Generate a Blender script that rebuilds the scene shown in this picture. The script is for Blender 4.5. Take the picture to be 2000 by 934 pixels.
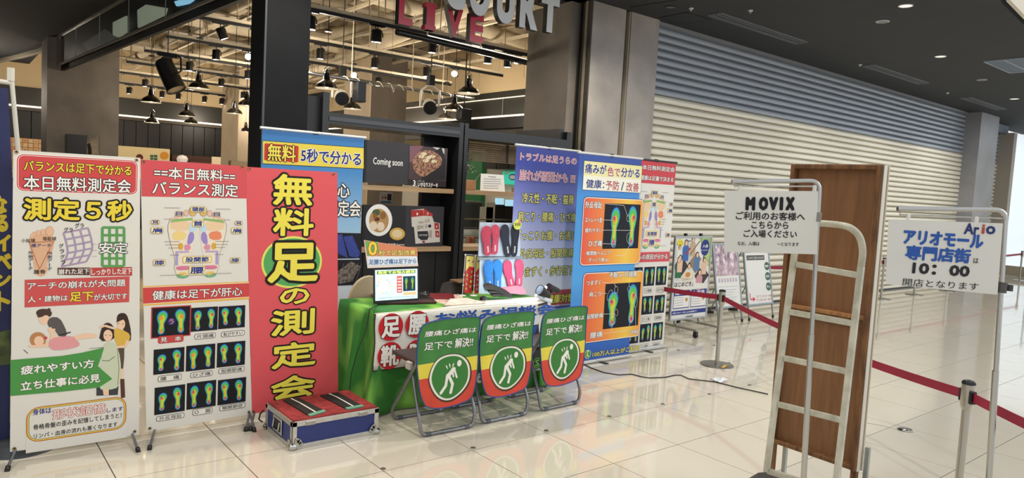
import bpy, math, random
from mathutils import Vector, Matrix
random.seed(7)
for o in list(bpy.data.objects): bpy.data.objects.remove(o)
SC = bpy.context.scene
COL = SC.collection
# ---------------------------------------------------------------- camera
FPX = 1381.09
YAW, PIT, ROL = 0.682224, 0.0713337, 0.0542064
CAM = Vector((-1.89755, -3.34514, 1.59025))
_f = Vector((math.sin(YAW)*math.cos(PIT), math.cos(YAW)*math.cos(PIT), -math.sin(PIT)))
_r = Vector((math.cos(YAW), -math.sin(YAW), 0)); _u = _r.cross(_f)
RT = _r*math.cos(ROL)+_u*math.sin(ROL); UP = -_r*math.sin(ROL)+_u*math.cos(ROL); FW = _f
cd = bpy.data.cameras.new('camera'); cam = bpy.data.objects.new('camera', cd); COL.objects.link(cam)
cd.sensor_width = 36; cd.lens = FPX/2000*36; cd.clip_start = .05; cd.clip_end = 200
cam.matrix_world = Matrix(((RT.x, UP.x, -FW.x, CAM.x), (RT.y, UP.y, -FW.y, CAM.y), (RT.z, UP.z, -FW.z, CAM.z), (0, 0, 0, 1)))
SC.camera = cam
# ---------------------------------------------------------------- world, lights, exposure
def lin(h):
    h = h.lstrip('#'); c = [int(h[i:i+2], 16)/255 for i in (0, 2, 4)]
    return tuple((x/12.92 if x <= .04045 else ((x+.055)/1.055)**2.4) for x in c)+(1,)
W = bpy.data.worlds.new('world'); SC.world = W; W.use_nodes = True
W.node_tree.nodes['Background'].inputs[0].default_value = (.93, .96, 1, 1)
W.node_tree.nodes['Background'].inputs[1].default_value = .8
SC.view_settings.view_transform = 'Standard'; SC.view_settings.look = 'None'
SC.view_settings.exposure = .1; SC.view_settings.gamma = 1
def lamp(kind, name, loc, power, col=(1, 1, 1), size=.1, rot=None, **k):
    l = bpy.data.lights.new(name, kind); l.energy = power; l.color = col
    if kind == 'AREA': l.shape = 'RECTANGLE'; l.size, l.size_y = size
    elif kind == 'SPOT': l.shadow_soft_size = size; l.spot_size = k.get('ang', 2.2); l.spot_blend = .6
    else: l.shadow_soft_size = size
    o = bpy.data.objects.new(name, l); COL.objects.link(o); o.location = loc
    if rot: o.rotation_euler = rot
    return o
DLX = [(-2.6, 1.55), (.3, 1.6), (3.3, 1.5), (6.27, .15), (9.2, .87), (11.5, 1.07), (13.95, 1.3)]
for i, (x, y) in enumerate(DLX):
    lamp('SPOT', 'mall_downlight', (x, y, 3.74), 150 if i < 3 else 85, (1, .93, .8) if i < 3 else (1, .97, .92), .06, ang=2.5)
lamp('SPOT', 'mall_downlight', (1.4, -.4, 3.74), 130, (1, .94, .84), .06, ang=2.5)
lamp('SPOT', 'mall_downlight', (-1.6, -.4, 3.74), 110, (1, .9, .74), .06, ang=2.5)
lamp('AREA', 'atrium_daylight', (9, -7.5, 5.2), 420, (.84, .92, 1), (9, 3), (math.radians(62), 0, 0))
lamp('AREA', 'end_window_daylight', (23.0, -1.2, 2.6), 900, (.75, .87, 1), (3, 3.5), (math.radians(90), 0, math.radians(90)))
for x, y in [(1.6, 4.9), (4.2, 5.0), (2.0, 8.2), (4.6, 7.0), (1.8, 11.2), (3.9, 12.6), (1.0, 14.6), (3.8, 15.6), (-1.4, 14.5)]:
    lamp('POINT', 'food_hall_lamp', (x, y, 3.0), 55, (1, .87, .70), .12)
# ---------------------------------------------------------------- projection of the photograph onto real planes
def P(x, y, X=None, Y=None, Z=None, d=None):
    v = FW+RT*((x-1000)/FPX)-UP*((y-467)/FPX)
    if X is not None: t = (X-CAM.x)/v.x
    elif Y is not None: t = (Y-CAM.y)/v.y
    elif Z is not None: t = (Z-CAM.z)/v.z
    else: t = d
    return CAM+v*t
# ---------------------------------------------------------------- materials
_M = {}
def M(col, rough=.5, metal=0, noise=0, scale=8, bump=0, emit=0, stretch=None, col2=None, spec=.5, trans=0, alpha=1, detail=5, lo=.35, hi=.65, coat=0, ramp=None, axis=2):
    key = (col, rough, metal, noise, scale, bump, emit, stretch, col2, spec, trans, alpha, lo, hi, coat, ramp, axis)
    if key in _M: return _M[key]
    m = bpy.data.materials.new('material_'+str(len(_M))); m.use_nodes = True; _M[key] = m
    nt = m.node_tree; b = nt.nodes['Principled BSDF']; L = nt.links.new
    c = lin(col); b.inputs['Base Color'].default_value = c
    b.inputs['Roughness'].default_value = rough; b.inputs['Metallic'].default_value = metal
    b.inputs['Specular IOR Level'].default_value = spec
    b.inputs['Transmission Weight'].default_value = trans; b.inputs['Alpha'].default_value = alpha
    b.inputs['Coat Weight'].default_value = coat
    m.diffuse_color = c
    if emit: b.inputs['Emission Color'].default_value = c; b.inputs['Emission Strength'].default_value = emit
    if ramp:
        tc = nt.nodes.new('ShaderNodeTexCoord'); sx = nt.nodes.new('ShaderNodeSeparateXYZ'); cr = nt.nodes.new('ShaderNodeValToRGB')
        L(tc.outputs['Generated'], sx.inputs[0]); L(sx.outputs[axis], cr.inputs[0])
        e = cr.color_ramp.elements
        for i, (p, h) in enumerate(ramp):
            q = e[i] if i < 2 else e.new(p)
            q.position = p; q.color = lin(h)
        L(cr.outputs[0], b.inputs['Base Color']); return m
    if noise or bump or col2:
        tc = nt.nodes.new('ShaderNodeTexCoord'); mp = nt.nodes.new('ShaderNodeMapping'); nz = nt.nodes.new('ShaderNodeTexNoise')
        g = nt.nodes.new('ShaderNodeNewGeometry')
        L(g.outputs['Position'], mp.inputs[0]); L(mp.outputs[0], nz.inputs['Vector'])
        nz.inputs['Scale'].default_value = scale; nz.inputs['Detail'].default_value = detail
        if stretch: mp.inputs['Scale'].default_value = stretch
        if noise or col2:
            cr = nt.nodes.new('ShaderNodeValToRGB'); e = cr.color_ramp.elements
            e[0].position = lo; e[1].position = hi
            e[0].color = tuple(x*(1-noise) for x in c[:3])+(1,)
            e[1].color = lin(col2) if col2 else tuple(min(1, x*(1+noise)) for x in c[:3])+(1,)
            L(nz.outputs[0], cr.inputs[0]); L(cr.outputs[0], b.inputs['Base Color'])
        if bump:
            bp = nt.nodes.new('ShaderNodeBump'); bp.inputs['Strength'].default_value = bump; bp.inputs['Distance'].default_value = .01
            L(nz.outputs[0], bp.inputs['Height']); L(bp.outputs[0], b.inputs['Normal'])
    return m
def F(c): return M(c, .55, spec=.3)     # flat print ink
CHROME = M('#bdbdb8', .16, 1); STEEL = M('#b9b7b0', .32, 1, noise=.08, scale=30); BLACK = M('#131315', .45, noise=.2, scale=6); DARK = M('#222226', .5, noise=.15, scale=4)
BRASS = M('#a58b52', .35, 1); RUBBER = M('#141414', .7); WHITEP = M('#e9e7e0', .5, noise=.03, scale=5)
CONC = M('#9c948d', .6, noise=.16, scale=2.2, bump=.15); CONC2 = M('#7d756c', .65, noise=.22, scale=1.6, bump=.15)
# ---------------------------------------------------------------- mesh builder
def base(o):
    v = Vector(o.get('_o', (0, 0, 0))); return v
ROOT = {}
class MB:
    def __init__(s, m=None): s.v = []; s.f = []; s.mi = []; s.ms = []; s.c = 0; (m and s.mat(m))
    def mat(s, m):
        if m not in s.ms: s.ms.append(m)
        s.c = s.ms.index(m); return s
    def add(s, vs, fs):
        n = len(s.v); s.v += [tuple(p) for p in vs]
        for f in fs: s.f.append(tuple(i+n for i in f)); s.mi.append(s.c)
        return s
    def box(s, a, b):
        (x0, y0, z0), (x1, y1, z1) = a, b
        return s.add([(x0, y0, z0), (x1, y0, z0), (x1, y1, z0), (x0, y1, z0), (x0, y0, z1), (x1, y0, z1), (x1, y1, z1), (x0, y1, z1)],
                     [(0, 3, 2, 1), (4, 5, 6, 7), (0, 1, 5, 4), (1, 2, 6, 5), (2, 3, 7, 6), (3, 0, 4, 7)])
    def hexa(s, p): return s.add(p, [(0, 3, 2, 1), (4, 5, 6, 7), (0, 1, 5, 4), (1, 2, 6, 5), (2, 3, 7, 6), (3, 0, 4, 7)])
    def bar(s, a, b, w, h, up=(0, 0, 1)):   # rectangular bar between two points
        a, b = Vector(a), Vector(b); d = (b-a).normalized(); x = d.cross(Vector(up))
        if x.length < 1e-4: x = d.cross(Vector((0, 1, 0)))
        x.normalize(); y = x.cross(d); x *= w/2; y *= h/2
        return s.hexa([a-x-y, a+x-y, a+x+y, a-x+y, b-x-y, b+x-y, b+x+y, b-x+y])
    def tube(s, pts, r, n=10, r2=None, closed=False):
        pts = [Vector(p) for p in pts]; N = len(pts); rings = []; up = None
        for i, p in enumerate(pts):
            if closed: t = pts[(i+1) % N]-pts[i-1]
            else: t = pts[min(i+1, N-1)]-pts[max(i-1, 0)]
            t.normalize()
            if up is None: up = t.cross(Vector((.3, .5, .81))).normalized()
            up = (up-t*up.dot(t)).normalized(); sd = t.cross(up)
            rr = r if r2 is None else r+(r2-r)*i/max(1, N-1)
            rings.append([p+(up*math.cos(2*math.pi*k/n)+sd*math.sin(2*math.pi*k/n))*rr for k in range(n)])
        vs = [q for rg in rings for q in rg]; fs = []
        for i in range(N if closed else N-1):
            j = (i+1) % N
            for k in range(n): l = (k+1) % n; fs.append((i*n+k, i*n+l, j*n+l, j*n+k))
        if not closed: fs += [tuple(range(n-1, -1, -1)), tuple((N-1)*n+k for k in range(n))]
        return s.add(vs, fs)
    def cyl(s, a, b, r, n=16, r2=None): return s.tube([a, b], r, n, r2)
    def lathe(s, prof, c=(0, 0, 0), n=24, ax=None):
        c = Vector(c); R = Matrix.Identity(3) if ax is None else Vector((0, 0, 1)).rotation_difference(Vector(ax).normalized()).to_matrix()
        vs = []; fs = []
        for r, z in prof: vs += [c+R @ Vector((r*math.cos(2*math.pi*k/n), r*math.sin(2*math.pi*k/n), z)) for k in range(n)]
        for i in range(len(prof)-1):
            for k in range(n): l = (k+1) % n; fs.append((i*n+k, i*n+l, (i+1)*n+l, (i+1)*n+k))
        return s.add(vs, fs)
    def prism(s, pts, ex):
        n = len(pts); ex = Vector(ex); pts = [Vector(p) for p in pts]
        return s.add(pts+[p+ex for p in pts], [tuple(range(n)), tuple(range(2*n-1, n-1, -1))]+[(i, i+n, (i+1) % n+n, (i+1) % n) for i in range(n)])
    def grid(s, fn, nu, nv):
        vs = [fn(i/nu, j/nv) for j in range(nv+1) for i in range(nu+1)]
        return s.add(vs, [(j*(nu+1)+i, j*(nu+1)+i+1, (j+1)*(nu+1)+i+1, (j+1)*(nu+1)+i) for j in range(nv) for i in range(nu)])
    def build(s, name, parent=None, smooth=False, label=None, bevel=0, solid=0, sub=0, recalc=True):
        off = Vector((0, 0, 0))
        if parent is not None: off = ROOT[parent.as_pointer()]
        elif s.v:
            n = len(s.v); off = Vector((sum(v[0] for v in s.v)/n, sum(v[1] for v in s.v)/n, min(v[2] for v in s.v)))
        me = bpy.data.meshes.new(name)
        me.from_pydata([(v[0]-off.x, v[1]-off.y, v[2]-off.z) for v in s.v], [], s.f)
        for m in s.ms: me.materials.append(m)
        me.polygons.foreach_set('material_index', s.mi); me.update()
        if recalc:
            import bmesh
            bm = bmesh.new(); bm.from_mesh(me); bmesh.ops.recalc_face_normals(bm, faces=bm.faces); bm.to_mesh(me); bm.free()
        if smooth: me.shade_smooth(); me.set_sharp_from_angle(angle=math.radians(40))
        o = bpy.data.objects.new(name, me); COL.objects.link(o)
        if parent is not None: o.parent = parent
        else: o.location = off
        ROOT[o.as_pointer()] = off
        if bevel: md = o.modifiers.new('b', 'BEVEL'); md.width = bevel; md.segments = 2; md.limit_method = 'ANGLE'
        if solid: md = o.modifiers.new('s', 'SOLIDIFY'); md.thickness = solid; md.offset = 0
        if label: o['label'] = label
        return o
def thing(name, label, cat, loc, group=None):
    o = bpy.data.objects.new(name, None); COL.objects.link(o); o.location = loc; o.empty_display_size = .1
    ROOT[o.as_pointer()] = Vector(loc); return tag(o, label, cat, group)
def tag(o, label, cat, group=None):
    o['label'] = label; o['category'] = cat
    if group: o['group'] = group
    return o
def struct(o): o['kind'] = 'structure'; return o
def stuff(o): o['kind'] = 'stuff'; return o
def children(o): return [c for c in bpy.data.objects if c.parent == o]
def dup(root, loc, label=None, rotz=0):
    r = root.copy(); COL.objects.link(r); r.location = loc; r.rotation_euler = (0, 0, rotz)
    if label: r['label'] = label
    for ch in KIDS(root):
        c = ch.copy(); COL.objects.link(c); c.parent = r
        for g in KIDS(ch):
            d = g.copy(); COL.objects.link(d); d.parent = c
    return r
def KIDS(o): return list(o.children)
def circ(cx, cy, r, ry=None, n=28, a0=0, a1=2*math.pi):
    ry = ry or r; return [(cx+r*math.cos(a0+(a1-a0)*k/n), cy+ry*math.sin(a0+(a1-a0)*k/n)) for k in range(n)]
# ---------------------------------------------------------------- text and flat print
_T = {}
def tmesh(s, off, res=2):
    if (s, off) in _T: return _T[s, off]
    c = bpy.data.curves.new('t', 'FONT'); c.body = s; c.offset = off; c.resolution_u = res
    o = bpy.data.objects.new('t', c); COL.objects.link(o); bpy.context.view_layer.update()
    me = bpy.data.meshes.new_from_object(o.evaluated_get(bpy.context.evaluated_depsgraph_get()))
    vs = [(v.co.x, v.co.y) for v in me.vertices]; fs = [tuple(p.vertices) for p in me.polygons]
    bpy.data.objects.remove(o); bpy.data.curves.remove(c); bpy.data.meshes.remove(me)
    bb = (min(v[0] for v in vs), min(v[1] for v in vs), max(v[0] for v in vs), max(v[1] for v in vs))
    _T[s, off] = (vs, fs, bb); return _T[s, off]
class Fr:
    """a real plane in the room, with its own metric axes"""
    def __init__(s, O, U, V): s.O = Vector(O); s.U = Vector(U).normalized(); s.V = Vector(V).normalized(); s.N = s.U.cross(s.V).normalized()
    def px(s, x, y):
        v = FW+RT*((x-1000)/FPX)-UP*((y-467)/FPX); t = (s.O-CAM).dot(s.N)/v.dot(s.N); q = CAM+v*t-s.O
        return (q.dot(s.U), q.dot(s.V))
    def w(s, u, v, n=0): return s.O+s.U*u+s.V*v+s.N*n
def clip(poly, a, b):   # keep the side to the left of a->b
    out = []; n = len(poly)
    sd = lambda p: (b[0]-a[0])*(p[1]-a[1])-(b[1]-a[1])*(p[0]-a[0])
    for i in range(n):
        p, q = poly[i], poly[(i+1) % n]; A, B = sd(p), sd(q)
        if A >= 0: out.append(p)
        if A*B < 0: t = A/(A-B); out.append((p[0]+(q[0]-p[0])*t, p[1]+(q[1]-p[1])*t))
    return out
def chaikin(p, k=1, closed=True):
    for _ in range(k):
        q = []; n = len(p)
        for i in range(n if closed else n-1):
            a, b = p[i], p[(i+1) % n]; q += [(a[0]*.75+b[0]*.25, a[1]*.75+b[1]*.25), (a[0]*.25+b[0]*.75, a[1]*.25+b[1]*.75)]
        p = q
    return p
class Pr:
    """flat print laid on a plane; coordinates are measured on a crop (x0, y0, scale) of the photograph"""
    LV = .0005
    def __init__(s, fr, crop=(0, 0, 1), n0=.0005): s.fr = fr; s.a = MB(); s.t = MB(); s.big = []; s.kl = {}; s.n0 = n0; s.crop = crop
    def at(s, *crop): s.crop = crop; return s
    def uv(s, x, y): c = s.crop; return s.fr.px(c[0]+x/c[2], c[1]+y/c[2])
    def fill(s, pts, col, lv=0, mb=None):
        mb = mb or s.a; mb.mat(col if not isinstance(col, str) else F(col)); n = len(pts)
        a = sum(pts[i][0]*pts[(i+1) % n][1]-pts[(i+1) % n][0]*pts[i][1] for i in range(n))
        if a < 0: pts = pts[::-1]
        k = s.kl[lv] = s.kl.get(lv, 0)+1
        mb.add([s.fr.w(u, v, s.n0+lv*s.LV+(k % 40)*8e-6) for u, v in pts], [tuple(range(n))])
    def poly(s, pts, col, lv=1, sm=0):
        q = [s.uv(*p) for p in pts]
        if sm: q = chaikin(q, sm)
        s.fill(q, col, lv); return q
    def rect(s, x0, y0, x1, y1, col, lv=1, r=0):
        (a, b), (c, d) = s.uv(x0, y0), s.uv(x1, y1); s.rr(a, d, c, b, col, lv, r); return (a, d, c, b)
    def rr(s, u0, v0, u1, v1, col, lv=1, r=0):
        if r <= 0: return s.fill([(u0, v0), (u1, v0), (u1, v1), (u0, v1)], col, lv)
        r = min(r, (u1-u0)/2*.98, (v1-v0)/2*.98); q = []
        for cx, cy, a in ((u1-r, v0+r, -90), (u1-r, v1-r, 0), (u0+r, v1-r, 90), (u0+r, v0+r, 180)):
            q += [(cx+r*math.cos(math.radians(a+k*18)), cy+r*math.sin(math.radians(a+k*18))) for k in range(6)]
        s.fill(q, col, lv)
    def ring(s, b, w, col, lv, r=0):    # border drawn as four strips or a rounded band
        u0, v0, u1, v1 = b
        if r <= 0:
            for q in ((u0, v0, u1, v0+w), (u0, v1-w, u1, v1), (u0, v0, u0+w, v1), (u1-w, v0, u1, v1)): s.rr(*q, col, lv)
            return
        out, inn = [], []
        for cx, cy, a in ((u1-r, v0+r, -90), (u1-r, v1-r, 0), (u0+r, v1-r, 90), (u0+r, v0+r, 180)):
            for k in range(6):
                t = math.radians(a+k*18); out.append((cx+r*math.cos(t), cy+r*math.sin(t))); inn.append((cx+max(r-w, 0)*math.cos(t), cy+max(r-w, 0)*math.sin(t)))
        n = len(out); s.a.mat(F(col) if isinstance(col, str) else col)
        s.a.add([s.fr.w(*p, s.n0+lv*s.LV) for p in out+inn], [(i, (i+1) % n, (i+1) % n+n, i+n) for i in range(n)])
    def ell(s, x, y, rx, ry, col, lv=1, n=28, rot=0):   # centre and radii in crop pixels
        c, d = math.cos(rot), math.sin(rot)
        s.fill([s.uv(x+p*c-q*d, y+p*d+q*c) for p, q in circ(0, 0, rx, ry, n)], col, lv)
    def line(s, pts, w, col, lv=2, uv=False):
        q = pts if uv else [s.uv(*p) for p in pts]
        for (a, b), (c, d) in zip(q[:-1], q[1:]):
            L = math.hypot(c-a, d-b) or 1; x, y = -(d-b)/L*w/2, (c-a)/L*w/2
            s.fill([(a+x, b+y), (a-x, b-y), (c-x, d-y), (c+x, d+y)], col, lv)
    def text(s, t, x0, y0, x1, y1, layers, lv=3, shear=0, n0=None):
        a, b = s.uv(x0, y0), s.uv(x1, y1); s.textuv(t, a[0], a[1], b[0], b[1], layers, lv, shear)
    def textuv(s, t, u0, v0, u1, v1, layers, lv=3, shear=0):
        bb = tmesh(t, 0)[2]; sx = (u1-u0)/((bb[2]-bb[0]) or 1); sy = (v1-v0)/((bb[3]-bb[1]) or 1)
        if len(t) == 1 and t in '=-ー': sy = sx
        T = s.t
        if v1-v0 > .045: T = MB(); s.big.append(T)
        for i, (off, col) in enumerate(layers):
            rad = max(0, off); vs, fs, _ = tmesh(t, 0)
            T.mat(F(col) if isinstance(col, str) else col); n = 0 if rad < .004 else (4 if rad < .03 else 8 if rad < .08 else 12)
            for k in range(n+1):
                dx, dy = (0, 0) if k == n else (rad*math.cos(2*math.pi*(k+.5)/n)*sy, rad*math.sin(2*math.pi*(k+.5)/n)*sy)
                o = []
                for x, y in vs:
                    yy = (y-bb[1])*sy; o.append(s.fr.w(u0+(x-bb[0])*sx+yy*shear+dx, v0+yy+dy, s.n0+(lv+i)*s.LV+k*.00001))
                T.add(o, fs)
    def done(s, parent, an='printed_picture', tn='printed_lettering', al=None, tl=None):
        if s.a.f: s.a.build(an, parent, label=al, recalc=False)
        if s.t.f: s.t.build(tn, parent, label=tl, recalc=False)
        for T in s.big: T.build('lettering', parent, recalc=False)
WB = [(.06, '#15120f'), (.018, '#f1efe8')]      # white letters with a black outline
YB = [(.06, '#15120f'), (.018, '#f0dc45')]
BK = [(.012, '#16140f')]
def one(c, o=.012): return [(o, c)]
# heat picture of a sole
FOOT = [(.5, 0), (.68, .05), (.74, .16), (.68, .32), (.66, .45), (.78, .6), (.88, .75), (.82, .9), (.62, 1), (.42, .99), (.24, .92), (.14, .78), (.18, .6), (.3, .42), (.3, .25), (.27, .12), (.36, .03)]
def foot(pr, u0, v0, u1, v1, flip=0, hot=1, lv=2, tilt=0):
    for k, (sc, col) in enumerate(((1.12, '#1f3f8f'), (.98, '#37a9c9'), (.86, '#5cc25a'), (.62, '#c8d443'))):
        q = []
        for x, y in chaikin(FOOT, 1):
            x = 1-x if flip else x
            x = .5+(x-.5)*sc*(1 if k < 3 else .8)+tilt*(y-.5); y = .5+(y-.5)*(sc if k else 1.04)
            q.append((u0+(u1-u0)*x, v0+(v1-v0)*y))
        pr.fill(q, col, lv+k)
    def blob(x, y, rx, ry, col, l):
        x = 1-x if flip else x; x += tilt*(y-.5)
        pr.fill([(u0+(u1-u0)*a, v0+(v1-v0)*b) for a, b in circ(x, y, rx, ry, 12)], col, l)
    if hot:
        blob(.42, .7, .15, .09, '#e8973a', lv+4); blob(.5, .14, .12, .09, '#e8973a', lv+4); blob(.52, .4, .09, .12, '#e2c53c', lv+4)
        if hot > 1: blob(.4, .72, .09, .05, '#c8338c', lv+5); blob(.5, .13, .08, .05, '#c8338c', lv+5)
def soles(pr, b, hot=1, lv=1, bg='#121218', var=0, sp=(.06, .44, .56, .94)):
    u0, v0, u1, v1 = b; w, h = u1-u0, v1-v0; pr.rr(u0, v0, u1, v1, bg, lv)
    a = (.08, .9) if not var else [(.12, .78), (.05, .88), (.15, .93)][var % 3]
    foot(pr, u0+w*sp[0], v0+h*a[0], u0+w*sp[1], v0+h*a[1], 0, hot, lv+1, .1-.1*(var % 3)); foot(pr, u0+w*sp[2], v0+h*.08, u0+w*sp[3], v0+h*.92, 1, hot, lv+1, -.08+.07*(var % 2))
def sole_chart(pr, B):
    """reflexology chart in a rectangle B = u0,v0,u1,v1"""
    u0, v0, u1, v1 = B; X = lambda x: u0+(u1-u0)*x; Y = lambda y: v0+(v1-v0)*y
    w = u1-u0; h = v1-v0
    def fp(p, c, lv, sm=1):
        for s_ in (0, 1):
            q = [(X(1-x if s_ else x), Y(y)) for x, y in p]
            pr.fill(chaikin(q, sm) if sm else q, c if isinstance(c, str) else c[s_], lv)
    sole = [(.34, .03), (.42, .06), (.44, .16), (.42, .3), (.45, .42), (.47, .55), (.48, .7), (.46, .8), (.3, .82), (.2, .78), (.17, .68), (.2, .5), (.26, .3), (.25, .12)]
    fp([(.5+(x-.5)*1.02, y) for x, y in sole], '#8a8378', 1); fp(sole, '#e9dcc6', 2)
    for i, (x, y, r) in enumerate(((.44, .88, .045), (.37, .86, .03), (.32, .83, .028), (.265, .8, .026), (.215, .76, .026))):
        for s_ in (0, 1):
            cx = X(1-x if s_ else x)
            pr.fill([(cx+a, Y(y)+b) for a, b in circ(0, 0, r*w, r*w*1.3, 14)], '#8a8378', 1); pr.fill([(cx+a, Y(y)+b) for a, b in circ(0, 0, r*w*.88, r*w*1.2, 14)], '#e3b9a8' if i else '#d9b46a', 2)
    fp([(.2, .74), (.44, .77), (.44, .8), (.22, .78)], '#8fb568', 3, 0); fp([(.21, .64), (.42, .64), (.43, .76), (.19, .74)], '#e9c9a0', 3)
    fp([(.22, .52), (.36, .52), (.38, .62), (.24, .64)], ('#ebcf86', '#e58a63'), 4); fp([(.38, .44), (.46, .5), (.46, .62), (.4, .62)], '#9a86c4', 4)
    fp([(.4, .62), (.47, .62), (.48, .72), (.41, .73)], '#bcd8e4', 4); fp([(.36, .38), (.43, .4), (.42, .46), (.35, .46)], '#d990a8', 4)
    fp([(.29, .4), (.34, .4), (.34, .48), (.29, .48)], '#d8a83c', 5); fp([(.26, .2), (.29, .2), (.29, .38), (.26, .38)], '#a9a2c8', 4, 0); fp([(.26, .36), (.41, .36), (.41, .38), (.26, .38)], '#b9a6cc', 5, 0)
    fp([(.27, .14), (.42, .14), (.43, .19), (.27, .19)], '#d67a9a', 5); fp([(.3, .07), (.39, .07), (.39, .11), (.3, .11)], '#e2c36a', 5); fp([(.28, .05), (.35, .03), (.41, .05), (.41, .08), (.35, .055), (.28, .09)], '#6fae7c', 4)
    for x0, x1, y in ((.13, .3, .92), (.13, .2, .78), (.14, .3, .5), (.15, .3, .46), (.18, .3, .42), (.2, .3, .33), (.1, .35, .08)):
        for s_ in (0, 1): pr.line([(X(1-x0 if s_ else x0), Y(y)), (X(1-x1 if s_ else x1), Y(y))], w*.004, '#6b655c', 6, uv=True)
    for t, x, y, sx, sy in (('頭部', .5, .91, .17, .075), ('首', .5, .73, .13, .085), ('目', .29, .85, .08, .06), ('目', .71, .85, .08, .06), ('耳', .04, .74, .09, .055), ('耳', .97, .74, .09, .055), ('肩', .06, .64, .13, .08), ('肩', .95, .64, .13, .08),
                            ('膝', .09, .24, .13, .075), ('膝', .94, .25, .12, .07), ('股関節', .5, .27, .32, .085), ('腰', .5, .13, .18, .115)):
        a = (X(x-sx/2), Y(y-sy/2), X(x+sx/2), Y(y+sy/2)); pr.rr(*a, '#c08a2c', 7, .008); pr.rr(a[0]+.002, a[1]+.002, a[2]-.002, a[3]-.002, '#f3e6a8', 8, .007)
        pr.textuv(t, a[0]+w*sx*.1, a[1]+h*sy*.14, a[2]-w*sx*.1, a[3]-h*sy*.14, [(.035, '#24358c')], 9)
def grommets(fr, pts, parent, r=.009):
    for u, v in pts:
        b = MB(BRASS); b.lathe([(r*.45, .001), (r*.5, .004), (r*.8, .005), (r, .002), (r, 0)], fr.w(u, v, .001), 14, fr.N); b.mat(M('#2a2520')); b.lathe([(0, .0012), (r*.5, .0012)], fr.w(u, v, .001), 14, fr.N)
        b.build('grommet', parent, smooth=True)
ORD = ['first', 'second', 'third', 'fourth', 'fifth', 'sixth', 'seventh', 'eighth', 'ninth', 'tenth', 'eleventh', 'twelfth']
# ================================================================ SETTING
# ---- floor: slab with dark joints, one object per tile near the stand
JOINT = M('#37322b', .8)
fl = MB(JOINT).box((-9, -9, -.06), (32, 22, -.0035)).build('floor'); struct(fl)
TILE = M('#d3cbbb', .07, noise=.035, scale=.9, bump=.018, spec=.55, coat=.35)
tm = None
G = .6
for j in range(-6, 5):
    for i in range(-3, 22):
        x, y = i*G, j*G
        if y > 2.5 and x > 3.6: continue
        if y < -1.9 and x > 9: continue
        if tm is None:
            b = MB(TILE).box((x+.0026, y+.0026, -.0035), (x+G-.0026, y+G-.0026, 0)); t = b.build('floor_tile', fl); tm = t.data; x00, y00 = x, y
        else:
            t = bpy.data.objects.new('floor_tile', tm); COL.objects.link(t); t.parent = fl; t.location = (x-x00, y-y00, 0)
b = MB(TILE)
done = {(i, j) for j in range(-6, 5) for i in range(-3, 22) if not (j*G > 2.5 and i*G > 3.6) and not (j*G < -1.9 and i*G > 9)}
for j in range(-14, 30):
    for i in range(-12, 52):
        if (i, j) in done: continue
        if j*G > 2.5 and i*G > 6.2: continue
        x, y = i*G, j*G; b.box((x+.0026, y+.0026, -.0035), (x+G-.0026, y+G-.0026, 0))
stuff(b.build('floor_tiles_beyond', fl))
for (x, y) in [(748, 916), (924, 875), (1067, 841.5), (1190, 813.5), (1294.5, 789.5), (1385.5, 770), (1464, 752.5), (1424, 709), (1325, 684), (1395, 675), (1309, 654)]:
    p = P(x, y, Z=0); MB(M('#6a6156', .5, .4)).lathe([(0, .003), (.014, .003), (.017, 0)], p, 16).build('floor_stud', fl, smooth=True)
# ---- ceilings
CEIL = M('#26282c', .8, noise=.08, scale=3)
cz = 3.8
b = MB(CEIL)
b.prism([(-9, -.62, cz), (6.6, -.62, cz), (30, 1.75, cz), (30, 3.1, cz), (.3, 3.1, cz), (-.32, 11.7, cz), (-.32, 16.2, cz), (-9, 16.2, cz)], (0, 0, .12))
ceil = struct(b.build('ceiling'))
b = MB(M('#1d1d1f', .6)); a0, a1 = P(1232, 14, Z=cz), P(1320, 0, Z=cz)
b.bar(a0-Vector((0, 0, .002)), a0+(a1-a0)*4-Vector((0, 0, .002)), .02, .008); b.build('ceiling_joint', ceil)
b = MB(M('#8d8779', .5)); q = [P(-30, 121, Z=cz), P(0, 116, Z=cz), P(40, 107, Z=cz), P(80, 96, Z=cz), P(100, 85, Z=cz)]
for p_, q_ in zip(q[:-1], q[1:]): b.bar(p_-Vector((0, 0, .03)), q_-Vector((0, 0, .03)), .1, .06)
struct(b.build('trim_1'))
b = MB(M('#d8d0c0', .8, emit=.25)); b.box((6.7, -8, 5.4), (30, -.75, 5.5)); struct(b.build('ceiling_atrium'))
MB(M('#cfc6b6', .7)).prism([(6.7, -.66, 3.8), (30, 1.7, 3.8), (30, 1.7, 5.5), (6.7, -.66, 5.5)], (0, -.04, 0)).build('atrium_fascia', ceil)
RINGM = M('#c9c9c9', .4); LENSM = M('#fff7e6', .4, emit=.75); OFFM = M('#5d5e60', .3)
dls = [(1769, 11, 1, .075, 'lit white round downlight nearest the top edge of the photo'), (1724, 42, 0, .075, 'unlit chrome-ringed round downlight left of the lit one'), (1837, 110, 1, .075, 'lit white round downlight halfway down the dark ceiling'),
       (1918, 156, 0, .075, 'small unlit round downlight below the ceiling air grille'), (1981, 193, 1, .08, 'lit white oval-looking downlight near the far end of the ceiling'), (1310, 14, 0, .07, 'dark round ceiling fitting just right of the grey pillar top')]
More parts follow.
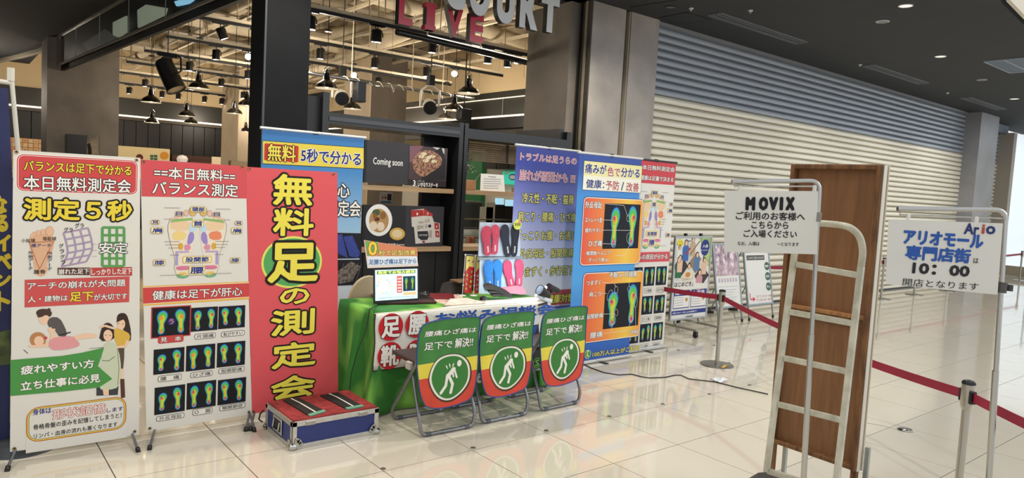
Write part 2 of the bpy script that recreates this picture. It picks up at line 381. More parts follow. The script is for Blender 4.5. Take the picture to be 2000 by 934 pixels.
for x, y, on, r, lb in dls:
    p = P(x, y, Z=cz); t = thing('ceiling_downlight', lb, 'downlight', p, 'downlights in the dark mall ceiling')
    MB(RINGM if lb[0] != 'd' else BLACK).lathe([(r, 0), (r, -.006), (r*.86, -.008), (r*.84, 0)], p, 24).build('trim_ring', t, smooth=True)
    MB(LENSM if on else OFFM).lathe([(r*.84, -.004), (0, -.004)], p, 24).build('lens', t)
sprinks = [(1350, 16), (1466, 20), (1680, 126), (1851, 181)]
for k, (x, y) in enumerate(sprinks):
    p = P(x, y, Z=cz); b = MB(RINGM); b.lathe([(.028, 0), (.026, -.012), (.008, -.016), (.008, -.035), (0, -.036)], p, 14)
    tag(b.build('ceiling_sprinkler', smooth=True), 'small pale ceiling sprinkler, '+ORD[k]+' from the left along the dark ceiling', 'sprinkler', 'sprinklers in the dark ceiling')
VB = M('#17181a', .6); VF = M('#6f7276', .45, .3)
for k, (a, c) in enumerate([((1392, 27), (1568, 82)), ((1692, 127), (1808, 162)), ((1880, 190), (1960, 213))]):
    p0, p1 = P(*a, Z=cz), P(*c, Z=cz); ym = (p0.y+p1.y)/2; x0, x1 = p0.x, p1.x; w = .085
    t = thing('ceiling_vent', ['long slot ceiling vent nearest the grey pillar', 'slot ceiling vent in the middle above the shutter', 'pale slot ceiling vent at the far end above the shutter'][k], 'vent', (x0, ym, cz), 'slot vents along the shutter')
    MB(VB).box((x0, ym-w, cz-.004), (x1, ym+w, cz-.001)).build('duct_opening', t)
    b = MB(VF)
    for yy in (-w, w): b.box((x0, ym+yy-.012, cz-.014), (x1, ym+yy+.012, cz))
    for xx in (x0, x1): b.box((xx-.012, ym-w, cz-.014), (xx+.012, ym+w, cz))
    b.build('vent_frame', t)
    for yy in (-.034, .034): MB(VF).box((x0, ym+yy-.008, cz-.02), (x1, ym+yy+.008, cz-.004)).build('vent_blade', t)
x0, y0, x1, y1 = 9.9, .05, 11.0, .52
t = thing('air_grille', 'square bluish mesh air grille cut off by the right photo edge', 'grille', (x0, y0, cz))
MB(M('#3a4048', .6)).box((x0, y0, cz-.004), (x1, y1, cz-.001)).build('duct_opening', t)
b = MB(M('#a9b3c0', .4, .3)); b.box((x0-.02, y0-.02, cz-.016), (x1+.02, y0, cz)); b.box((x0-.02, y1, cz-.016), (x1+.02, y1+.02, cz)); b.box((x0-.02, y0, cz-.016), (x0, y1, cz)); b.box((x1, y0, cz-.016), (x1+.02, y1, cz)); b.box((x0, (y0+y1)/2-.01, cz-.016), (x1, (y0+y1)/2+.01, cz)); b.build('grille_frame', t)
b = MB(M('#8f9cad', .4, .3))
for i in range(1, 36): b.box((x0+i*.0305, y0, cz-.012), (x0+i*.0305+.009, y1, cz-.006))
for i in range(1, 14): b.box((x0, y0+i*.0335, cz-.011), (x1, y0+i*.0335+.008, cz-.007))
stuff(b.build('grille_mesh', t))
q = [P(1300, 38, Z=cz), P(1345, 24, Z=cz), P(1385, 38, Z=cz), P(1335, 48, Z=cz)]
t = thing('ceiling_hatch', 'thin-lined square access hatch in the dark ceiling by the grey pillar', 'hatch', (5.25, 2.1, cz))
MB(CEIL).box((5.05, 2.12, cz-.004), (5.5, 2.52, cz-.001)).build('hatch_panel', t)
b = MB(M('#151517'))
for a, c in (((5.04, 2.11), (5.51, 2.12)), ((5.04, 2.52), (5.51, 2.53)), ((5.04, 2.11), (5.05, 2.53)), ((5.5, 2.11), (5.51, 2.53))): b.box((a[0], a[1], cz-.006), (c[0], c[1], cz-.001))
b.build('hatch_frame', t)
# ---- pillars of the mall front
def wallbox(name, a, c, m, **k): return struct(MB(m).box(a, c).build(name, **k))
xa = P(1160, 3, Y=2.62).x; xb = P(1224, 16, Y=2.62).x; xc = P(1235, 20, Y=2.62).x; xd = P(1289, 35, Y=2.62).x
PZ = 3.8
pl = wallbox('wall_pillar_right', (xa, 2.62, 0), (xb, 3.6, PZ), CONC)
MB(CONC).box((xc, 2.62, 0), (xd, 2.9, PZ)).build('pillar_panel', pl)
MB(M('#5b554c', .6)).box((xb, 2.68, 0), (xc, 2.75, PZ)).build('joint_strip', pl)
MB(M('#a79c88', .5)).box((xc-.02, 2.63, 0), (xc-.008, 2.7, PZ)).build('joint_edge', pl)
for k_, (y0_, y1_, m_) in enumerate(((2.62, 2.68, M('#3b352e', .6)), (2.68, 2.71, M('#8a806b', .5)), (2.71, 2.76, M('#5a5246', .6)), (2.76, 2.79, M('#0e0d0c', .6)), (2.79, 2.83, M('#6f6759', .6)))):
    MB(m_).box((xa-.035 if k_ % 2 else xa-.02, y0_, 0), (xa, y1_, PZ)).build('door_rail', pl)
MB(CONC2).box((3.83, 2.83, 0), (xa, 3.6, PZ)).build('pillar_return', pl)
wallbox('wall_pillar_left', (-.43, 11.6, 0), (.69, 12.5, 3.8), CONC2)
wallbox('wall_column_black', (.205, 2.6, 0), (.578, 2.98, 4.8), M('#1a1b1e', .75, noise=.08, scale=5, spec=.2))
MB(M('#4a4d54', .4, .4)).box((.19, 2.6, 0), (.205, 2.62, 4.8)).build('column_edge_strip', bpy.data.objects['wall_column_black'])
# ---- rolling shutters, one object per slat
def shutter(x0, x1, y, cream, grey, name, zs=2.87, ztop=3.77, right_rail=True):
    n = 39; pitch = ztop/n
    r = struct(MB(M('#17181b', .7)).box((x0-.03, y+.06, 0), (x1+.03, y+.11, ztop+.02)).build(name))
    prof = [(.03, .004), (-.004, .004), (-.020, .014), (-.027, .032), (-.028, .048), (-.022, .066), (-.006, .077), (.03, .077)]
    bead = [(.03, .082), (-.004, .082), (-.012, .0865), (-.004, .091), (.03, .091)]
    meshes = {}
    for i in range(n):
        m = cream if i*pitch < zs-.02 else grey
        if m not in meshes:
            b = MB(m); ln = len(prof); z0 = i*pitch
            b.add([(x, y+.03+a, z0+h*pitch/.0966) for x in (x0, x1) for a, h in prof], [(k, k+1, k+1+ln, k+ln) for k in range(ln-1)])
            ln = len(bead); b.add([(x, y+.03+a, z0+h*pitch/.0966) for x in (x0, x1) for a, h in bead], [(k, k+1, k+1+ln, k+ln) for k in range(ln-1)])
            o = b.build('shutter_slat', r, smooth=False); o.data.shade_smooth(); o.data.set_sharp_from_angle(angle=math.radians(50)); meshes[m] = (o, z0)
        else:
            o0, z0 = meshes[m]; o = o0.copy(); COL.objects.link(o); o.location = o0.location+Vector((0, 0, i*pitch-z0))
    MB(M('#26272a', .5)).box((x0, y-.01, 0), (x1, y+.05, .03)).build('bottom_bar', r)
    return r
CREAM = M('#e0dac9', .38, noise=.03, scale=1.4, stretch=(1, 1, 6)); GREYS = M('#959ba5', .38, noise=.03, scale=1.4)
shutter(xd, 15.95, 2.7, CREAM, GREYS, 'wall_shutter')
MB(M('#8d8f92', .4, .3)).box((xd, 2.66, 3.76), (15.95, 2.82, 3.8)).build('shutter_head', bpy.data.objects['wall_shutter'])
MB(M('#6c655c', .5)).box((15.8, 2.62, 0), (15.95, 2.8, 3.8)).build('shutter_guide', bpy.data.objects['wall_shutter'])
xe = P(1918, 224, Y=2.4).x; xf = P(1952, 236, Y=2.4).x
wallbox('wall_pillar_far', (xe, 2.4, 0), (xf, 3.3, 3.8), M('#8f8e90', .6, noise=.12, scale=1.5))
xg = P(1963, 400, Y=2.9).x; xh = P(1967, 400, Y=2.6).x; xi = P(1986, 275, Y=2.6).x
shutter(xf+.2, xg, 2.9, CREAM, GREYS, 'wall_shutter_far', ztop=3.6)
MB(M('#596270', .5)).box((xf, 2.8, 3.6), (xi, 3.0, 3.8)).build('shutter_head', bpy.data.objects['wall_shutter_far'])
wallbox('trim_2', (xh, 2.6, 0), (xi, 3.3, 3.62), M('#a0968a', .6))
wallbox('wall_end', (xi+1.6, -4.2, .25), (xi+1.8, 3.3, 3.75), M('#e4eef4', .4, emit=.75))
wallbox('baseboard_end', (xi+1.5, -4.2, 0), (xi+1.8, 3.3, .25), M('#a99c84', .5))
q0 = P(1991, 545, Z=0)
RX = xi+.7; sh = thing('wire_rack', 'pale metal shelf rack before the bright end wall at the right photo edge', 'rack', (RX, 2.0, 0))
RK = M('#a9bccb', .4, .4)
for dx, dy in ((0, 0), (.5, 0), (0, .9), (.5, .9)): MB(RK).cyl((RX+dx, 1.35+dy, 0), (RX+dx, 1.35+dy, 1.75), .02, 8).build('post', sh)
for k in range(4):
    b = MB(RK); z = .3+k*.45; b.box((RX, 1.35, z), (RX+.5, 2.25, z+.02)); b.build('shelf', sh)
# ---- glass smoke screen along the ceiling edge and the black bulkhead behind it
GA, GB = Vector((-.30, 11.55, 3.3)), Vector((.31, 2.62, 3.3)); gd = (GB-GA).normalized(); GF = Fr(GA, gd, (0, 0, 1)); gl = (GB-GA).length
g = thing('glass_smoke_screen', 'clear glass smoke screen hanging in a slanted line under the dark ceiling', 'glass screen', GA)
GL = M('#e8f0ea', .0, trans=1)
n = 6
for k in range(n):
    u0, u1 = gl*k/n+.006, gl*(k+1)/n-.006
    MB(GL).hexa([GF.w(u0, .02, 0), GF.w(u1, .02, 0), GF.w(u1, .02, -.008), GF.w(u0, .02, -.008), GF.w(u0, .49, 0), GF.w(u1, .49, 0), GF.w(u1, .49, -.008), GF.w(u0, .49, -.008)]).build('glass_pane', g)
    if k: MB(M('#d5d8d2', .3, .5)).hexa([GF.w(u0-.011, .02, .004), GF.w(u0-.001, .02, .004), GF.w(u0-.001, .02, -.01), GF.w(u0-.011, .02, -.01), GF.w(u0-.011, .49, .004), GF.w(u0-.001, .49, .004), GF.w(u0-.001, .49, -.01), GF.w(u0-.011, .49, -.01)]).build('glass_joint', g)
MB(M('#9b968c', .4, .3)).bar(GF.w(0, .5), GF.w(gl, .5), .05, .035).build('top_rail', g)
MB(M('#8d887e', .4, .3)).bar(GF.w(0, 0), GF.w(gl, 0), .02, .03).build('bottom_rail', g)
bk = MB(M('#161514', .7)); bk.hexa([GF.w(0, -.07, -.12), GF.w(gl, -.07, -.12), GF.w(gl, -.07, -.07), GF.w(0, -.07, -.07), GF.w(0, 1.5, -.12), GF.w(gl, 1.5, -.12), GF.w(gl, 1.5, -.07), GF.w(0, 1.5, -.07)])
struct(bk.build('wall_bulkhead'))
GF2 = Fr(GF.w(0, 0, -.03), gd, (0, 0, 1))
def gpoly(pts, m, name, lb, cat):  # panels added behind the glass in the shapes of its reflections
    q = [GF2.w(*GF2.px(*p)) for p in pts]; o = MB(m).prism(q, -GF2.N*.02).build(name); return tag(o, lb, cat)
gpoly([(162, 86), (205, 57), (228, 73), (174, 99)], M('#8a8982', .5, emit=.12), 'wall_or_reflection_panel', 'grey reflected pillar patch set as a tilted panel behind the glass smoke screen', 'panel')
gpoly([(221, 44), (247, 31), (247, 63), (232, 73), (221, 69)], M('#cfd2be', .5, emit=.4), 'wall_or_reflection_panel', 'narrow white reflected shopfront patch set as a glowing panel behind the glass screen', 'panel')
gpoly([(269, 20), (286, 9), (326, 16), (322, 29), (270, 54)], M('#c9cdb8', .5, emit=.4), 'wall_or_reflection_panel', 'wide white reflected shopfront patch set as a glowing panel behind the glass screen', 'panel')
gpoly([(251, 28), (268, 22), (269, 53), (251, 61)], M('#3b4c63', .2), 'reflected_window', 'blue-grey reflected window set as a panel between the two white ones behind glass', 'window')
gpoly([(341, 3), (352, 0), (378, 0), (368, 7), (345, 12)], M('#8fc4e8', .4, emit=1.2), 'reflected_sign', 'blue glowing reflected sign set as a panel at the top edge behind the glass screen', 'sign')
wallbox('wall_bulkhead_front', (.2, 2.66, 3.8), (6.2, 2.9, 4.8), M('#1b1b1d', .6))
# ---- food hall shell
HALLC = M('#c6b79c', .8, noise=.10, scale=1.6)
wallbox('ceiling_food_hall', (-9, 2.9, 4.75), (9, 17.5, 4.85), HALLC)
wb = struct(MB(M('#d3bd95', .8)).box((-9, 17.2, 3.36), (9, 17.4, 4.8)).build('wall_food_hall_back'))
MB(M('#2e2d28', .35)).box((-9, 17.12, 2.93), (9, 17.3, 3.36)).build('dark_glass_band', wb)
MB(M('#fff0d8', .4, emit=1.3)).box((-9, 16.98, 2.88), (9, 17.06, 2.92)).build('light_line', wb)
MB(M('#4c4338', .5)).box((-9, 17.0, 2.8), (9, 17.2, 2.88)).build('cornice', wb)
MB(M('#0f0f10', .5)).box((-9, 17.15, 0), (9, 17.3, 2.8)).build('black_backing', wb)
BP = M('#1b1b1c', .45, noise=.15, scale=1.5); pm = None
for k in range(44):
    x = -4.4+k*.28
    if pm is None: o = MB(BP).box((x+.008, 17.10, 2.0), (x+.272, 17.15, 2.8)).build('wall_board', wb); pm = o
    else: o = pm.copy(); COL.objects.link(o); o.location = pm.location+Vector((k*.28, 0, 0))
wr = struct(MB(M('#34342f', .3)).box((6.15, 3.6, 2.9), (6.35, 17.2, 3.36)).build('wall_food_hall_right'))
MB(M('#d3bd95', .8)).box((6.15, 3.6, 3.36), (6.35, 17.2, 4.8)).build('upper_wall', wr)
MB(M('#fff0d8', .4, emit=1.0)).box((6.08, 3.6, 2.88), (6.12, 17.2, 2.91)).build('light_line', wr)
MB(M('#fff0d8', .4, emit=.7)).box((6.10, 3.6, 3.22), (6.13, 17.2, 3.235)).build('light_line', wr)
MB(M('#0d0d0e', .5)).box((6.1, 3.6, 2.68), (6.35, 17.2, 2.88)).build('black_fascia', wr)
MB(M('#3c3934', .5)).box((6.2, 3.6, 2.55), (6.4, 17.2, 2.68)).build('grey_soffit_edge', wr)
for yy in (5.2, 7.0, 8.8, 10.6): MB(M('#8a8a86', .4, .4)).box((6.12, yy, 2.91), (6.15, yy+.02, 3.22)).build('glass_joint', wr)
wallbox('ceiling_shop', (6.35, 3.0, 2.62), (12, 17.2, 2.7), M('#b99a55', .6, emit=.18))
wallbox('wall_hall_left', (-9.2, 2.6, 0), (-9, 17.4, 4.8), M('#4a4640', .6))
# back columns
wallbox('wall_column_middle', (4.49, 9.0, 0), (5.26, 10.1, 4.75), M('#5f564c', .7, noise=.15, scale=2))
MB(M('#c9b79c', .7, noise=.06, scale=2)).box((4.47, 9.0, 0), (4.49, 10.1, 4.75)).build('painted_lit_side', bpy.data.objects['wall_column_middle'])  # light on the column's left face put in as a paler slab
x0 = P(465, 250, Y=13.0).x; x1 = P(482, 250, Y=13.0).x
wallbox('wall_column_back', (x0, 13.0, 0), (x0+1.1, 14.2, 4.75), M('#b8a78e', .7, noise=.08, scale=2))
# ---- exposed ceiling: beams, ducts, pipes
CB = M('#cfc2a8', .6, noise=.08, scale=4); CB2 = M('#ab9e86', .6, noise=.12, scale=4); ROUGH = M('#5f5240', .9, noise=.5, scale=14, bump=.6)
for k in range(9):
    y = 4.6+k*1.62
    MB(CB).box((-3 if y > 12 else .5, y, 4.38), (6.1, y+.14, 4.62)).build('ceiling_beam', bpy.data.objects['ceiling_food_hall'])
for k in range(6):
    x = .9+k*.98
    MB(CB2).box((x, 2.95, 4.2), (x+.1, 17.1, 4.36)).build('ceiling_joist', bpy.data.objects['ceiling_food_hall'])
hc = bpy.data.objects['ceiling_food_hall']
for x0, y0, x1, y1 in ((2.2, 4.75, 3.1, 5.2), (4.0, 6.3, 5.6, 6.75), (1.0, 7.9, 2.2, 8.3), (2.9, 9.5, 4.6, 9.9), (.6, 5.0, 1.1, 6.0), (1.1, 3.3, 2.6, 4.3), (3.2, 5.2, 4.9, 6.0), (1.3, 6.7, 2.5, 7.6), (3.6, 3.2, 5.2, 4.2), (3.3, 8.4, 4.2, 9.3), (.9, 9.9, 2.6, 10.8), (4.9, 6.8, 5.9, 7.7), (2.6, 11.5, 3.7, 12.3)):
    MB(ROUGH).box((x0, y0, 4.6), (x1, y1, 4.74)).build('insulation_patch', hc)
for x0, y0, x1, y1 in ((2.7, 3.3, 3.4, 4.3), (1.2, 5.2, 2.9, 5.9), (4.2, 4.9, 5.6, 5.0), (2.7, 6.8, 4.6, 7.5), (1.2, 8.4, 2.9, 9.2), (4.4, 8.5, 5.8, 9.3), (.8, 11.6, 2.3, 12.4)):
    MB(CB).box((x0, y0, 4.55), (x1, y1, 4.6)).build('ceiling_panel', hc)
for a, c, r in (((.7, 5.0, 4.05), (6.1, 6.1, 4.05), .11), ((1.6, 3.2, 4.12), (1.6, 16, 4.12), .09), ((3.4, 3.1, 4.0), (5.2, 16, 4.0), .13), ((.6, 9.3, 4.1), (6, 9.6, 4.1), .12), ((4.6, 3.2, 4.05), (2.2, 12.5, 4.05), .1), ((.3, 12.9, 4.1), (6, 13.1, 4.1), .14)):
    MB(CB if r > .1 else CB2).cyl(a, c, r, 14).build('air_duct', hc, smooth=True)
b = MB(CB2)
for k in range(70):
    x = random.uniform(.8, 5.9); y = random.uniform(3.2, 15)
    if k % 2: b.cyl((x, y, 4.3+random.uniform(-.12, .1)), (x+random.uniform(1, 2.6), y+random.uniform(-.1, .1), 4.3), .018, 6)
    else: b.cyl((x, y, 4.2+random.uniform(-.12, .1)), (x+random.uniform(-.2, .2), y+random.uniform(1, 3), 4.2), .018, 6)
stuff(b.build('conduit_pipes', hc))
for k in range(7):
    x = .75+k*.83; MB(CB2 if k % 2 else CB).box((x, 3.1, 3.86), (x+.045, 16.5, 3.9)).build('strut_channel', hc)
for k in range(6):
    y = 3.9+k*2.1; MB(M('#8d816c', .6)).box((.6, y, 4.0), (6.0, y+.22, 4.03)).build('cable_tray', hc)
b = MB(M('#a39377', .5))
for k in range(46):
    x = random.uniform(.6, 5.9); y = 4.15+random.randint(0, 7)*1.6
    b.cyl((x, y, 3.42), (x, y, 4.7), .006, 5)
stuff(b.build('hanger_rods', hc))
for x, y in ((2.9, 6.3), (4.1, 8.2), (5.1, 5.6), (2.0, 12.9)):
    b = MB(M('#c9c0ae', .5)); b.lathe([(.28, 4.4), (.28, 4.36), (.2, 4.34), (.19, 4.37), (.1, 4.345), (0, 4.36)], (x, y, 0), 24); b.build('round_diffuser', hc, smooth=True)
# ================================================================ LIGHTING TRACKS, SPOTS, PENDANTS OF THE FOOD HALL
TB = M('#141312', .5); tz = 3.4
tracks = [(4.15, (604, 13), (1049, 115)), (5.65, (390, 32), (516, 57)), (5.85, (602, 76), (971, 149.5)), (7.3, (328, 69.6), (516, 103)), (7.5, (602, 118.6), (870, 167)), (8.88, (283, 98), (516, 134)), (10.45, (249, 119), (512, 158)), (12.1, (232, 139), (512, 178)), (14.0, (232, 159), (514, 197))]
TR = []
for k, (y, a, c) in enumerate(tracks):
    x0 = P(*a, Z=tz).x; x1 = P(*c, Z=tz).x
    if a[0] > 590: x0 = max(.7, x0-.3)
    side = 'right of' if a[0] > 590 else 'left of'
    n = sum(1 for q in tracks[:k] if (q[1][0] > 590) == (a[0] > 590))
    t = thing('lighting_track', 'black ceiling lighting track '+side+' the black column, '+ORD[n]+' from the front', 'lighting track', (x0, y, tz), 'lighting tracks in the food hall')
    MB(TB).box((x0, y-.02, tz-.02), (x1, y+.02, tz+.015)).build('rail', t)
    MB(CB).box((x0, y-.03, tz+.02), (x1, y+.03, tz+.055)).build('channel', t)
    m = max(2, int((x1-x0)/1.2)+1)
    for i in range(m):
        x = x0+.08+(x1-x0-.16)*i/(m-1); MB(CB2).cyl((x, y, tz+.05), (x, y, 4.3), .007, 6).build('hanger', t)
    TR.append((y, a[0] > 590, n, x0, x1))
def make_spot():
    t = thing('track_spotlight', 'x', 'spotlight', (0, 0, 0), 'spotlights on the food hall tracks')
    MB(TB).box((-.09, -.018, -.035), (.09, .018, -.003)).build('adapter', t, bevel=.004)
    b = MB(TB); b.tube([(0, 0, -.03), (0, 0, -.06), (.05, 0, -.075), (.066, 0, -.11), (.066, 0, -.15)], .007, 8); b.build('arm', t, smooth=True)
    h = MB(M('#161514', .35)); h.lathe([(0, -.075), (.045, -.078), (.05, -.09), (.052, -.215), (.046, -.216), (.044, -.2)], (0, 0, 0), 20); h = h.build('housing', t, smooth=True)
    l = MB(M('#fff4dc', .3, emit=7)); l.lathe([(.045, -.212), (0, -.205)], (0, 0, 0), 20); l.build('lens', h)
    return t
sp0 = make_spot(); first = True; SPECIAL = []
spots = [(503, 75), (422, 105), (430, 63, 'tilt'), (370, 128), (484, 145), (283, 159), (432, 160), (252, 172), (316, 195), (348, 185), (433, 197), (399, 204), (475, 186), (504, 204), (485, 113, 'face'),
         (607, 40), (733, 67), (626, 100), (732, 121), (844, 92), (953, 117), (833, 139), (995, 54), (739, 155), (887, 152, 'face'), (691, 150, 'face'), (1008, 128, 'face'), (740, 3)]
placed = {}
for s in spots:
    side = s[0] > 560; best = None
    for k, (y, sd, n, x0, x1) in enumerate(TR):
        if sd != side: continue
        z = P(s[0], s[1], Y=y).z
        if best is None or abs(z-3.26) < best[0]: best = (abs(z-3.26), k)
    k = best[1]; y = TR[k][0]; p = P(s[0], s[1], Y=y); placed.setdefault(k, []).append((p.x, s, p.z))
for k, L in placed.items():
    L.sort(key=lambda q: q[0])
    y, sd, n, x0, x1 = TR[k]
    for i, (x, s, z) in enumerate(L):
        lab = 'black cylinder spotlight, '+ORD[i]+' from the left on the '+ORD[n]+' track '+('right' if sd else 'left')+' of the black column'
        if len(s) > 2 and s[2] == 'face' and s[0] in (691, 1008): lab = 'glaring white spotlight '+('above the hanging shade near the middle column' if s[0] == 691 else 'left of the grey pillar under the hanging letters')
        if first: t = sp0; first = False; t.location = (x, y, tz); t['label'] = lab
        else: t = dup(sp0, (x, y, tz), lab)
        if len(s) > 2: SPECIAL.append((t, s, x, y))
for t, s, x, y in SPECIAL:
            d = (CAM-Vector((x, y, tz))).normalized()
            for c in KIDS(t):
                if c.name.startswith('housing'):
                    piv = Vector((0, 0, -.1)); R = Vector((0, 0, -1)).rotation_difference(d if s[2] == 'face' else Vector((.4, -.1, -.9)).normalized()).to_matrix().to_4x4()
                    c.matrix_local = Matrix.Translation(piv) @ R @ Matrix.Translation(-piv)
                    if s[0] in (691, 1008):
                        for g_ in KIDS(c): g_.data = g_.data.copy(); g_.data.materials[0] = M('#fffdf5', .3, emit=30)
def make_pendant():
    t = thing('pendant_lamp', 'x', 'pendant lamp', (0, 0, 0), 'black enamel pendant lamps in the food hall')
    PB = M('#17140f', .22, coat=.6)
    s = MB(PB).lathe([(.03, .25), (.04, .24), (.045, .17), (.055, .135), (.085, .115), (.135, .08), (.165, .045), (.175, .014), (.19, 0), (.186, 0)], (0, 0, 0), 28).build('shade', t, smooth=True)
    MB(M('#e9dcc0', .5, emit=.5)).lathe([(.186, .001), (.15, .038), (.09, .066), (.05, .08), (0, .085)], (0, 0, 0), 28).build('shade_lining', s, smooth=True)
    MB(M('#fff0cf', .4, emit=5)).lathe([(0, .0), (.02, .006), (.03, .03), (.022, .06), (.015, .08)], (0, 0, 0), 14).build('bulb', t, smooth=True)
    b = MB(PB)
    b.lathe([(.03, .25), (.032, .28), (.016, .3), (.0, .3)], (0, 0, 0), 14)
    for a in (-1, 1): b.tube([(a*.045, 0, .14), (a*.062, 0, .2), (a*.056, 0, .29), (a*.012, 0, .34)], .005, 6)
    b.build('socket_cage', t, smooth=True)
    b = MB(TB)
    for i in range(20):
        z = .33+i*.029; dx, dy = (.008, 0) if i % 2 else (0, .008)
        b.tube([(dx, dy, z), (dx*1.2, dy*1.2, z+.018), (0, 0, z+.04), (-dx*1.2, -dy*1.2, z+.018)], .003, 4, closed=True)
    b.cyl((0, 0, .88), (0, 0, .9), .06, 14)
    b.build('chain', t)
    return t
pd0 = make_pendant()
pend = [(388, 173, 41, 'large black pendant lamp right of the tilted stage light'), (295, 200, 38, 'leftmost black pendant lamp, below the tilted stage light'), (365, 227, 33, 'black pendant lamp in the middle left of the food hall, upper of two'), (373, 241, 28, 'black pendant lamp partly hidden below another, beside the light line'), (297, 240, 29, 'black pendant lamp lowest at the left near the dark panels'),
        (458, 222, 32, 'black pendant lamp left of the back column'), (482, 207, 36, 'black pendant lamp right of centre beside the black column'), (480, 257, 23, 'small black pendant lamp in front of the back column'),
        (638, 173, 47, 'black pendant lamp just right of the black column'), (688, 213, 37, 'black pendant lamp behind the two white stage lights'), (915, 183, 45, 'black pendant lamp with caged neck under the red letter E'), (887, 216, 40, 'black pendant lamp left of the black speaker box'), (870, 232, 30, 'half-hidden black pendant lamp above the menu shelf beam')]
for i, (x, y, w, lb) in enumerate(pend):
    d = .27*FPX/w
    p = P(x, y, d=min(d, 13)); s = d*w/FPX/.38
    if i == 0: t = pd0; t.location = p; t['label'] = lb
    else: t = dup(pd0, p, lb)
    sc_ = w*min(d, 13)/FPX/.38; t.scale = (sc_,)*3; ROOT[t.as_pointer()] = Vector((0, 0, 0)); MB(TB).cyl((0, 0, .9), (0, 0, (4.75-t.location.z)/sc_), .005/sc_, 5).build('cord', t)
# stage lights
t = thing('stage_light', 'big black cylindrical stage light tilted to the right on a curved bracket', 'stage light', P(330, 130, d=8.6))
c = P(331, 147, d=8.6); ax = (RT*.42-UP*.9).normalized()
MB(M('#151413', .4)).lathe([(0, -.2), (.075, -.2), (.105, -.17), (.115, .17), (.12, .2), (.105, .2), (.1, .17)], c, 28, ax).build('barrel', t, smooth=True)
MB(M('#b8a37c', .3)).lathe([(.11, .185), (0, .185)], c, 24, ax).build('lens', t)
MB(M('#151413', .4)).tube([P(326, 107, d=8.6), P(345, 107, d=8.6), P(353, 113, d=8.6), P(354, 138, d=8.6), P(345, 146, d=8.5)], .012, 8).build('bracket', t, smooth=True)
MB(TB).bar(P(309, 104, d=8.6), P(348, 111, d=8.6), .05, .05).build('track_clamp', t)
hp = P(328, 108, d=8.6); MB(TB).cyl(hp, Vector((hp.x, hp.y, 4.75)), .006, 6).build('hanging_rod', t)
MB(TB).box(P(326, 120, d=8.6)-Vector((.05, .05, .05)), P(326, 120, d=8.6)+Vector((.05, .05, .05))).build('lamp_cap', t)
for k, (x, y, lb) in enumerate([(667, 190, 'white moving-head stage light with dark lens behind the first pendant right of the column'), (839, 208, 'white moving-head stage light with a white yoke on the silver pipe')]):
    c = P(x, y, d=9.2); t = thing('stage_light', lb, 'stage light', c+Vector((0, 0, .3)), 'white stage lights on the silver pipe'); WM = M('#d9d5cc', .35)
    dr = ((CAM-c).normalized()-UP*.25+RT*.1).normalized()
    MB(WM).lathe([(0, -.17), (.07, -.16), (.085, -.08), (.085, .07), (.09, .09)], c, 24, dr).build('head', t, smooth=True)
    MB(M('#22252a', .25)).lathe([(.086, .09), (.08, .105), (0, .108)], c, 24, dr).build('lens', t, smooth=True)
    b = MB(WM); s_ = RT*.12; b.tube([c-s_, c-s_+Vector((0, 0, .2)), c-s_*.3+Vector((0, 0, .27)), c+s_*.3+Vector((0, 0, .27)), c+s_+Vector((0, 0, .2)), c+s_], .014, 8); b.build('yoke', t, smooth=True)
    MB(TB).box(c+Vector((-.04, -.04, .27)), c+Vector((.04, .04, .4))).build('clamp', t); MB(TB).cyl(c+Vector((0, 0, .4)), Vector((c.x, c.y, 4.75)), .006, 6).build('hanging_rod', t)
c = P(702, 180, d=9.1); t = tag(MB(M('#26282c', .4)).box(c-Vector((.06, .08, .13)), c+Vector((.06, .08, .13))).build('dimmer_box', bevel=.01), 'upright dark dimmer box behind the second pendant right of the column', 'equipment box')
t = thing('speaker_box', 'black square speaker box hanging in front of the dark glass band', 'speaker', P(906, 224, d=9.3))
c = P(906, 224, d=9.3); b = MB(M('#0f0f10', .6)); b.box(c-Vector((.08, .07, .075)), c+Vector((.08, .07, .075))); b.build('cabinet', t, bevel=.012)
MB(TB).cyl(c+Vector((0, 0, .07)), Vector((c.x, c.y, 4.70)), .008, 8).build('bracket', t)
# silver pipe and black truss tube
p0, p1 = P(560, 136, d=8.4), P(925, 193, d=10.4)
t = thing('scaffold_pipe', 'silver pipe wound with white cable across the food hall ceiling', 'pipe', p0)
MB(CHROME).cyl(p0, p1, .026, 12).build('pipe', t, smooth=True)
b = MB(M('#e4e0d6', .5)); q = []
for i in range(160):
    s_ = i/159; a = i*.42; q.append(p0.lerp(p1, .25+.6*s_)+Vector((0, .030*math.cos(a), .030*math.sin(a)-(.05 if i % 37 > 30 else 0)*abs(math.sin(i*.5)))))
b.tube(q, .005, 5); b.build('wound_cable', t)
for s_ in (.3, .62, .8): MB(CB).cyl(p0.lerp(p1, s_), p0.lerp(p1, s_)+Vector((0, 0, 1)), .006, 8).build('hanger', t)
p0, p1 = P(775, 62, d=7.6), P(1058, 129, d=9.2)
t = thing('scaffold_pipe', 'thick black pipe with a shining top slanting under the red letters', 'pipe', p0)
MB(M('#1a1918', .25)).cyl(p0, p1, .036, 14).build('pipe', t, smooth=True)
MB(M('#fff6e4', .4, emit=1.6)).cyl(p0.lerp(p1, .18)+Vector((0, -.01, .034)), p1+Vector((0, -.01, .034)), .008, 8).build('light_strip', t)
for s_ in (.18, .53): MB(CB).cyl(p0.lerp(p1, s_), p0.lerp(p1, s_)+Vector((0, 0, 1)), .008, 8).build('hanger', t)
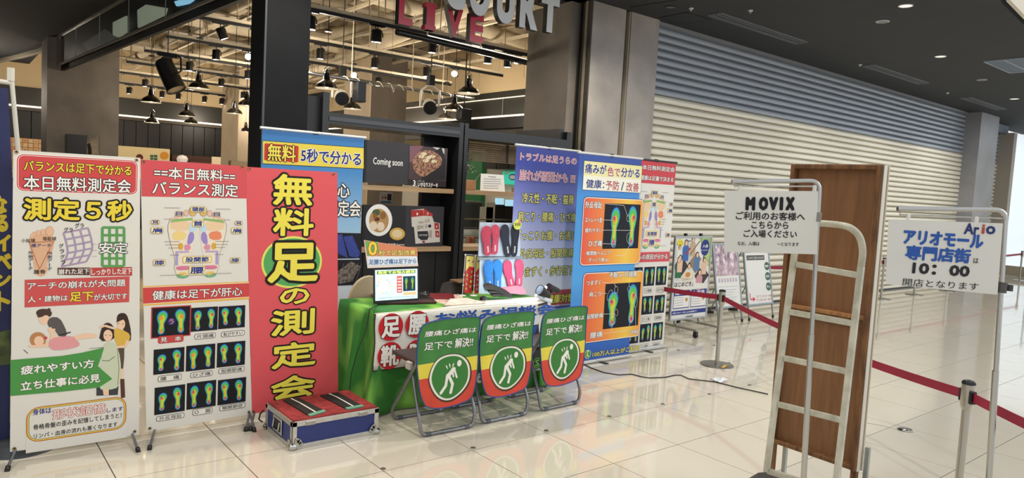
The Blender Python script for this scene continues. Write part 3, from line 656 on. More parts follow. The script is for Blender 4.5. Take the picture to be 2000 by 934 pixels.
# ---- hanging letters
def letters(name, word, boxes, y, face, side, label, depth=.07, BO=.05):
    t = thing(name, label, 'sign', P((boxes[0][0]+boxes[0][2])/2, boxes[0][3], Y=y))
    fr = Fr((0, y, 0), (1, 0, 0), (0, 0, 1))
    for ch, (a, b_, c, d) in zip(word, boxes):
        u0, v0 = fr.px(a, d); u1, v1 = fr.px(c, b_); v1 = max(v1, v0+.2)
        vs, fs, bb = tmesh(ch, BO, 8); sx = (u1-u0)/(bb[2]-bb[0]); sy = (v1-v0)/(bb[3]-bb[1])
        pts = [fr.w(u0+(x-bb[0])*sx, v0+(yy-bb[1])*sy) for x, yy in vs]
        m = MB(face); m.add(pts, fs); n = len(pts); m.mat(side)
        ec = {}
        for f in fs:
            for i in range(len(f)):
                e = (f[i], f[(i+1) % len(f)]); ec[tuple(sorted(e))] = ec.get(tuple(sorted(e)), 0)+1
        m.add([p+Vector((0, depth, 0)) for p in pts], fs)
        base_ = len(m.v)
        m.add(pts+[p+Vector((0, depth, 0)) for p in pts], [(e[0], e[1], e[1]+n, e[0]+n) for e, k in ec.items() if k == 1])
        if ch == 'I':
            for vv in (v0, v1-.045): m.mat(face); c_ = (u0+u1)/2; m.box(fr.w(c_-.062, vv, 0)+Vector((0, -.001, 0)), fr.w(c_+.062, vv+.045, 0)+Vector((0, depth, 0)))
        m.build('letter', t, recalc=False)
        MB(M('#3a3835', .4, .6)).cyl(fr.w((u0+u1)/2, v1-.02, -depth/2), fr.w((u0+u1)/2, 3.8, -depth/2), .006, 6).build('hanging_rod', t)
RED = M('#b52238', .25, coat=.5); LB = M('#17161a', .5)
letters('hanging_sign', 'LIVE', [(778, -8, 808, 46), (832, 8, 851, 57), (872, 20, 905, 69), (917, 31, 946, 80)], 2.74, RED, LB, 'red hanging letters LIVE with black sides')
letters('hanging_sign', 'COURT', [(868, -62, 912, 13), (915, -50, 960, 26), (969, -32, 1008, 42), (1014, -22, 1054, 52), (1055, -4, 1094, 59)], 2.63, M('#d5d7d8', .45), LB, 'white hanging letters COURT above the red letters', BO=.06)
# ---- menu shelf wall
BF = M('#1b1c1e', .42, noise=.08, scale=6); WOOD = M('#a98b68', .55, noise=.14, scale=3, stretch=(.6, 6, 12)); BPL = M('#151517', .5, noise=.2, scale=4)
fr = Fr((0, 2.55, 0), (1, 0, 0), (0, 0, 1))
us = thing('menu_shelf', 'black framed shelf stand holding the menu pictures', 'shelf', (1.5, 2.6, 0))
zt = 2.10
for x0, x1 in ((.70, .76), (2.15, 2.20), (2.215, 2.26)): MB(BF).box((x0, 2.56, 0), (x1, 2.95, 2.22 if x0 > 1 else 2.34)).build('upright', us)
MB(BF).box((.76, 2.56, zt-.03), (2.15, 2.95, zt+.07)).build('top_beam', us)
MB(M('#3c3d42', .4)).box((.76, 2.552, zt+.0), (2.15, 2.56, zt+.035)).build('beam_strip', us)
MB(BPL).box((.575, 2.62, 0), (.70, 2.9, 2.3)).build('side_panel', us)
MB(BPL).box((1.93, 2.86, .95), (2.15, 2.93, 2.07)).build('back_panel', us)
for z in (1.505, .925): MB(WOOD).box((.76, 2.57, z), (2.12, 2.93, z+.045)).build('shelf', us)
for k in range(7):
    x = .76+k*.2; MB(BPL).box((x+.004, 2.6, .02), (x+.196, 2.63, .92)).build('plank', us)
MB(M('#0c0c0d', .6)).box((.76, 2.63, 0), (2.15, 2.66, .92)).build('lower_backing', us)
u2 = thing('shelf_partition', 'black frame right of the menu shelf opening onto the green shop', 'shelf', (3, 2.6, 0))
MB(BF).box((2.26, 2.56, zt-.03), (3.62, 2.9, zt+.07)).build('top_beam', u2)
MB(BF).box((3.62, 2.56, 0), (3.69, 2.9, zt+.16)).build('upright', u2)
MB(BF).box((3.55, 2.62, zt+.07), (3.62, 3.4, zt+.19)).build('end_block', u2)
for z in (1.505, .925): MB(WOOD).box((2.26, 2.57, z), (3.62, 2.9, z+.045)).build('shelf', u2)
for k in range(7): MB(BPL).box((2.262+k*.195, 2.6, .02), (2.45+k*.195, 2.63, .92)).build('plank', u2)
# bamboo shade
bs = thing('slatted_shade', 'brown slatted roller shade under the black beam', 'shade', (2.9, 2.96, 1.9))
for k in range(9): MB(M('#8a7352', .6, noise=.2, scale=9)).box((2.27, 2.93, 2.06-.022*k-.018), (3.6, 2.945, 2.06-.022*k)).build('slat', bs)
for x in (2.5, 3.05): MB(M('#3b3226', .7)).box((x, 2.925, 1.87), (x+.03, 2.95, 2.07)).build('tape', bs)
# menu boards
def board(px4, name, label, cat, col='#39373b', t=.03, grp=None, yy=2.6, lean=.0):
    """upright board on a shelf whose face lies in the plane y=yy; px4 = left top right bottom in photo pixels of its visible face"""
    f = Fr((0, yy, 0), (1, 0, 0), (0, 0, 1)); a = f.px(*px4[0]); b_ = f.px(*px4[1])
    r = thing(name, label, cat, (a[0], yy, min(a[1], b_[1])), grp)
    MB(F(col)).box((a[0], yy, b_[1]), (b_[0], yy+t, a[1])).build('board_panel', r)
    MB(M('#0d0d0e', .5)).box((a[0]-.02, yy+.002, b_[1]), (a[0], yy+t, a[1])).build('board_edge', r)
    return r, Pr(f), (a[0], b_[1], b_[0], a[1])
K = (700, 230, 3.458)
r, p, B = board(((717.5, 273), (796, 361)), 'menu_board', 'dark grey board reading Coming soon on the upper shelf', 'menu board', grp=None)
p.at(*K).text('Coming soon', 98, 328, 300, 283, [(.008, '#eeeeea')]); p.done(r)
r, p, B = board(((799.5, 283), (871, 366)), 'menu_board', 'menu board with a grilled steak picture on the upper shelf', 'menu board', col='#2d2426')
p.at(*K)
p.rr(B[0]+.005, B[1]+.06, B[2]-.005, B[3]-.005, '#4a3b3d', 1); p.poly([(345, 190), (440, 190), (360, 300), (345, 300)], '#7b5560', 2); p.poly([(500, 198), (580, 208), (580, 245)], '#c9c6c6', 2); p.poly([(390, 300), (560, 200), (590, 290), (585, 420), (430, 425)], '#29262a', 2)
STK = M('#6e3f2e', .5, noise=.45, scale=45, col2='#b98a6c')
p.fill([p.uv(*q) for q in chaikin([(362, 290), (400, 235), (450, 215), (520, 230), (570, 275), (555, 330), (490, 370), (440, 405), (395, 385), (368, 340)], 2)], STK, 3)
for x, y in ((425, 262), (470, 270), (498, 262), (455, 290), (510, 295), (440, 245)): p.ell(x, y, 20, 12, '#d8c7a4', 4, 12)
for k in range(4): p.line([(380+k*38, 365-k*8), (430+k*38, 245)], .004, '#40201a', 5)
p.text('3', 368, 460, 385, 423, [(.02, '#f1efec')]); p.text('ステーキ', 403, 433, 445, 424, [(.01, '#d9d5d2')]); p.text('いきなりステーキ', 403, 465, 536, 443, [(.02, '#f1efec')]); p.line([(396, 420), (396, 462)], .002, '#b9b5b2', 3); p.done(r)
r, p, B = board(((714, 400), (790, 481)), 'menu_board', 'menu board with a white ramen bowl on the lower shelf', 'menu board', col='#262527')
p.at(*K); p.ell(138, 692, 90, 108, '#e8e6e0', 2); p.ell(138, 695, 66, 80, '#b08a58', 3); p.ell(120, 640, 26, 22, '#4c5a38', 4); p.ell(100, 730, 26, 30, '#dfcdb2', 4); p.ell(150, 735, 26, 30, '#dfcdb2', 4); p.ell(125, 685, 18, 14, '#5b2f22', 5); p.ell(165, 660, 20, 26, '#8a6036', 4); p.ell(110, 665, 12, 20, '#8e5a30', 5)
p.ell(262, 785, 52, 42, '#c9a24e', 2); p.ell(262, 785, 36, 28, '#d9c59a', 3); p.text('らーめん花月嵐 Express', 130, 868, 310, 848, [(.012, '#e9e7e2')]); p.done(r)
r, p, B = board(((793.5, 402), (864, 482)), 'menu_board', 'dark board with a grey and red floor plan on the lower shelf', 'menu board', col='#353338')
p.at(*K); p.poly([(355, 625), (440, 615), (495, 660), (510, 705), (548, 712), (550, 840), (385, 852), (375, 740), (360, 735)], '#c9c4bd', 2)
p.poly([(353, 625), (437, 622), (440, 662), (358, 672)], '#a53230', 3); p.poly([(440, 612), (500, 650), (502, 665), (440, 662)], '#b23a36', 3); p.poly([(512, 710), (542, 712), (544, 755), (514, 753)], '#a53230', 3); p.poly([(518, 762), (545, 765), (546, 808), (520, 806)], '#a53230', 3)
p.poly([(398, 768), (468, 765), (475, 800), (465, 825), (425, 828), (402, 810)], '#2e2c30', 3); p.ell(481, 732, 11, 11, '#2e2c30', 3)
for x, y, w, h in ((405, 700, 34, 14), (448, 690, 12, 20), (466, 685, 12, 20), (395, 728, 44, 20), (450, 722, 14, 24), (478, 760, 18, 50), (395, 748, 20, 8)): p.poly([(x, y), (x+w, y), (x+w, y+h), (x, y+h)], '#a59c8f', 3)
p.ell(440, 838, 10, 7, '#8a2b2b', 4)
for s_, x, y in (('1', 392, 658), ('3', 462, 656), ('4', 522, 744), ('5', 528, 795)): p.text(s_, x, y, x+9, y-16, [(.02, '#f2e9e6')], lv=5)
p.text('LIVE STAGE', 407, 798, 466, 788, [(.01, '#dedad5')], lv=5); p.done(r)
# lower small things behind the shelf
t = thing('takeaway_poster', 'small white poster with food pictures hanging between the shelves', 'poster', (1.2, 3.4, 1.3)); f = Fr((0, 3.4, 0), (1, 0, 0), (0, 0, 1)); a = f.px(743, 375); c_ = f.px(766, 397)
MB(WHITEP).box((a[0], 3.4, c_[1]), (c_[0], 3.41, a[1])).build('sheet', t); MB(TB).cyl(((a[0]+c_[0])/2, 3.405, a[1]), ((a[0]+c_[0])/2, 3.405, 4.75), .0015, 5).build('hanging_line', t); p = Pr(f, K); p.ell(163, 540, 8, 9, '#d8863a', 2); p.ell(183, 540, 8, 9, '#c9552e', 2); p.rect(196, 515, 222, 560, '#3a322c', 2); p.rect(150, 562, 222, 580, '#5a96b0', 2); p.line([(158, 520), (190, 522)], .004, '#8a8070', 2); p.done(t)
tag(MB(M('#b39a76', .6, noise=.08, scale=2)).box((1.0, 6.0, 1.05), (2.6, 6.1, 1.75)).build('wall_or_reflection_panel'), 'beige wall panel seen between the two menu shelves', 'panel')
# ---- the green shop seen through the frame
f = Fr((6.9, 0, 0), (0, -1, 0), (0, 0, 1))
def xw(x0, y0, x1, y1, m, name, lb, cat, X=6.9, th=.05):
    a, c = P(x0, y0, X=X), P(x1, y1, X=X); lo = Vector((X, min(a.y, c.y), min(a.z, c.z))); hi = Vector((X+th, max(a.y, c.y), max(a.z, c.z)))
    return tag(MB(m).box(lo, hi).build(name), lb, cat)
struct(MB(M('#e6e2d8', .6)).box((7.0, 3.0, 0), (7.1, 12, 2.62)).build('wall_shop'))
gw = P(902, 300, X=6.9).y; ge = P(946, 300, X=6.9).y
tag(MB(M('#1f7d47', .5)).box((6.86, ge, .2), (6.96, gw+1.2, 2.3)).build('shop_wall_panel'), 'green wall of the shop behind the frame', 'wall panel')
cb = thing('wall_cabinet', 'row of black wall cabinets above the shop counter', 'cabinet', (6.6, 4, 1.6)); y0 = P(946, 330, X=6.6).y; y1 = P(1045, 330, X=6.6).y; z0 = P(960, 330, X=6.6).z
for k in range(4): MB(M('#1d1d1e', .4)).box((6.6, y1+(y0-y1)*k/4+.01, z0), (6.9, y1+(y0-y1)*(k+1)/4-.01, z0+.38)).build('door', cb)
mo = thing('menu_screen', 'teal advertising screen on the shop wall', 'screen', P(985, 362, X=6.85)); a, c = P(983, 335, X=6.85), P(1030, 362, X=6.85)
MB(M('#35b79d', .4, emit=.7)).box((6.83, c.y, c.z), (6.88, a.y, a.z)).build('screen_panel', mo)
p = Pr(Fr((6.83, 0, 0), (0, -1, 0), (0, 0, 1)), (990, 260, 3.891)); p.ell(45, 335, 30, 24, '#2e6fb0', 2); p.ell(45, 335, 24, 16, '#e8f4f8', 3); p.at(700, 230, 3.458); p.text('NEW', 988, 384, 1024, 368, [(.03, '#e8e06a')]); p.done(mo)
# shop counter with tablets and display case
ct = thing('shop_counter', 'white shop counter with a glass front and metal rails', 'counter', (5.2, 4.6, 0))
MB(M('#e9e6de', .4)).box((3.3, 5.17, 0), (6.0, 5.8, .948)).build('body', ct)
for k in range(3): MB(M('#cfeee2', .05, trans=.9)).box((3.2, 4.9, .55+k*.17), (4.8, 5.15, .56+k*.17)).build('glass_shelf', ct)
b = MB(CHROME)
for k in range(16): b.cyl((3.1+k*.12, 4.86, .25), (3.1+k*.12, 4.86, .86), .008, 6)
for z in (.3, .62, .86, 1.12): b.cyl((3.0, 4.86, z), (5.2, 4.86, z), .01, 6)
stuff(b.build('rail_bars', ct))
for k, (x0, y0, x1, y1) in enumerate(((968, 387, 983, 400), (988, 390, 1003, 403))):
    a, c = P(x0, y0, Y=5.25), P(x1, y1, Y=5.25); t = thing('tablet_till', ['left','right'][k]+' tablet till with a pale blue screen on the shop counter', 'tablet', (a.x, 5.25, .95)); MB(M('#a6d8f0', .2, emit=.8)).box((a.x, 5.24, c.z), (c.x, 5.26, a.z)).build('screen', t); MB(BLACK).box((a.x-.01, 5.26, .95), (c.x+.03, 5.45, max(1.0, c.z))).build('stand', t)
a, c = P(900, 392, Y=5.2), P(945, 408, Y=5.2); tag(MB(M('#474a48', .25)).box((a.x, 5.2, .95), (c.x, 5.5, a.z)).build('display_case', bevel=.03), 'dark rounded display case on the left of the shop counter', 'display case')
for k, x in enumerate((916, 925)):
    a, c = P(x, 450, Y=4.6), P(x+6, 484, Y=4.6); tag(MB(M('#a5694a', .4)).lathe([(0, 0), (.035, 0), (.035, .13), (.02, .16), (0, .165)], (a.x, 4.6, c.z), 14).build('syrup_bottle', smooth=True), ['left','right'][k]+' brown bottle behind the shop rail', 'bottle', 'brown bottles behind the rail')
b = MB(M('#6b4a34', .6)); b.box((3.0, 4.4, .72), (4.6, 4.8, .76)); b.box((3.0, 4.42, 0), (3.05, 4.78, .72)); b.box((4.55, 4.42, 0), (4.6, 4.78, .72)); tag(b.build('counter_shelf'), 'brown low shelf under the bottles in the shop', 'shelf')
for k,(x0,y0,x1,y1,c_) in enumerate(((950,395,966,412,'#cfc9c0'),(938,404,962,420,'#e2ddd2'))):
    a,c=P(x0,y0,Y=5.19),P(x1,y1,Y=5.19); tag(MB(M(c_,.5)).box((a.x,5.18,.95),(c.x,5.195,a.z)).build('notice_card'), ['tall pale notice card beside the tablets','wide cream notice card above the shop rail'][k],'card')
# things on the partition shelf
t = thing('potted_plant', 'small leafy plant in a square wooden box on the partition shelf', 'plant', (2.35, 2.7, 1.55)); a = P(911, 376, Y=2.72); a.x = 2.37
MB(M('#a8794e', .55, noise=.2, scale=8)).box((a.x-.09, 2.66, 1.55), (a.x+.09, 2.84, 1.655)).build('wooden_box', t, bevel=.004)
b = MB(M('#5b4a35', .7))
for k in range(9):
    an = k*.7; b.tube([(a.x, 2.75, 1.65), (a.x+.03*math.cos(an), 2.75+.03*math.sin(an), 1.74), (a.x+.07*math.cos(an), 2.75+.05*math.sin(an), 1.80+.01*k)], .003, 5)
b.build('stems', t)
lf = MB(M('#6f8f68', .5, noise=.2, scale=30)); lf2 = MB(M('#b9c6a6', .5)); random.seed(5)
for k in range(150):
    c_ = Vector((a.x+random.gauss(0, .04), 2.75+random.gauss(0, .035), 1.79+random.gauss(0, .05))); d = Vector((random.uniform(-1, 1), random.uniform(-1, 1), random.uniform(-.3, 1))).normalized()*.03; s_ = d.cross(Vector((random.random(), random.random(), .2))).normalized()*.006
    (lf if k % 3 else lf2).add([c_, c_+d*.5+s_, c_+d, c_+d*.5-s_], [(0, 1, 2, 3)])
stuff(lf.build('foliage', t, recalc=False)); stuff(lf2.build('pale_foliage', t, recalc=False))
ns = thing('paper_notice', 'white printed notice sheet folded like a tent on the partition shelf', 'notice', (2.9, 2.7, 1.55)); f = Fr((0, 2.66, 0), (1, 0, 0), (0, 0, 1)); K2 = (870, 270, 4.063)
a = f.px(939.5, 339); c_ = f.px(982, 374); MB(WHITEP).hexa([(a[0], 2.66, 1.55), (c_[0]+.03, 2.66, 1.55), (c_[0]+.03, 2.664, 1.55), (a[0], 2.664, 1.55), (a[0]+.0, 2.66, a[1]), (c_[0], 2.66, a[1]), (c_[0], 2.664, a[1]), (a[0], 2.664, a[1])]).build('front_sheet', ns)
MB(WHITEP).prism([(a[0], 2.665, a[1]), (a[0]-.06, 2.8, 1.55), (a[0]-.056, 2.8, 1.55), (a[0]+.004, 2.665, a[1])], (0, .004, 0)).build('back_sheet', ns)
p = Pr(f, K2)
for k in range(6): p.line([(300+(k == 0)*40, 305+k*18), (440-(k == 0)*40-(k > 3)*20, 309+k*18)], .0035 if k else .005, '#5b5852', 2)
p.done(ns)
tag(MB(WOOD).box((3.05, 2.66, 1.55), (3.25, 2.8, 1.60)).build('wooden_tray'), 'small wooden tray on the partition shelf behind the purple banner', 'tray')
# ---- far shops at the back left
f = Fr((0, 17.0, 0), (1, 0, 0), (0, 0, 1))
bf = thing('shop_fascia', 'cream shop fascia with coloured shapes over the second red banner', 'sign', (2, 17, 1.6)); a = f.px(226, 284); c_ = f.px(331, 330)
MB(M('#dcc795', .6, noise=.05, scale=1, emit=.1)).box((a[0], 16.95, 1.3), (c_[0], 17.05, a[1])).build('fascia_board', bf, bevel=.03)
p = Pr(Fr((0, 16.95, 0), (1, 0, 0), (0, 0, 1)), (220, 230, 6.667)); p.ell(350, 520, 48, 46, '#6a2f2a', 2); p.ell(672, 495, 58, 52, '#dd9a3e', 2)
for x in (488, 538):
    for y in (483, 522): p.rect(x, y, x+44, y+36, '#3c6b48', 2)
p.done(bf)
tf = thing('tiled_panel', 'orange and cream patterned tile panel at far left', 'panel', (-.5, 17, 1.5)); x0 = f.px(12, 266)[0]; x1 = f.px(82, 275)[0]+.5; 
MB(M('#c98f5c', .6)).box((x0, 17.0, 1.2), (x1, 17.05, 2.15)).build('backing', tf); k = 0
for i in range(int((x1-x0)/.105)):
    for j in range(9):
        x = x0+.01+i*.105; z = 2.05-j*.105
        MB(M('#e3c79a' if (i+j) % 3 else '#ddb27c', .4)).box((x, 16.985, z), (x+.085, 17.0, z+.085)).build('tile', tf, bevel=.0)
        if j < 4 and (i*j+i) % 2: MB(M('#b97c4c', .5)).lathe([(0, 0), (.022, 0)], (x+.042, 16.984, z+.042), 10, (0, -1, 0)).build('tile_motif', tf)
sb = thing('food_stall', 'brown lit food stall with menu boards beside the back column', 'stall', (3.6, 16.9, 0)); x0 = f.px(331, 290)[0]; x1 = f.px(470, 310)[0]
MB(M('#4a2c20', .6, noise=.15, scale=2)).box((x0+.05, 16.9, 0), (x1, 17.08, 2.0)).build('front_panel', sb)
MB(M('#6b3b28', .6, emit=.05)).box((x0+.5, 16.86, 1.3), (x0+1.3, 16.9, 1.85)).build('door_panel', sb)
for (q0, q1, m) in (((414, 306), (438, 322), M('#d8c3a0', .5, emit=.3)), ((446, 304), (465, 322), M('#f0f0ea', .5, emit=1.0))):
    a, c_ = P(*q0, Y=16.8), P(*q1, Y=16.8); MB(m).box((a.x, 16.78, c_.z-.2), (c_.x, 16.84, a.z)).build('menu_panel', sb)
a = P(356, 310, Y=16.7); MB(M('#e3d8d0', .5, emit=.3)).lathe([(0, 0), (.12, .02), (.14, .1), (.1, .17), (0, .2)], (a.x, 16.7, a.z-.1), 18).build('lantern', sb, smooth=True)
# picture on the left pillar
pf = thing('framed_picture', 'dark framed picture of a street at night hung on the grey pillar', 'picture', (-.1, 11.55, 1.5)); f = Fr((0, 11.58, 0), (1, 0, 0), (0, 0, 1)); a = f.px(130, 262); c_ = f.px(193, 312)
MB(M('#4a4238', .5)).box((a[0], 11.56, c_[1]), (c_[0], 11.6, a[1])).build('frame', pf)
p = Pr(Fr((0, 11.56, 0), (1, 0, 0), (0, 0, 1)), (0, 100, 4.061)); p.rect(531, 656, 786, 900, M('#161312', .3), 1); p.rect(690, 662, 783, 900, M('#3a3029', .3, noise=.5, scale=5, col2='#a08e74'), 2); p.poly([(690, 740), (712, 725), (725, 770), (728, 820), (700, 820)], '#1d1512', 3); p.done(pf)
# ================================================================ X-STAND BANNERS
VIN = dict(rough=.45, spec=.35)
def xbanner(corners, col, label, Y=1.12, feet=(), grp='banners on cross stands'):
    fr = Fr((0, Y, 0), (1, 0, 0), (0, 0, 1)); q = [fr.px(*c) for c in corners]   # tl tr br bl
    cx = sum(a[0] for a in q)/4; t = thing('banner_stand', label, 'banner', (cx, Y, 0), grp)
    b = MB(M(col, .45, bump=.04, scale=2.2, spec=.35)); b.prism([fr.w(*a) for a in q], (0, .0025, 0)); b.build('banner_sheet', t)
    MB(M('#dedad0', .5)).box((q[0][0]-.0, Y+.004, min(q[0][1], q[1][1])-.03), (q[1][0], Y+.012, min(q[0][1], q[1][1])-.012)).build('cross_bar', t)
    b = MB(M('#8e9194', .3, .8)); hub = Vector((cx, Y+.09, .8))
    for s_ in (0, 1):
        b.tube([hub, fr.w(q[s_][0]+(.02 if s_ == 0 else -.02), q[s_][1]-.02, -.008)], .005, 6)
    b.build('support_rod', t)
    for i, (sx, sy, fx, fy) in enumerate(feet):
        e = P(fx, fy, Z=.012); st = P(sx, sy, Y=Y+.006); d = (e-st).normalized(); st = st-d*.02; st.y = Y+.014
        MB(M('#7d8288', .3, .7)).tube([hub if False else st, e], .0075, 10).build('leg', t, smooth=True)
        MB(RUBBER).tube([e-d.normalized()*.02, e+Vector((0, 0, -.012))+d.normalized()*.006], .0125, 10).build('rubber_foot', t, smooth=True)
    return t, fr, q
A_, B_ = (0, 280, 3.113), (0, 560, 2.497)
t, fr, q = xbanner([(26, 293), (274, 308.5), (271.5, 849), (19.5, 883)], '#dedad0', 'white banner on a stand with massage drawings, leftmost of the front banners', feet=[(29, 880, 14, 916), (258, 849, 270, 879)])
p = Pr(fr, A_)
b = p.rect(95, 57, 840, 318, '#f1eee6', 1, .035); p.rr(b[0]+.005, b[1]+.005, b[2]-.005, b[3]-.005, '#cd4a4a', 2, .032); p.ring((b[0]+.01, b[1]+.01, b[2]-.01, b[3]-.01), .0025, '#f1eee6', 3, .028)
p.text('バランスは足下で分かる', 146, 166, 798, 140, YB, 4); p.text('本日無料測定会', 145, 280, 795, 222, WB, 4); p.text('測定５秒', 148, 462, 800, 352, [(.11, '#15120f'), (.035, '#e8cf3f')], 3)
SK = '#dcae8c'; p.ell(253, 600, 78, 62, SK, 1); p.poly([(178, 590), (330, 600), (318, 660), (285, 720), (290, 780), (262, 812), (222, 805), (205, 760), (200, 700), (182, 650)], SK, 1, 1)
for x, y, r in ((302, 535, 27), (262, 541, 17), (233, 545, 15), (209, 552, 13), (195, 565, 12)): p.ell(x, y, r*.95, r*1.15, '#c8926f', 2, 16); p.ell(x, y, r*.85, r*1.05, '#e3b795', 3, 16)
p.line([(178, 603), (325, 597), (240, 765), (178, 603)], .0022, '#b0603c', 4)
p.text('小趾球', 130, 602, 214, 580, BK, 5); p.text('母趾球', 260, 592, 342, 568, BK, 5); p.text('横アーチ', 190, 633, 312, 609, one('#2b3f78'), 5); p.text('踵骨', 205, 795, 275, 768, BK, 5)
for i, c in enumerate('外側アーチ'): p.text(c if c != 'ー' else '｜', 172 if c != 'ー' else 181, 675+i*24, 200 if c != 'ー' else 186, 655+i*24, one('#26304f'), 5)
for i, c in enumerate('内側アーチ'): p.text(c if c != 'ー' else '｜', 288 if c != 'ー' else 298, 677+i*24, 316 if c != 'ー' else 303, 657+i*24, one('#26304f'), 5)
def lattice(pts_fn, nx, ny, w, col, lv):
    for i in range(nx+1): p.line([pts_fn(i/nx, j/12) for j in range(13)], w, col, lv)
    for j in range(ny+1): p.line([pts_fn(i/8, j/ny) for i in range(9)], w, col, lv)
pur = lambda a, b_: (385+150*a+40*math.sin(b_*2.2)*(1)+(0 if b_ < .6 else -(b_-.6)*60)-20*b_, 545-30*a+205*b_)
lattice(pur, 3, 5, .0095, '#a893ad', 1); gr = lambda a, b_: (622+132*a, 512+235*b_); lattice(gr, 3, 5, .014, '#5d9b57', 1)
p.text('グラ', 388, 540, 443, 512, BK); p.text('グラ', 455, 515, 510, 486, BK)
for i, c in enumerate('グラグラ'): p.text(c, 358+i*4, 637+i*33, 386+i*4, 611+i*33, BK)
for y in (614, 651, 688): p.line([(556, y), (588, y)], .0014, '#7a5c48')
p.text('安定', 603, 670, 775, 602, [(.07, '#15120f'), (.02, '#f1efe8')], 3)
p.poly([(350, 757), (546, 755), (546, 802), (350, 800)], '#5a3a33', 1); p.text('崩れた足下', 355, 798, 542, 760, [(.02, '#ece8df')]); p.poly([(550, 757), (803, 752), (803, 805), (550, 808)], '#b94843', 1); p.text('しっかりした足下', 556, 802, 800, 760, [(.02, '#ece8df')])
p.rect(150, 830, 785, 965, '#cb5250', 1); p.text('アーチの崩れが大問題', 166, 892, 762, 826, WB, 2); p.at(*B_)
p.text('人・建物は', 136, 78, 330, 40, WB, 2); p.text('足下', 340, 73, 455, 24, [(.07, '#15120f'), (.03, '#e8cf3f')], 2); p.text('が大切です', 458, 68, 620, 30, WB, 2)
# drawn people
HR, SKN = '#3a2a22', '#ecc6a6'
p.ell(212, 128, 36, 20, '#4b3730', 1); p.ell(214, 158, 26, 26, SKN, 2); p.poly([(180, 150), (185, 118), (240, 112), (256, 128), (244, 150), (225, 136), (200, 150)], '#4b3730', 3, 1); p.ell(238, 114, 9, 9, '#4b3730', 3)
p.poly([(245, 148), (290, 150), (318, 200), (330, 240), (290, 246), (262, 205), (240, 200), (228, 175)], '#5c5654', 2, 1); p.line([(240, 200), (262, 240), (280, 268)], .018, SKN, 3); p.line([(262, 205), (250, 260)], .016, SKN, 3); p.line([(285, 238), (345, 222)], .006, '#2b2725', 4)
p.ell(185, 258, 40, 36, '#b98252', 2); p.ell(190, 265, 24, 24, SKN, 3); p.poly([(128, 285), (150, 300), (250, 292), (262, 272), (235, 262), (215, 285)], SKN, 2, 1); p.ell(222, 250, 9, 7, '#c9424a', 4)
p.poly([(236, 268), (262, 246), (360, 240), (372, 262), (395, 282), (360, 300), (270, 312), (240, 300)], '#e09a9c', 3, 1); p.poly([(355, 242), (420, 226), (470, 232), (475, 250), (420, 252), (365, 262)], SKN, 2, 1); p.line([(115, 308), (136, 326)], .003, '#4c4640'); p.line([(435, 302), (510, 296)], .0022, '#6c6660')
p.poly([(568, 150), (580, 130), (610, 128), (625, 150), (640, 220), (638, 272), (615, 250), (600, 200), (572, 200)], HR, 1, 1); p.ell(590, 182, 20, 28, SKN, 2); p.poly([(568, 175), (572, 150), (605, 140), (615, 175), (600, 160)], HR, 3)
p.poly([(556, 200), (600, 212), (636, 232), (630, 270), (606, 300), (572, 290), (556, 250)], '#d8b04a', 3, 1); p.line([(560, 205), (510, 190), (486, 200)], .012, SKN, 3); p.line([(622, 262), (612, 290), (566, 296)], .014, SKN, 4)
p.poly([(575, 300), (606, 300), (605, 350), (600, 402), (578, 400)], '#5b4a3c', 3); p.poly([(582, 400), (600, 400), (600, 450), (586, 450)], SKN, 3); p.poly([(586, 450), (606, 450), (610, 540), (590, 545)], '#5a3428', 3)
p.ell(525, 212, 30, 36, HR, 2); p.poly([(495, 200), (510, 180), (548, 185), (560, 215), (556, 262), (480, 268)], HR, 2, 1); p.ell(526, 238, 22, 28, SKN, 3)
p.poly([(478, 500), (490, 400), (500, 300), (520, 268), (555, 272), (580, 310), (592, 400), (582, 490), (530, 505)], '#c8cfb2', 3, 1); p.poly([(470, 492), (578, 486), (574, 528), (470, 532)], '#3c3f42', 2); p.line([(498, 360), (530, 362), (560, 340)], .003, '#4a4d3c', 4); p.line([(572, 300), (580, 400), (574, 480)], .002, '#4a4d3c', 4); p.poly([(500, 500), (530, 500), (530, 530), (505, 530)], SKN, 4)
for q_ in ((578, 180), (598, 182), (516, 236), (536, 238)): p.line([(q_[0]-4, q_[1]), (q_[0]+4, q_[1])], .0025, '#3a2a22', 5)
p.poly([(50, 358), (300, 338), (400, 322), (508, 297), (478, 388), (548, 450), (482, 492), (300, 512), (50, 533)], '#4c9347', 3)
p.text('疲れやすい方', 102, 430, 458, 354, [(.07, '#1a2416'), (.03, '#efece2')], 4); p.text('立ち仕事に必見', 100, 508, 487, 424, [(.07, '#1a2416'), (.03, '#efece2')], 4)
b = p.rect(127, 598, 618, 735, '#dedad0', 1); a0, a1 = p.uv(127, 765), p.uv(617, 532); b = (a0[0], a0[1], a1[0], a1[1])
p.ring(b, .005, '#b8702e', 2, .06); b = tuple(x+s for x, s in zip(b, (.005, .005, -.005, -.005))); p.ring(b, .006, '#e6c35a', 2, .055); b = tuple(x+s for x, s in zip(b, (.006, .006, -.006, -.006))); p.ring(b, .0022, '#3f5f3a', 2, .049)
p.text('身体は', 160, 628, 250, 588, one('#33387a', .02)); p.text('形状記憶', 256, 650, 514, 568, [(.05, '#b8433f'), (.012, '#eee0d8')]); p.text('します', 520, 614, 600, 584, one('#33387a', .02)); p.text('骨格骨盤の歪みを記憶してしまうと！', 163, 700, 592, 614, BK); p.text('リンパ・血液の流れも悪くなります', 165, 742, 572, 659, BK)
p.done(t); grommets(fr, [fr.px(32, 297), fr.px(266.5, 313), fr.px(28, 876.5), fr.px(263, 843)], t)
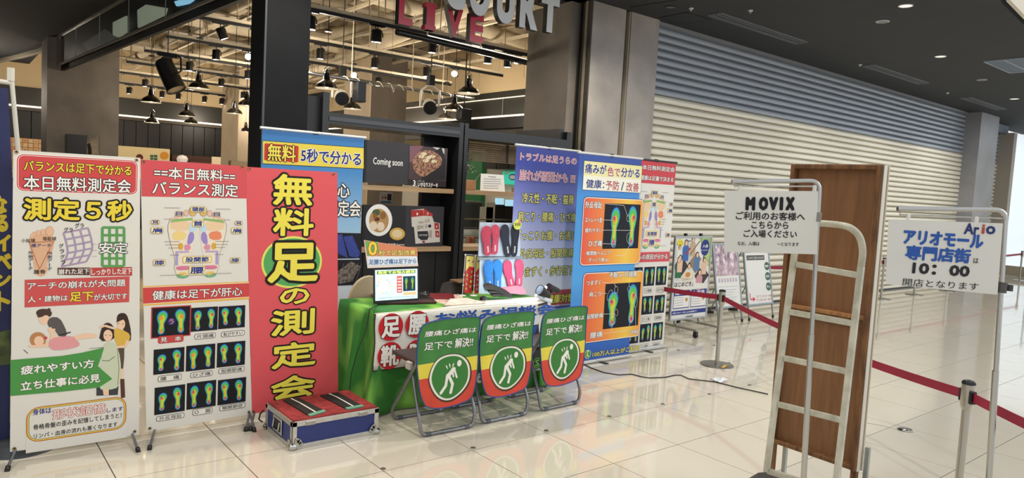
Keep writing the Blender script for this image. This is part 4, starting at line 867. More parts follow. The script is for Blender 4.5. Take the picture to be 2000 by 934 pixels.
# ---- second banner
C_, D_ = (260, 300, 3.335), (260, 560, 3.113)
t, fr, q = xbanner([(274, 311), (480, 325), (491.5, 809), (286, 844)], '#dfdbd1', 'white and red banner with a sole reflex chart and nine foot heat pictures', feet=[(301, 841, 292, 875), (486, 809, 480, 839), (488, 809, 497, 840)])
p = Pr(fr, C_); p.poly([(48, 38), (733, 83), (740, 293), (55, 279)], '#d25257', 1)
p.text('==', 137, 138, 224, 116, WB, 2); p.text('本日無料', 230, 165, 585, 108, WB, 2); p.text('==', 590, 162, 663, 142, WB, 2); p.text('バランス測定', 125, 265, 683, 203, WB, 2)
p.textuv
a0, a1 = p.uv(112, 838), p.uv(706, 325); sole_chart(p, (a0[0], a0[1], a1[0], a1[1])); p.at(*D_)
p.poly([(58, -2), (704, -32), (706, 76), (62, 117)], '#e8b548', 1); p.poly([(59, 4), (704, -26), (705, 65), (61, 108)], '#f1e6c6', 2); p.poly([(59, 7), (704, -22), (705, 61), (61, 104)], '#cc4846', 3); p.text('健康は足下が肝心', 117, 82, 662, 2, WB, 4)
hs = [(117, 132, 342, 292), (353, 130, 512, 262), (520, 122, 678, 246), (125, 384, 309, 516), (323, 362, 496, 497), (511, 344, 678, 474), (131, 616, 313, 755), (327, 588, 501, 724), (516, 570, 683, 698)]
for i, h_ in enumerate(hs):
    b = p.rect(*h_, '#121218', 1)
    if i == 0: p.ring((b[0]-.006, b[1]-.006, b[2]+.006, b[3]+.006), .006, '#c0393b', 2); c_ = p.uv(232, 212); p.fill([(c_[0]+x, c_[1]+y) for x, y in circ(0, 0, .022)], '#2a2f6e', 3); p.text('う', 218, 228, 246, 196, one('#e08a9a', .02), 4)
    soles(p, b, 1 if i in (0, 4) else 2, 2, var=i)
labs = [('見本', 150, 352, 307, 290), ('片頭痛', 372, 326, 502, 278), ('転びやすい', 534, 311, 678, 263), ('腰痛', 150, 586, 295, 528), ('ひざ痛', 347, 560, 484, 508), ('股関節痛', 518, 536, 677, 482), ('外反母趾', 140, 825, 312, 765), ('Ｏ脚', 360, 790, 482, 730), ('顎関節症', 524, 762, 682, 702)]
for i, (s_, x0, y0, x1, y1) in enumerate(labs):
    a0, a1 = p.uv(x0, y0), p.uv(x1, y1); h2 = (a1[1]-a0[1]); u = (a0[0], a0[1]+h2*.08, a1[0], a1[1]-h2*.0)
    p.rr(*u, '#5c5850' if i else '#c0393b', 2, .012); p.rr(u[0]+.003, u[1]+.003, u[2]-.003, u[3]-.003, '#e6e2d8' if i else '#c34845', 3, .010)
    w_ = u[2]-u[0]; hh = u[3]-u[1]; p.textuv(s_ if len(s_) > 2 else s_[0]+'　'+s_[1], u[0]+w_*.1, u[1]+hh*.17, u[2]-w_*.1, u[3]-hh*.17, [(.014, '#1c1a18')] if i else WB, 4)
p.done(t); grommets(fr, [fr.px(280.3, 316), fr.px(473, 327), fr.px(292.5, 837), fr.px(486, 805)], t)
# ---- third banner
E_, F_ = (480, 240, 2.919), (480, 560, 2.83)
t, fr, q = xbanner([(480.5, 326), (659, 337), (660.5, 789), (492.5, 808)], '#dc575c', 'plain red banner with big yellow vertical writing and a green disc', feet=[(496, 806, 489, 838)])
p = Pr(fr, E_); BIG = [(.1, '#191410'), (.035, '#ecdc52')]
c0 = p.uv(266, 795); r0 = p.uv(434, 795)[0]-c0[0]; p.fill([(c0[0]+x, c0[1]+y) for x, y in circ(0, 0, r0, r0*.84, 40)], '#dfe06a', 1); p.fill([(c0[0]+x, c0[1]+y) for x, y in circ(0, 0, r0*.93, r0*.77, 40)], '#57a55c', 2)
for ch, x0, y0, x1, y1, cr in (('無', 158, 462, 378, 306, E_), ('料', 158, 640, 385, 494, E_), ('足', 130, 907, 410, 690, E_), ('の', 190, 98, 350, 8, F_), ('測', 140, 274, 378, 122, F_), ('定', 145, 455, 385, 300, F_), ('会', 140, 630, 380, 480, F_)):
    p.at(*cr).text(ch, x0, y0, x1, y1, BIG, 3)
p.done(t); grommets(fr, [fr.px(486.5, 330), fr.px(651.5, 340.5), fr.px(485.5+9, 804.5)], t)
# ================================================================ ROLL-UP BANNERS
def rollup(corners, Y, ramp, label, bot=0.03, base_=True, rail='#d9d9d6', axis=2):
    fr = Fr((0, Y, 0), (1, 0, 0), (0, 0, 1)); q = [fr.px(*c) for c in corners]; u0, u1 = q[0][0], q[1][0]; v1 = (q[0][1]+q[1][1])/2
    t = thing('roll_up_banner', label, 'banner', ((u0+u1)/2, Y, 0), 'roll-up banners behind the table')
    MB(M('#ffffff', .45, ramp=ramp, axis=axis)).add([(u0, Y, bot), (u1, Y, bot), (u1, Y+.002, bot), (u0, Y+.002, bot), (u0, Y, v1), (u1, Y, v1), (u1, Y+.002, v1), (u0, Y+.002, v1)], [(0, 3, 2, 1), (4, 5, 6, 7), (0, 1, 5, 4), (1, 2, 6, 5), (2, 3, 7, 6), (3, 0, 4, 7)]).build('banner_sheet', t)
    MB(M(rail, .35, .4)).tube([(u0-.015, Y+.002, v1+.006), (u1+.015, Y+.002, v1+.006)], .011, 10).build('top_rail', t)
    MB(BLACK).box(((u0+u1)/2-.02, Y-.006, v1-.008), ((u0+u1)/2+.02, Y+.02, v1+.022)).build('rail_clip', t)
    MB(M('#8c8f92', .3, .7)).tube([((u0+u1)/2, Y+.03, .03), ((u0+u1)/2, Y+.02, v1)], .009, 8).build('pole', t)
    if base_:
        MB(M('#cfcfcc', .35, .6)).box((u0-.01, Y-.03, .006), (u1+.01, Y+.07, bot+.004)).build('base_rail', t, bevel=.006)
        MB(BLACK).box(((u0+u1)/2-.02, Y-.11, 0), ((u0+u1)/2+.02, Y+.12, .007)).build('foot_bar', t)
    return t, fr, (u0, bot, u1, v1)
t, fr, B = rollup([(512, 252.5), (711.5, 269)], 1.95, ((0, '#cfd6d8'), (.42, '#c9d5dc'), (.62, '#8fb8d6'), (.85, '#3d82bd'), (1, '#2f75b5')), 'blue roll-up banner standing behind the red banner, with yellow stripe')
p = Pr(fr, E_); NV = [(.07, '#f2efdc'), (.025, '#26327e')]
p.poly([(96, 100), (672, 141), (672, 264), (96, 234)], '#1b1f2c', 1); p.poly([(97, 103), (672, 144), (672, 261), (97, 231)], '#e3cf52', 2); p.rect(107, 116, 298, 226, '#c3362f', 3, .01); p.text('無料', 124, 214, 285, 132, [(.06, '#2a1a12'), (.02, '#eddc5a')], 4); p.text('5秒で分かる', 314, 222, 658, 172, NV, 4)
p.text('足下安心', 300, 418, 592, 345, [(.08, '#1a1a1c'), (.02, '#eceae2')], 2); p.text('の測定会', 390, 530, 655, 448, [(.08, '#1a1a1c'), (.02, '#eceae2')], 2)
p.poly([(480, 626), (660, 630), (660, 772), (480, 776)], '#17171c', 1); p.poly([(480, 782), (660, 780), (660, 924), (480, 930)], '#17171c', 1)
p.poly([(520, 640), (548, 634), (582, 772), (525, 745)], M('#2c3d8c', .6, noise=.3, scale=60), 2); p.poly([(556, 650), (608, 642), (652, 745), (640, 770), (592, 762)], M('#2c3d8c', .6, noise=.3, scale=60), 2)
p.poly([(520, 850), (600, 790), (655, 820), (600, 905), (530, 920)], M('#3a322c', .5, noise=.6, scale=40, col2='#8a7d70'), 2)
for k in range(6): p.line([(520+k*22, 920-k*4), (560+k*20, 800)], .002, '#8d857b', 3)
p.done(t)
G_, H_ = (990, 260, 3.891), (1000, 480, 3.891)
t, fr, B = rollup([(1009, 284), (1132, 297)], 1.7, ((0, '#2c3c86'), (.215, '#2f3f8c'), (.235, '#ffffff'), (.45, '#e0e3fa'), (.72, '#8f97d8'), (.92, '#3f4a9f'), (1, '#37439a')), 'purple and white roll-up banner with pink headline, behind the insole board')
t['label'] = 'purple-to-white roll-up banner with yellow list, behind the insole board'
p = Pr(fr, G_); PK = [(.1, '#3a2f6e'), (.055, '#f4eef4'), (.012, '#cf6f7c')]; YL = [(.07, '#1e1c2a'), (.02, '#f1ea8c')]
p.text('トラブルは足うらの', 101, 205, 530, 187, PK, 2); p.text('崩れが原因かも !!!', 93, 357, 520, 310, PK, 2)
p.text('冷え性・不眠・猫背', 113, 530, 508, 472, YL, 2); p.text('肩こり・腰痛・ひざ痛', 82, 670, 525, 606, YL, 2); p.text('ぽっこりお腹・お通じ', 62, 814, 525, 744, YL, 2); p.at(*H_)
p.text('外反母趾・股関節痛', 57, 96, 468, 20, YL, 2); p.text('つまずく・歩行低下', 42, 240, 468, 150, YL, 2)
a0, a1 = p.uv(250, 462), p.uv(495, 322); p.rr(a0[0], a0[1], a1[0], a1[1], '#f0e6ea', 1, .05); p.rr(a0[0]+.006, a0[1]+.006, a1[0]-.006, a1[1]-.006, '#c9575e', 2, .045); p.text('健康対策', 262, 440, 475, 360, [(.08, '#1e1c2a'), (.03, '#f1e860')], 3); p.done(t)
t, fr, B = rollup([(1132, 298.5), (1253.5, 312)], 1.22, ((0, '#2454a8'), (.12, '#2c6cc0'), (.4, '#4da0e0'), (.8, '#3f8fd6'), (.93, '#2b4fa0'), (1, '#27489a')), 'blue and orange roll-up banner with two big foot heat pictures')
p = Pr(fr, G_)
b = p.rect(586, 207, 1016, 458, '#2b2f66', 1); p.rr(b[0]+.004, b[1]+.004, b[2]-.004, b[3]-.004, '#efe6a4', 2); p.rr(b[0]+.004, b[1]+.004, b[2]-.004, (b[1]+b[3])/2, '#f2efdc', 3)
NB = [(.07, '#f4f1e4'), (.025, '#28327a')]; PB_ = [(.07, '#f4f1e4'), (.025, '#b4585e')]
p.text('痛みが', 592, 303, 757, 245, NB, 4); p.text('色で', 762, 325, 860, 265, PB_, 4); p.text('分かる', 865, 332, 1010, 275, NB, 4); p.text('健康：', 600, 415, 740, 360, NB, 4); p.text('予防', 748, 430, 853, 368, PB_, 4); p.text('/', 866, 436, 888, 374, NB, 4); p.text('改善', 905, 442, 1003, 382, PB_, 4)
def opanel(x0, y0, c0, x1, y1, c1):
    a = p.at(*c0).uv(x0, y0); c = p.at(*c1).uv(x1, y1); u0, v1, u1, v0 = a[0], a[1], c[0], c[1]
    p.rr(u0, v0, u1, v1, '#16306a', 1, .05); p.rr(u0+.006, v0+.006, u1-.006, v1-.006, '#f4f0ea', 2, .045)
    g = Pr(fr, n0=.0005+.0005*3); g.rr(u0+.013, v0+.013, u1-.013, v1-.013, M('#ffffff', .5, ramp=((0, '#e4573c'), (.4, '#f0903f'), (.75, '#f4c94c'), (1, '#f0a040')), axis=0), 0, .04); g.done(t, an='gradient_panel')
    return u0, v0, u1, v1
opanel(582, 480, G_, 972, 140, H_)
def black(x0, y0, c0, x1, y1, c1):
    a = p.at(*c0).uv(x0, y0); c = p.at(*c1).uv(x1, y1); p.rr(a[0], c[1], c[0], a[1], '#15161f', 5)
    for k in range(1, 22): v = c[1]+(a[1]-c[1])*k/22; p.line([(a[0]+.01, v), (c[0]-.01, v)], .0012, '#2c2f3c', 6, uv=True)
    for k in range(1, 16): u = a[0]+(c[0]-a[0])*k/16; p.line([(u, c[1]+.01), (u, a[1]-.01)], .001, '#24262f', 6, uv=True)
    return (a[0], c[1], c[0], a[1])
b = black(745, 533, G_, 994, 876, G_); w_, h_ = b[2]-b[0], b[3]-b[1]
foot(p, b[0]+w_*.13, b[1]+h_*.04, b[0]+w_*.46, b[1]+h_*.92, 0, 2, 7, .05); foot(p, b[0]+w_*.62, b[1]+h_*.04, b[0]+w_*.95, b[1]+h_*.96, 1, 2, 7, 0)
LW = [(.06, '#2a1c16'), (.02, '#f4f1ea')]
p.at(*G_)
for s_, x0, y0, x1, y1 in (('外反母趾', 592, 570, 722, 524), ('ストレート首', 592, 680, 722, 642), ('疲れやすい', 592, 756, 722, 722), ('ひざ痛', 617, 862, 722, 815)): p.text(s_, x0, y0, x1, y1, LW, 5)
for q_ in ([(745, 536), (885, 550), (915, 635)], [(722, 660), (790, 662)], [(722, 737), (960, 740)], [(722, 840), (790, 842)], [(930, 850), (885, 930), (820, 930)]): p.line(q_, .003, '#f2efe6', 14)
def oring(x, y, rx, ry, c='#f2efe6', lv=14, w=.0025, rot=0):
    q_ = [p.uv(x+a*math.cos(rot)-b_*math.sin(rot), y+a*math.sin(rot)+b_*math.cos(rot)) for a, b_ in circ(0, 0, rx, ry, 20)]; p.line(q_+[q_[0]], w, c, lv, uv=True)
oring(817, 660, 26, 34, '#b98a3c'); oring(918, 648, 12, 26); oring(928, 800, 22, 42); oring(806, 845, 16, 24)
p.at(*H_); p.text('椎間板ヘルニア', 562, 74, 745, 38, LW, 5); p.text('ぎっくり腰 etc', 580, 124, 735, 90, LW, 5)
opanel(541, 205, H_, 970, 690, H_); b = black(710, 292, H_, 955, 604, H_); w_, h_ = b[2]-b[0], b[3]-b[1]
foot(p, b[0]+w_*.04, b[1]+h_*.03, b[0]+w_*.42, b[1]+h_*.82, 0, 2, 7, 0); foot(p, b[0]+w_*.6, b[1]+h_*.05, b[0]+w_*.96, b[1]+h_*.96, 1, 2, 7, 0)
for s_, x0, y0, x1, y1 in (('つまずく', 563, 302, 672, 260), ('肩こり', 584, 390, 675, 345), ('股関節痛', 560, 560, 690, 510), ('腰痛', 590, 706, 688, 648), ('不眠 or 片頭痛', 736, 247, 948, 190), ('O脚', 888, 676, 957, 634)): p.text(s_, x0, y0, x1, y1, LW, 5)
for q_ in ([(675, 280), (770, 282), (786, 315)], [(675, 362), (715, 362)], [(690, 520), (780, 518)], [(690, 668), (745, 660), (760, 600)], [(745, 660), (875, 645), (895, 575)], [(885, 265), (886, 310)], [(935, 470), (935, 615)]): p.line(q_, .003, '#f2efe6', 14)
oring(738, 375, 16, 42, rot=.35); oring(787, 335, 13, 28); oring(787, 507, 13, 26); oring(765, 565, 18, 32); oring(900, 545, 15, 34); oring(935, 418, 12, 50); oring(886, 330, 12, 22)
c0 = p.uv(575, 826); p.fill([(c0[0]+x, c0[1]+y) for x, y in circ(0, 0, .042)], '#e8e6c8', 2); p.fill([(c0[0]+x, c0[1]+y) for x, y in circ(0, 0, .038)], '#4c9a48', 3); p.line([(570, 810), (572, 828), (566, 845)], .008, '#efe9a0', 4); p.line([(572, 828), (582, 845)], .008, '#efe9a0', 4); p.ell(576, 802, 5, 7, '#efe9a0', 4)
p.text('100万人以上がご利用', 610, 848, 966, 757, [(.07, '#141a3a'), (.025, '#e8d95a')], 3); p.done(t)
t, fr, B = rollup([(1243, 312), (1320.5, 319)], 1.34, ((0, '#dfdbd1'), (1, '#e4e0d8')), 'white roll-up banner with red top and sole chart, rightmost of the row', rail='#38383a', bot=.035)
p = Pr(fr, G_); u0, v0, u1, v1 = B; w_ = u1-u0
vt = p.uv(1280, 397)[1]; p.rr(u0, vt, u1, v1, '#cf4650', 1); p.text('本日無料測定会', 1028, 276, 1275, 262, WB, 2); p.text('健康は足裏で決まる', 1012, 355, 1265, 338, WB, 2)
va = p.uv(1150, 412)[1]; vb = p.uv(1150, 895)[1]; sole_chart(p, (u0+w_*.03, vb, u1-w_*.03, va)); p.at(*H_)
vc = p.uv(1180, 43)[1]; vd = p.uv(1180, 122)[1]; p.rr(u0, vd, u1, vc, '#e3a8a8', 1); p.rr(u0, vd+.006, u1, vc-.006, '#d0505a', 2); p.textuv('痛みの原因が分かる', u0+w_*.1, vd+.03, u1-w_*.06, vc-.025, WB, 3)
rows = [(158, 300), (376, 512), (582, 715)]
for j, (ya, yb) in enumerate(rows):
    for i in range(3):
        b = (u0+w_*(.06+.31*i), p.uv(1120, yb)[1], u0+w_*(.33+.31*i), p.uv(1120, ya)[1]); soles(p, b, 2 if i else 1, 2, var=i+j)
        lb = (b[0]+.02, b[1]-.075, b[2]-.02, b[1]-.022); first_ = (i == 0 and j == 0); p.rr(*lb, '#5c5850' if not first_ else '#c0393b', 2, .012); p.rr(lb[0]+.003, lb[1]+.003, lb[2]-.003, lb[3]-.003, '#e6e2d8' if not first_ else '#d0505a', 3, .01)
        p.textuv(['見本', '片頭痛', '転びやすい', '腰痛', 'ひざ痛', '股関節痛', '外反母趾', 'Ｏ脚', '顎関節症'][j*3+i], lb[0]+.014, lb[1]+.01, lb[2]-.014, lb[3]-.01, BK, 4)
p.done(t)
# ================================================================ NAVY EVENT FLAG AT FAR LEFT
fr = Fr((0, 1.32, 0), (1, 0, 0), (0, 0, 1)); t = thing('nobori_flag', 'navy feather flag with yellow vertical letters at the left photo edge', 'flag', (-1.58, 1.32, 0))
q = [fr.px(*c) for c in ((-90, 168), (16, 172), (35, 560), (21, 700), (19, 905), (-60, 905))]
MB(M('#242a55', .7, noise=.12, scale=5, bump=.2)).prism([fr.w(*a, -.012) for a in q], (0, .003, 0)).build('flag_cloth', t)
b = MB(M('#c9c6bc', .45)); a0 = P(21, 140, Y=1.345); a1 = P(36, 300, Y=1.345); dd = (a1-a0); b.tube([a0, a0+dd*((a0.z-.05)/(a0.z-a1.z))], .0115, 12); b.build('pole', t, smooth=True)
b = MB(M('#cdcac0', .45)); b.tube([a0+Vector((0, 0, .02)), a0-Vector((0, 0, .05))], .017, 12); b.tube([a0-Vector((0, 0, .06)), a0+Vector((-.62, 0, -.02))], .012, 12); b.tube([a0-Vector((0, 0, .5)), a0+Vector((-.2, 0, -.5))], .006, 8); b.build('cross_arm', t, smooth=True)
MB(M('#3c4046', .4)).lathe([(.02, .07), (.16, .05), (.2, 0)], (a1.x+.01, 1.345, 0), 20).build('base_weight', t, smooth=True)
p = Pr(fr, A_, n0=-.0105)
for ch, x0, y0, x1, y1 in (('な', -28, 425, 38, 325), ('る', -20, 535, 45, 440), ('イ', -25, 655, 62, 560), ('ベ', -30, 765, 66, 675), ('ン', -30, 875, 64, 790)): p.text(ch, x0, y0, x1, y1, [(.05, '#d6bf3c')], 2)
p.at(*B_).text('ト', -12, 118, 46, 25, [(.05, '#d6bf3c')], 2)
p.poly([(-100, 250), (50, 210), (50, 380), (-100, 400)], M('#2c3a24', .6, noise=.5, scale=9, col2='#5b6a3a'), 1); p.done(t)
t = tag(MB(M('#16161a', .5)).box((-1.9, 1.62, .02), (-1.46, 1.66, .05)).build('floor_bar'), 'black bar lying low on the floor behind the leftmost banner', 'bar')
# ================================================================ TABLE
TX0, TX1, TY0, TY1, TZ = .415, 1.95, .87, 1.49, .70
tb = thing('folding_table', 'long folding table hidden under the green cloth', 'table', ((TX0+TX1)/2, 1.18, 0))
MB(M('#b9b2a4', .5)).box((TX0+.02, TY0+.02, TZ-.035), (TX1-.02, TY1-.02, TZ-.006)).build('table_top', tb)
for x in (TX0+.12, TX1-.12):
    for y in (TY0+.08, TY1-.08): MB(STEEL).cyl((x, y, 0), (x, y, TZ-.035), .013, 10).build('leg', tb)
GC = M('#2f7a28', .7, noise=0, scale=4.2, col2='#86c24e', lo=.47, hi=.66, detail=1.2, stretch=(1.2, 1.2, .55), bump=.05)
per = [(TX0, TY1), (TX0, TY0), (TX1, TY0), (TX1, TY1)]
cloth = MB(GC)
def cl(u, v):
    # u around the open perimeter (left side, front, right side), v from the top edge to the hem
    L = [TY1-TY0, TX1-TX0, TY1-TY0]; s = u*sum(L)
    if s < L[0]: x, y, nx, ny, k = TX0, TY1-s, -1, 0, 1-abs(s/L[0]-.5)*.6
    elif s < L[0]+L[1]: x, y, nx, ny, k = TX0+s-L[0], TY0, 0, -1, .3
    else: x, y, nx, ny, k = TX1, TY0+s-L[0]-L[1], 1, 0, 1
    c0 = max(0, 1-abs(s-L[0])/.14); nx2, ny2 = nx-(.7*c0 if nx == 0 else 0), ny-(.7*c0 if ny == 0 else 0)
    f = (math.sin(s*19+v*2.5)*.026+math.sin(s*37+2-v*2)*.010+math.sin(s*9.5-v*3)*.018)*v*k*(1.5 if nx < 0 else .8)
    o = .045*v**.7*(1 if nx else .35)+c0*.055*v+f
    return (x+nx2*o, y+ny2*o, TZ-v*(TZ-.012))
cloth.grid(cl, 150, 14)
cloth.grid(lambda u, v: (TX0+u*(TX1-TX0), TY0+v*(TY1-TY0), TZ+.0005*math.sin(u*20)), 24, 8)
c = cloth.build('tablecloth', smooth=True, solid=.002); tag(c, 'green leaf-patterned cloth draped over the folding table', 'tablecloth')
fr = Fr((0, TY0-.022, 0), (1, 0, 0), (0, 0, 1)); p = Pr(fr, (700, 580, 3.222))
tx = Pr(Fr((0, TY0-.036, 0), (1, 0, 0), (0, 0, 1)), (700, 580, 3.222)); tx.text('e', 738, 545, 782, 472, [(.02, '#e9efe0')], 2, shear=.2); tx.done(c, tn='white_letter')
# ---- white front cloth with red discs
a = fr.px(732, 605); bq = fr.px(730.5, 724); c2 = fr.px(1069, 727)
wc = thing('front_cloth', 'white cloth with red discs and blue writing hung over the table front', 'cloth', (1.1, TY0-.03, .3))
yf = TY0-.03
def wfn(u, v):
    x = a[0]+.0+(TX1-.01-a[0])*u; z = TZ+.004-(TZ+.004-bq[1])*v
    return (x-.004*math.sin(v*9)*(1-u), yf-.004*math.sin(u*15)*v-.003, z)
b = MB(M('#e6e2d6', .6, noise=.04, scale=4)); b.grid(wfn, 40, 10); b.grid(lambda u, v: (a[0]+(TX1-.01-a[0])*u, yf-.003+v*(.02+.17*min(1, max(0, (u-.3)*3))), TZ+.006), 24, 3); b.build('cloth_sheet', wc, smooth=True, solid=.0015)
b = MB(M('#16161a')); b.tube([wfn(0, v/8) for v in range(9)]+[wfn(u/20, 1) for u in range(21)], .004, 6); b.build('black_hem', wc, smooth=True)
fr = Fr((0, yf-.0125, 0), (1, 0, 0), (0, 0, 1)); p = Pr(fr, (700, 580, 3.222))
for ch, x, y, tw in (('足', 205, 190, 1), ('腰', 370, 172, 1), ('靴', 198, 370, 1), ('膝', 368, 352, 1)):
    c_ = p.uv(x, y); p.fill([(c_[0]+i, c_[1]+j) for i, j in circ(0, 0, .094, .094, 36)], '#c9242c', 1); p.textuv(ch, c_[0]-.066, c_[1]-.068, c_[0]+.066, c_[1]+.068, [(.07, '#5c1216'), (.035, '#f2eee4')], 2)
p.at(700, 420, 4.244); p.text('お悩み相談会', 635, 905, 1625, 735, [(.075, '#f2efe6'), (.055, '#1f3d80'), (-.004, '#3567c4')], 2); p.done(wc)
# ================================================================ THINGS ON THE TABLE
Z0 = TZ+.002
def obox(mb, c, ax, w, d, h):   # box with heading
    x = Vector((math.cos(ax), math.sin(ax), 0)); y = Vector((-math.sin(ax), math.cos(ax), 0)); c = Vector(c)
    q = [c-x*w/2-y*d/2, c+x*w/2-y*d/2, c+x*w/2+y*d/2, c-x*w/2+y*d/2]
    return mb.hexa(q+[v+Vector((0, 0, h)) for v in q])
# laptop
lp = thing('laptop', 'open dark red laptop with a bright page on its screen', 'laptop', (.70, 1.17, Z0))
BUR = M('#3c141c', .3, coat=.3)
A, Bq, Cq, Dq = P(737, 596, Z=Z0), P(853, 594, Z=Z0), P(833, 576, Z=Z0), P(731, 584, Z=Z0)
Dq = A+(Cq-Bq)*.98; 
MB(BUR).hexa([A, Bq, Cq, Dq]+[v+Vector((0, 0, .018)) for v in (A, Bq, Cq, Dq)]).build('base', lp, bevel=.004)
ex, ey = (Bq-A).normalized(), (Dq-A).normalized(); Lw, Ld = (Bq-A).length, (Dq-A).length; up = Vector((0, 0, .0185))
b = MB(M('#101012', .5)); kk = MB(M('#1d1d20', .4))
b.add([A+ex*Lw*.06+ey*Ld*.35+up, A+ex*Lw*.94+ey*Ld*.35+up, A+ex*Lw*.94+ey*Ld*.93+up, A+ex*Lw*.06+ey*Ld*.93+up], [(0, 1, 2, 3)]); b.build('key_bed', lp)
for i in range(15):
    for j in range(5):
        o = A+ex*Lw*(.07+.058*i)+ey*Ld*(.38+.11*j)+up; kk.hexa([o, o+ex*.017, o+ex*.017+ey*.014, o+ey*.014]+[v+Vector((0, 0, .003)) for v in (o, o+ex*.017, o+ex*.017+ey*.014, o+ey*.014)])
stuff(kk.build('keys', lp))
MB(M('#5b2a30', .3)).add([A+ex*Lw*.36+ey*Ld*.05+up, A+ex*Lw*.56+ey*Ld*.05+up, A+ex*Lw*.56+ey*Ld*.29+up, A+ex*Lw*.36+ey*Ld*.29+up], [(0, 1, 2, 3)]).build('touch_pad', lp)
# lid: plane through the hinge, leaning back
hl = P(733, 585, Y=1.20); hn = Vector((0, 1.16, Z0+.018))
fr = Fr((0, 1.14, Z0), (1, 0, 0), (0, .10, 1)); l0, l1 = fr.px(732.5, 586), fr.px(816.5, 523); l2 = fr.px(727, 525)
u0, u1, v0, v1 = (l0[0]+l2[0])/2, l1[0]+.005, .012, l1[1]
MB(M('#191518', .35)).hexa([fr.w(u0, v0), fr.w(u1, v0), fr.w(u1, v0, -.009), fr.w(u0, v0, -.009), fr.w(u0, v1), fr.w(u1, v1), fr.w(u1, v1, -.009), fr.w(u0, v1, -.009)]).build('lid', lp, bevel=.002)
scr = M('#bfe3ea', .3, emit=.85)
p = Pr(fr); p.rr(u0+.012, v0+.022, u1-.012, v1-.008, scr, 1)
w_, h_ = u1-u0, v1-v0; E1 = lambda c: M(c, .4, emit=.7)
p.rr(u0+w_*.07, v0+h_*.84, u1-w_*.08, v0+h_*.94, E1('#2a5e3c'), 2); p.textuv('測定でお悩み解消', u0+w_*.09, v0+h_*.85, u1-w_*.1, v0+h_*.93, [(.03, E1('#eef07a'))], 3)
for i, (x, y, r, c_) in enumerate([(.22+.14*math.cos(k*.5), .5+.2*math.sin(k*.5), .028, ['#e8d9a0', '#e2b48c', '#9cc6e0', '#f0e6b0'][k % 4]) for k in range(13)]): p.fill([(u0+w_*(x+a_*.7), v0+h_*(y+b_)) for a_, b_ in circ(0, 0, r, r*1.5, 12)], E1(c_), 2)
p.fill([(u0+w_*(.22+a_), v0+h_*(.48+b_)) for a_, b_ in circ(0, 0, .09, .17, 16)], E1('#e6efe8'), 2)
p.rr(u0+w_*.5, v0+h_*.28, u0+w_*.62, v0+h_*.78, E1('#c45a56'), 2)
for k in range(5): p.rr(u0+w_*.52, v0+h_*(.32+.09*k), u0+w_*.6, v0+h_*(.35+.09*k), E1('#f0dcd8'), 3)
p.rr(u0+w_*.64, v0+h_*.32, u0+w_*.92, v0+h_*.76, E1('#182028'), 2)
foot(p, u0+w_*.66, v0+h_*.35, u0+w_*.76, v0+h_*.73, 0, 0, 3); foot(p, u0+w_*.8, v0+h_*.35, u0+w_*.9, v0+h_*.73, 1, 0, 3); p.rr(u0+w_*.64, v0+h_*.2, u0+w_*.94, v0+h_*.29, E1('#e8b080'), 2)
for k in range(18): p.rr(u0+w_*(.1+.045*k), v0+h_*.15, u0+w_*(.13+.045*k), v0+h_*.165, E1('#5a6a7a'), 2)
p.done(lp, an='screen_picture', tn='screen_lettering')
# card on the lid
fr = Fr((0, 1.10, 0), (1, 0, 0), (0, .06, 1)); q = [fr.px(*c_) for c_ in ((711, 469), (812, 485), (817, 520), (718, 524))]
cd_ = thing('price_card', 'white and orange card leaning on top of the laptop lid', 'card', fr.w(q[3][0], q[3][1]))
MB(M('#f0ddd2', .5)).prism([fr.w(*a_) for a_ in q], fr.N*-.003).build('card', cd_)
p = Pr(fr, (700, 420, 4.244)); p.poly([(52, 212), (484, 276), (492, 340), (70, 340)], '#dd8a62', 1); p.poly([(56, 218), (160, 222), (170, 300), (130, 338), (75, 338)], '#6fae5c', 2)
p.text('0', 82, 335, 152, 222, [(.05, '#b8402c'), (.02, '#f0d94a')], 3); p.text('秒で足型改善', 168, 338, 472, 290, [(.07, '#6a1f1a'), (.025, '#f4e27a')], 3)
p.poly([(80, 350), (488, 345), (490, 408), (84, 420)], '#e9eef4', 2); p.text('足腰ひざ痛は足下から', 88, 412, 478, 360, [(.03, '#5a79a8')], 3); p.done(cd_)
# mice
def mouse(x, y, lb, r=0):
    b = MB(M('#15151a', .25, coat=.4)); 
    def mf(u, v):
        a = u*2*math.pi; k = math.sin(v*math.pi/2); cx = math.cos(a)*.055*(1-(1-k)*0); cy = math.sin(a)*.032
        s_ = math.sqrt(max(0, 1-(v)**2.2)); X = cx*s_; Y = cy*s_; c, s = math.cos(r), math.sin(r)
        return (x+X*c-Y*s, y+X*s+Y*c, Z0+.034*v)
    b.grid(mf, 24, 8); o = b.build('computer_mouse', smooth=True); return tag(o, lb, 'mouse', 'black computer mice on the table')
tag(MB(M('#7a1f28', .4)).hexa([(.94, 1.28, Z0), (1.22, 1.16, Z0), (1.33, 1.34, Z0), (1.08, 1.47, Z0), (.94, 1.28, Z0+.016), (1.22, 1.16, Z0+.016), (1.33, 1.34, Z0+.016), (1.08, 1.47, Z0+.016)]).build('red_folder', bevel=.003), 'thin dark red folder lying under the mouse behind the papers', 'folder')
m_ = mouse(1.07, 1.36, 'black computer mouse on the red folder beside the laptop', .4); m_.location.z += .016
q0 = P(944, 586, Z=Z0); mouse(q0.x, q0.y, 'black computer mouse between the papers and the black insoles', 1.1)
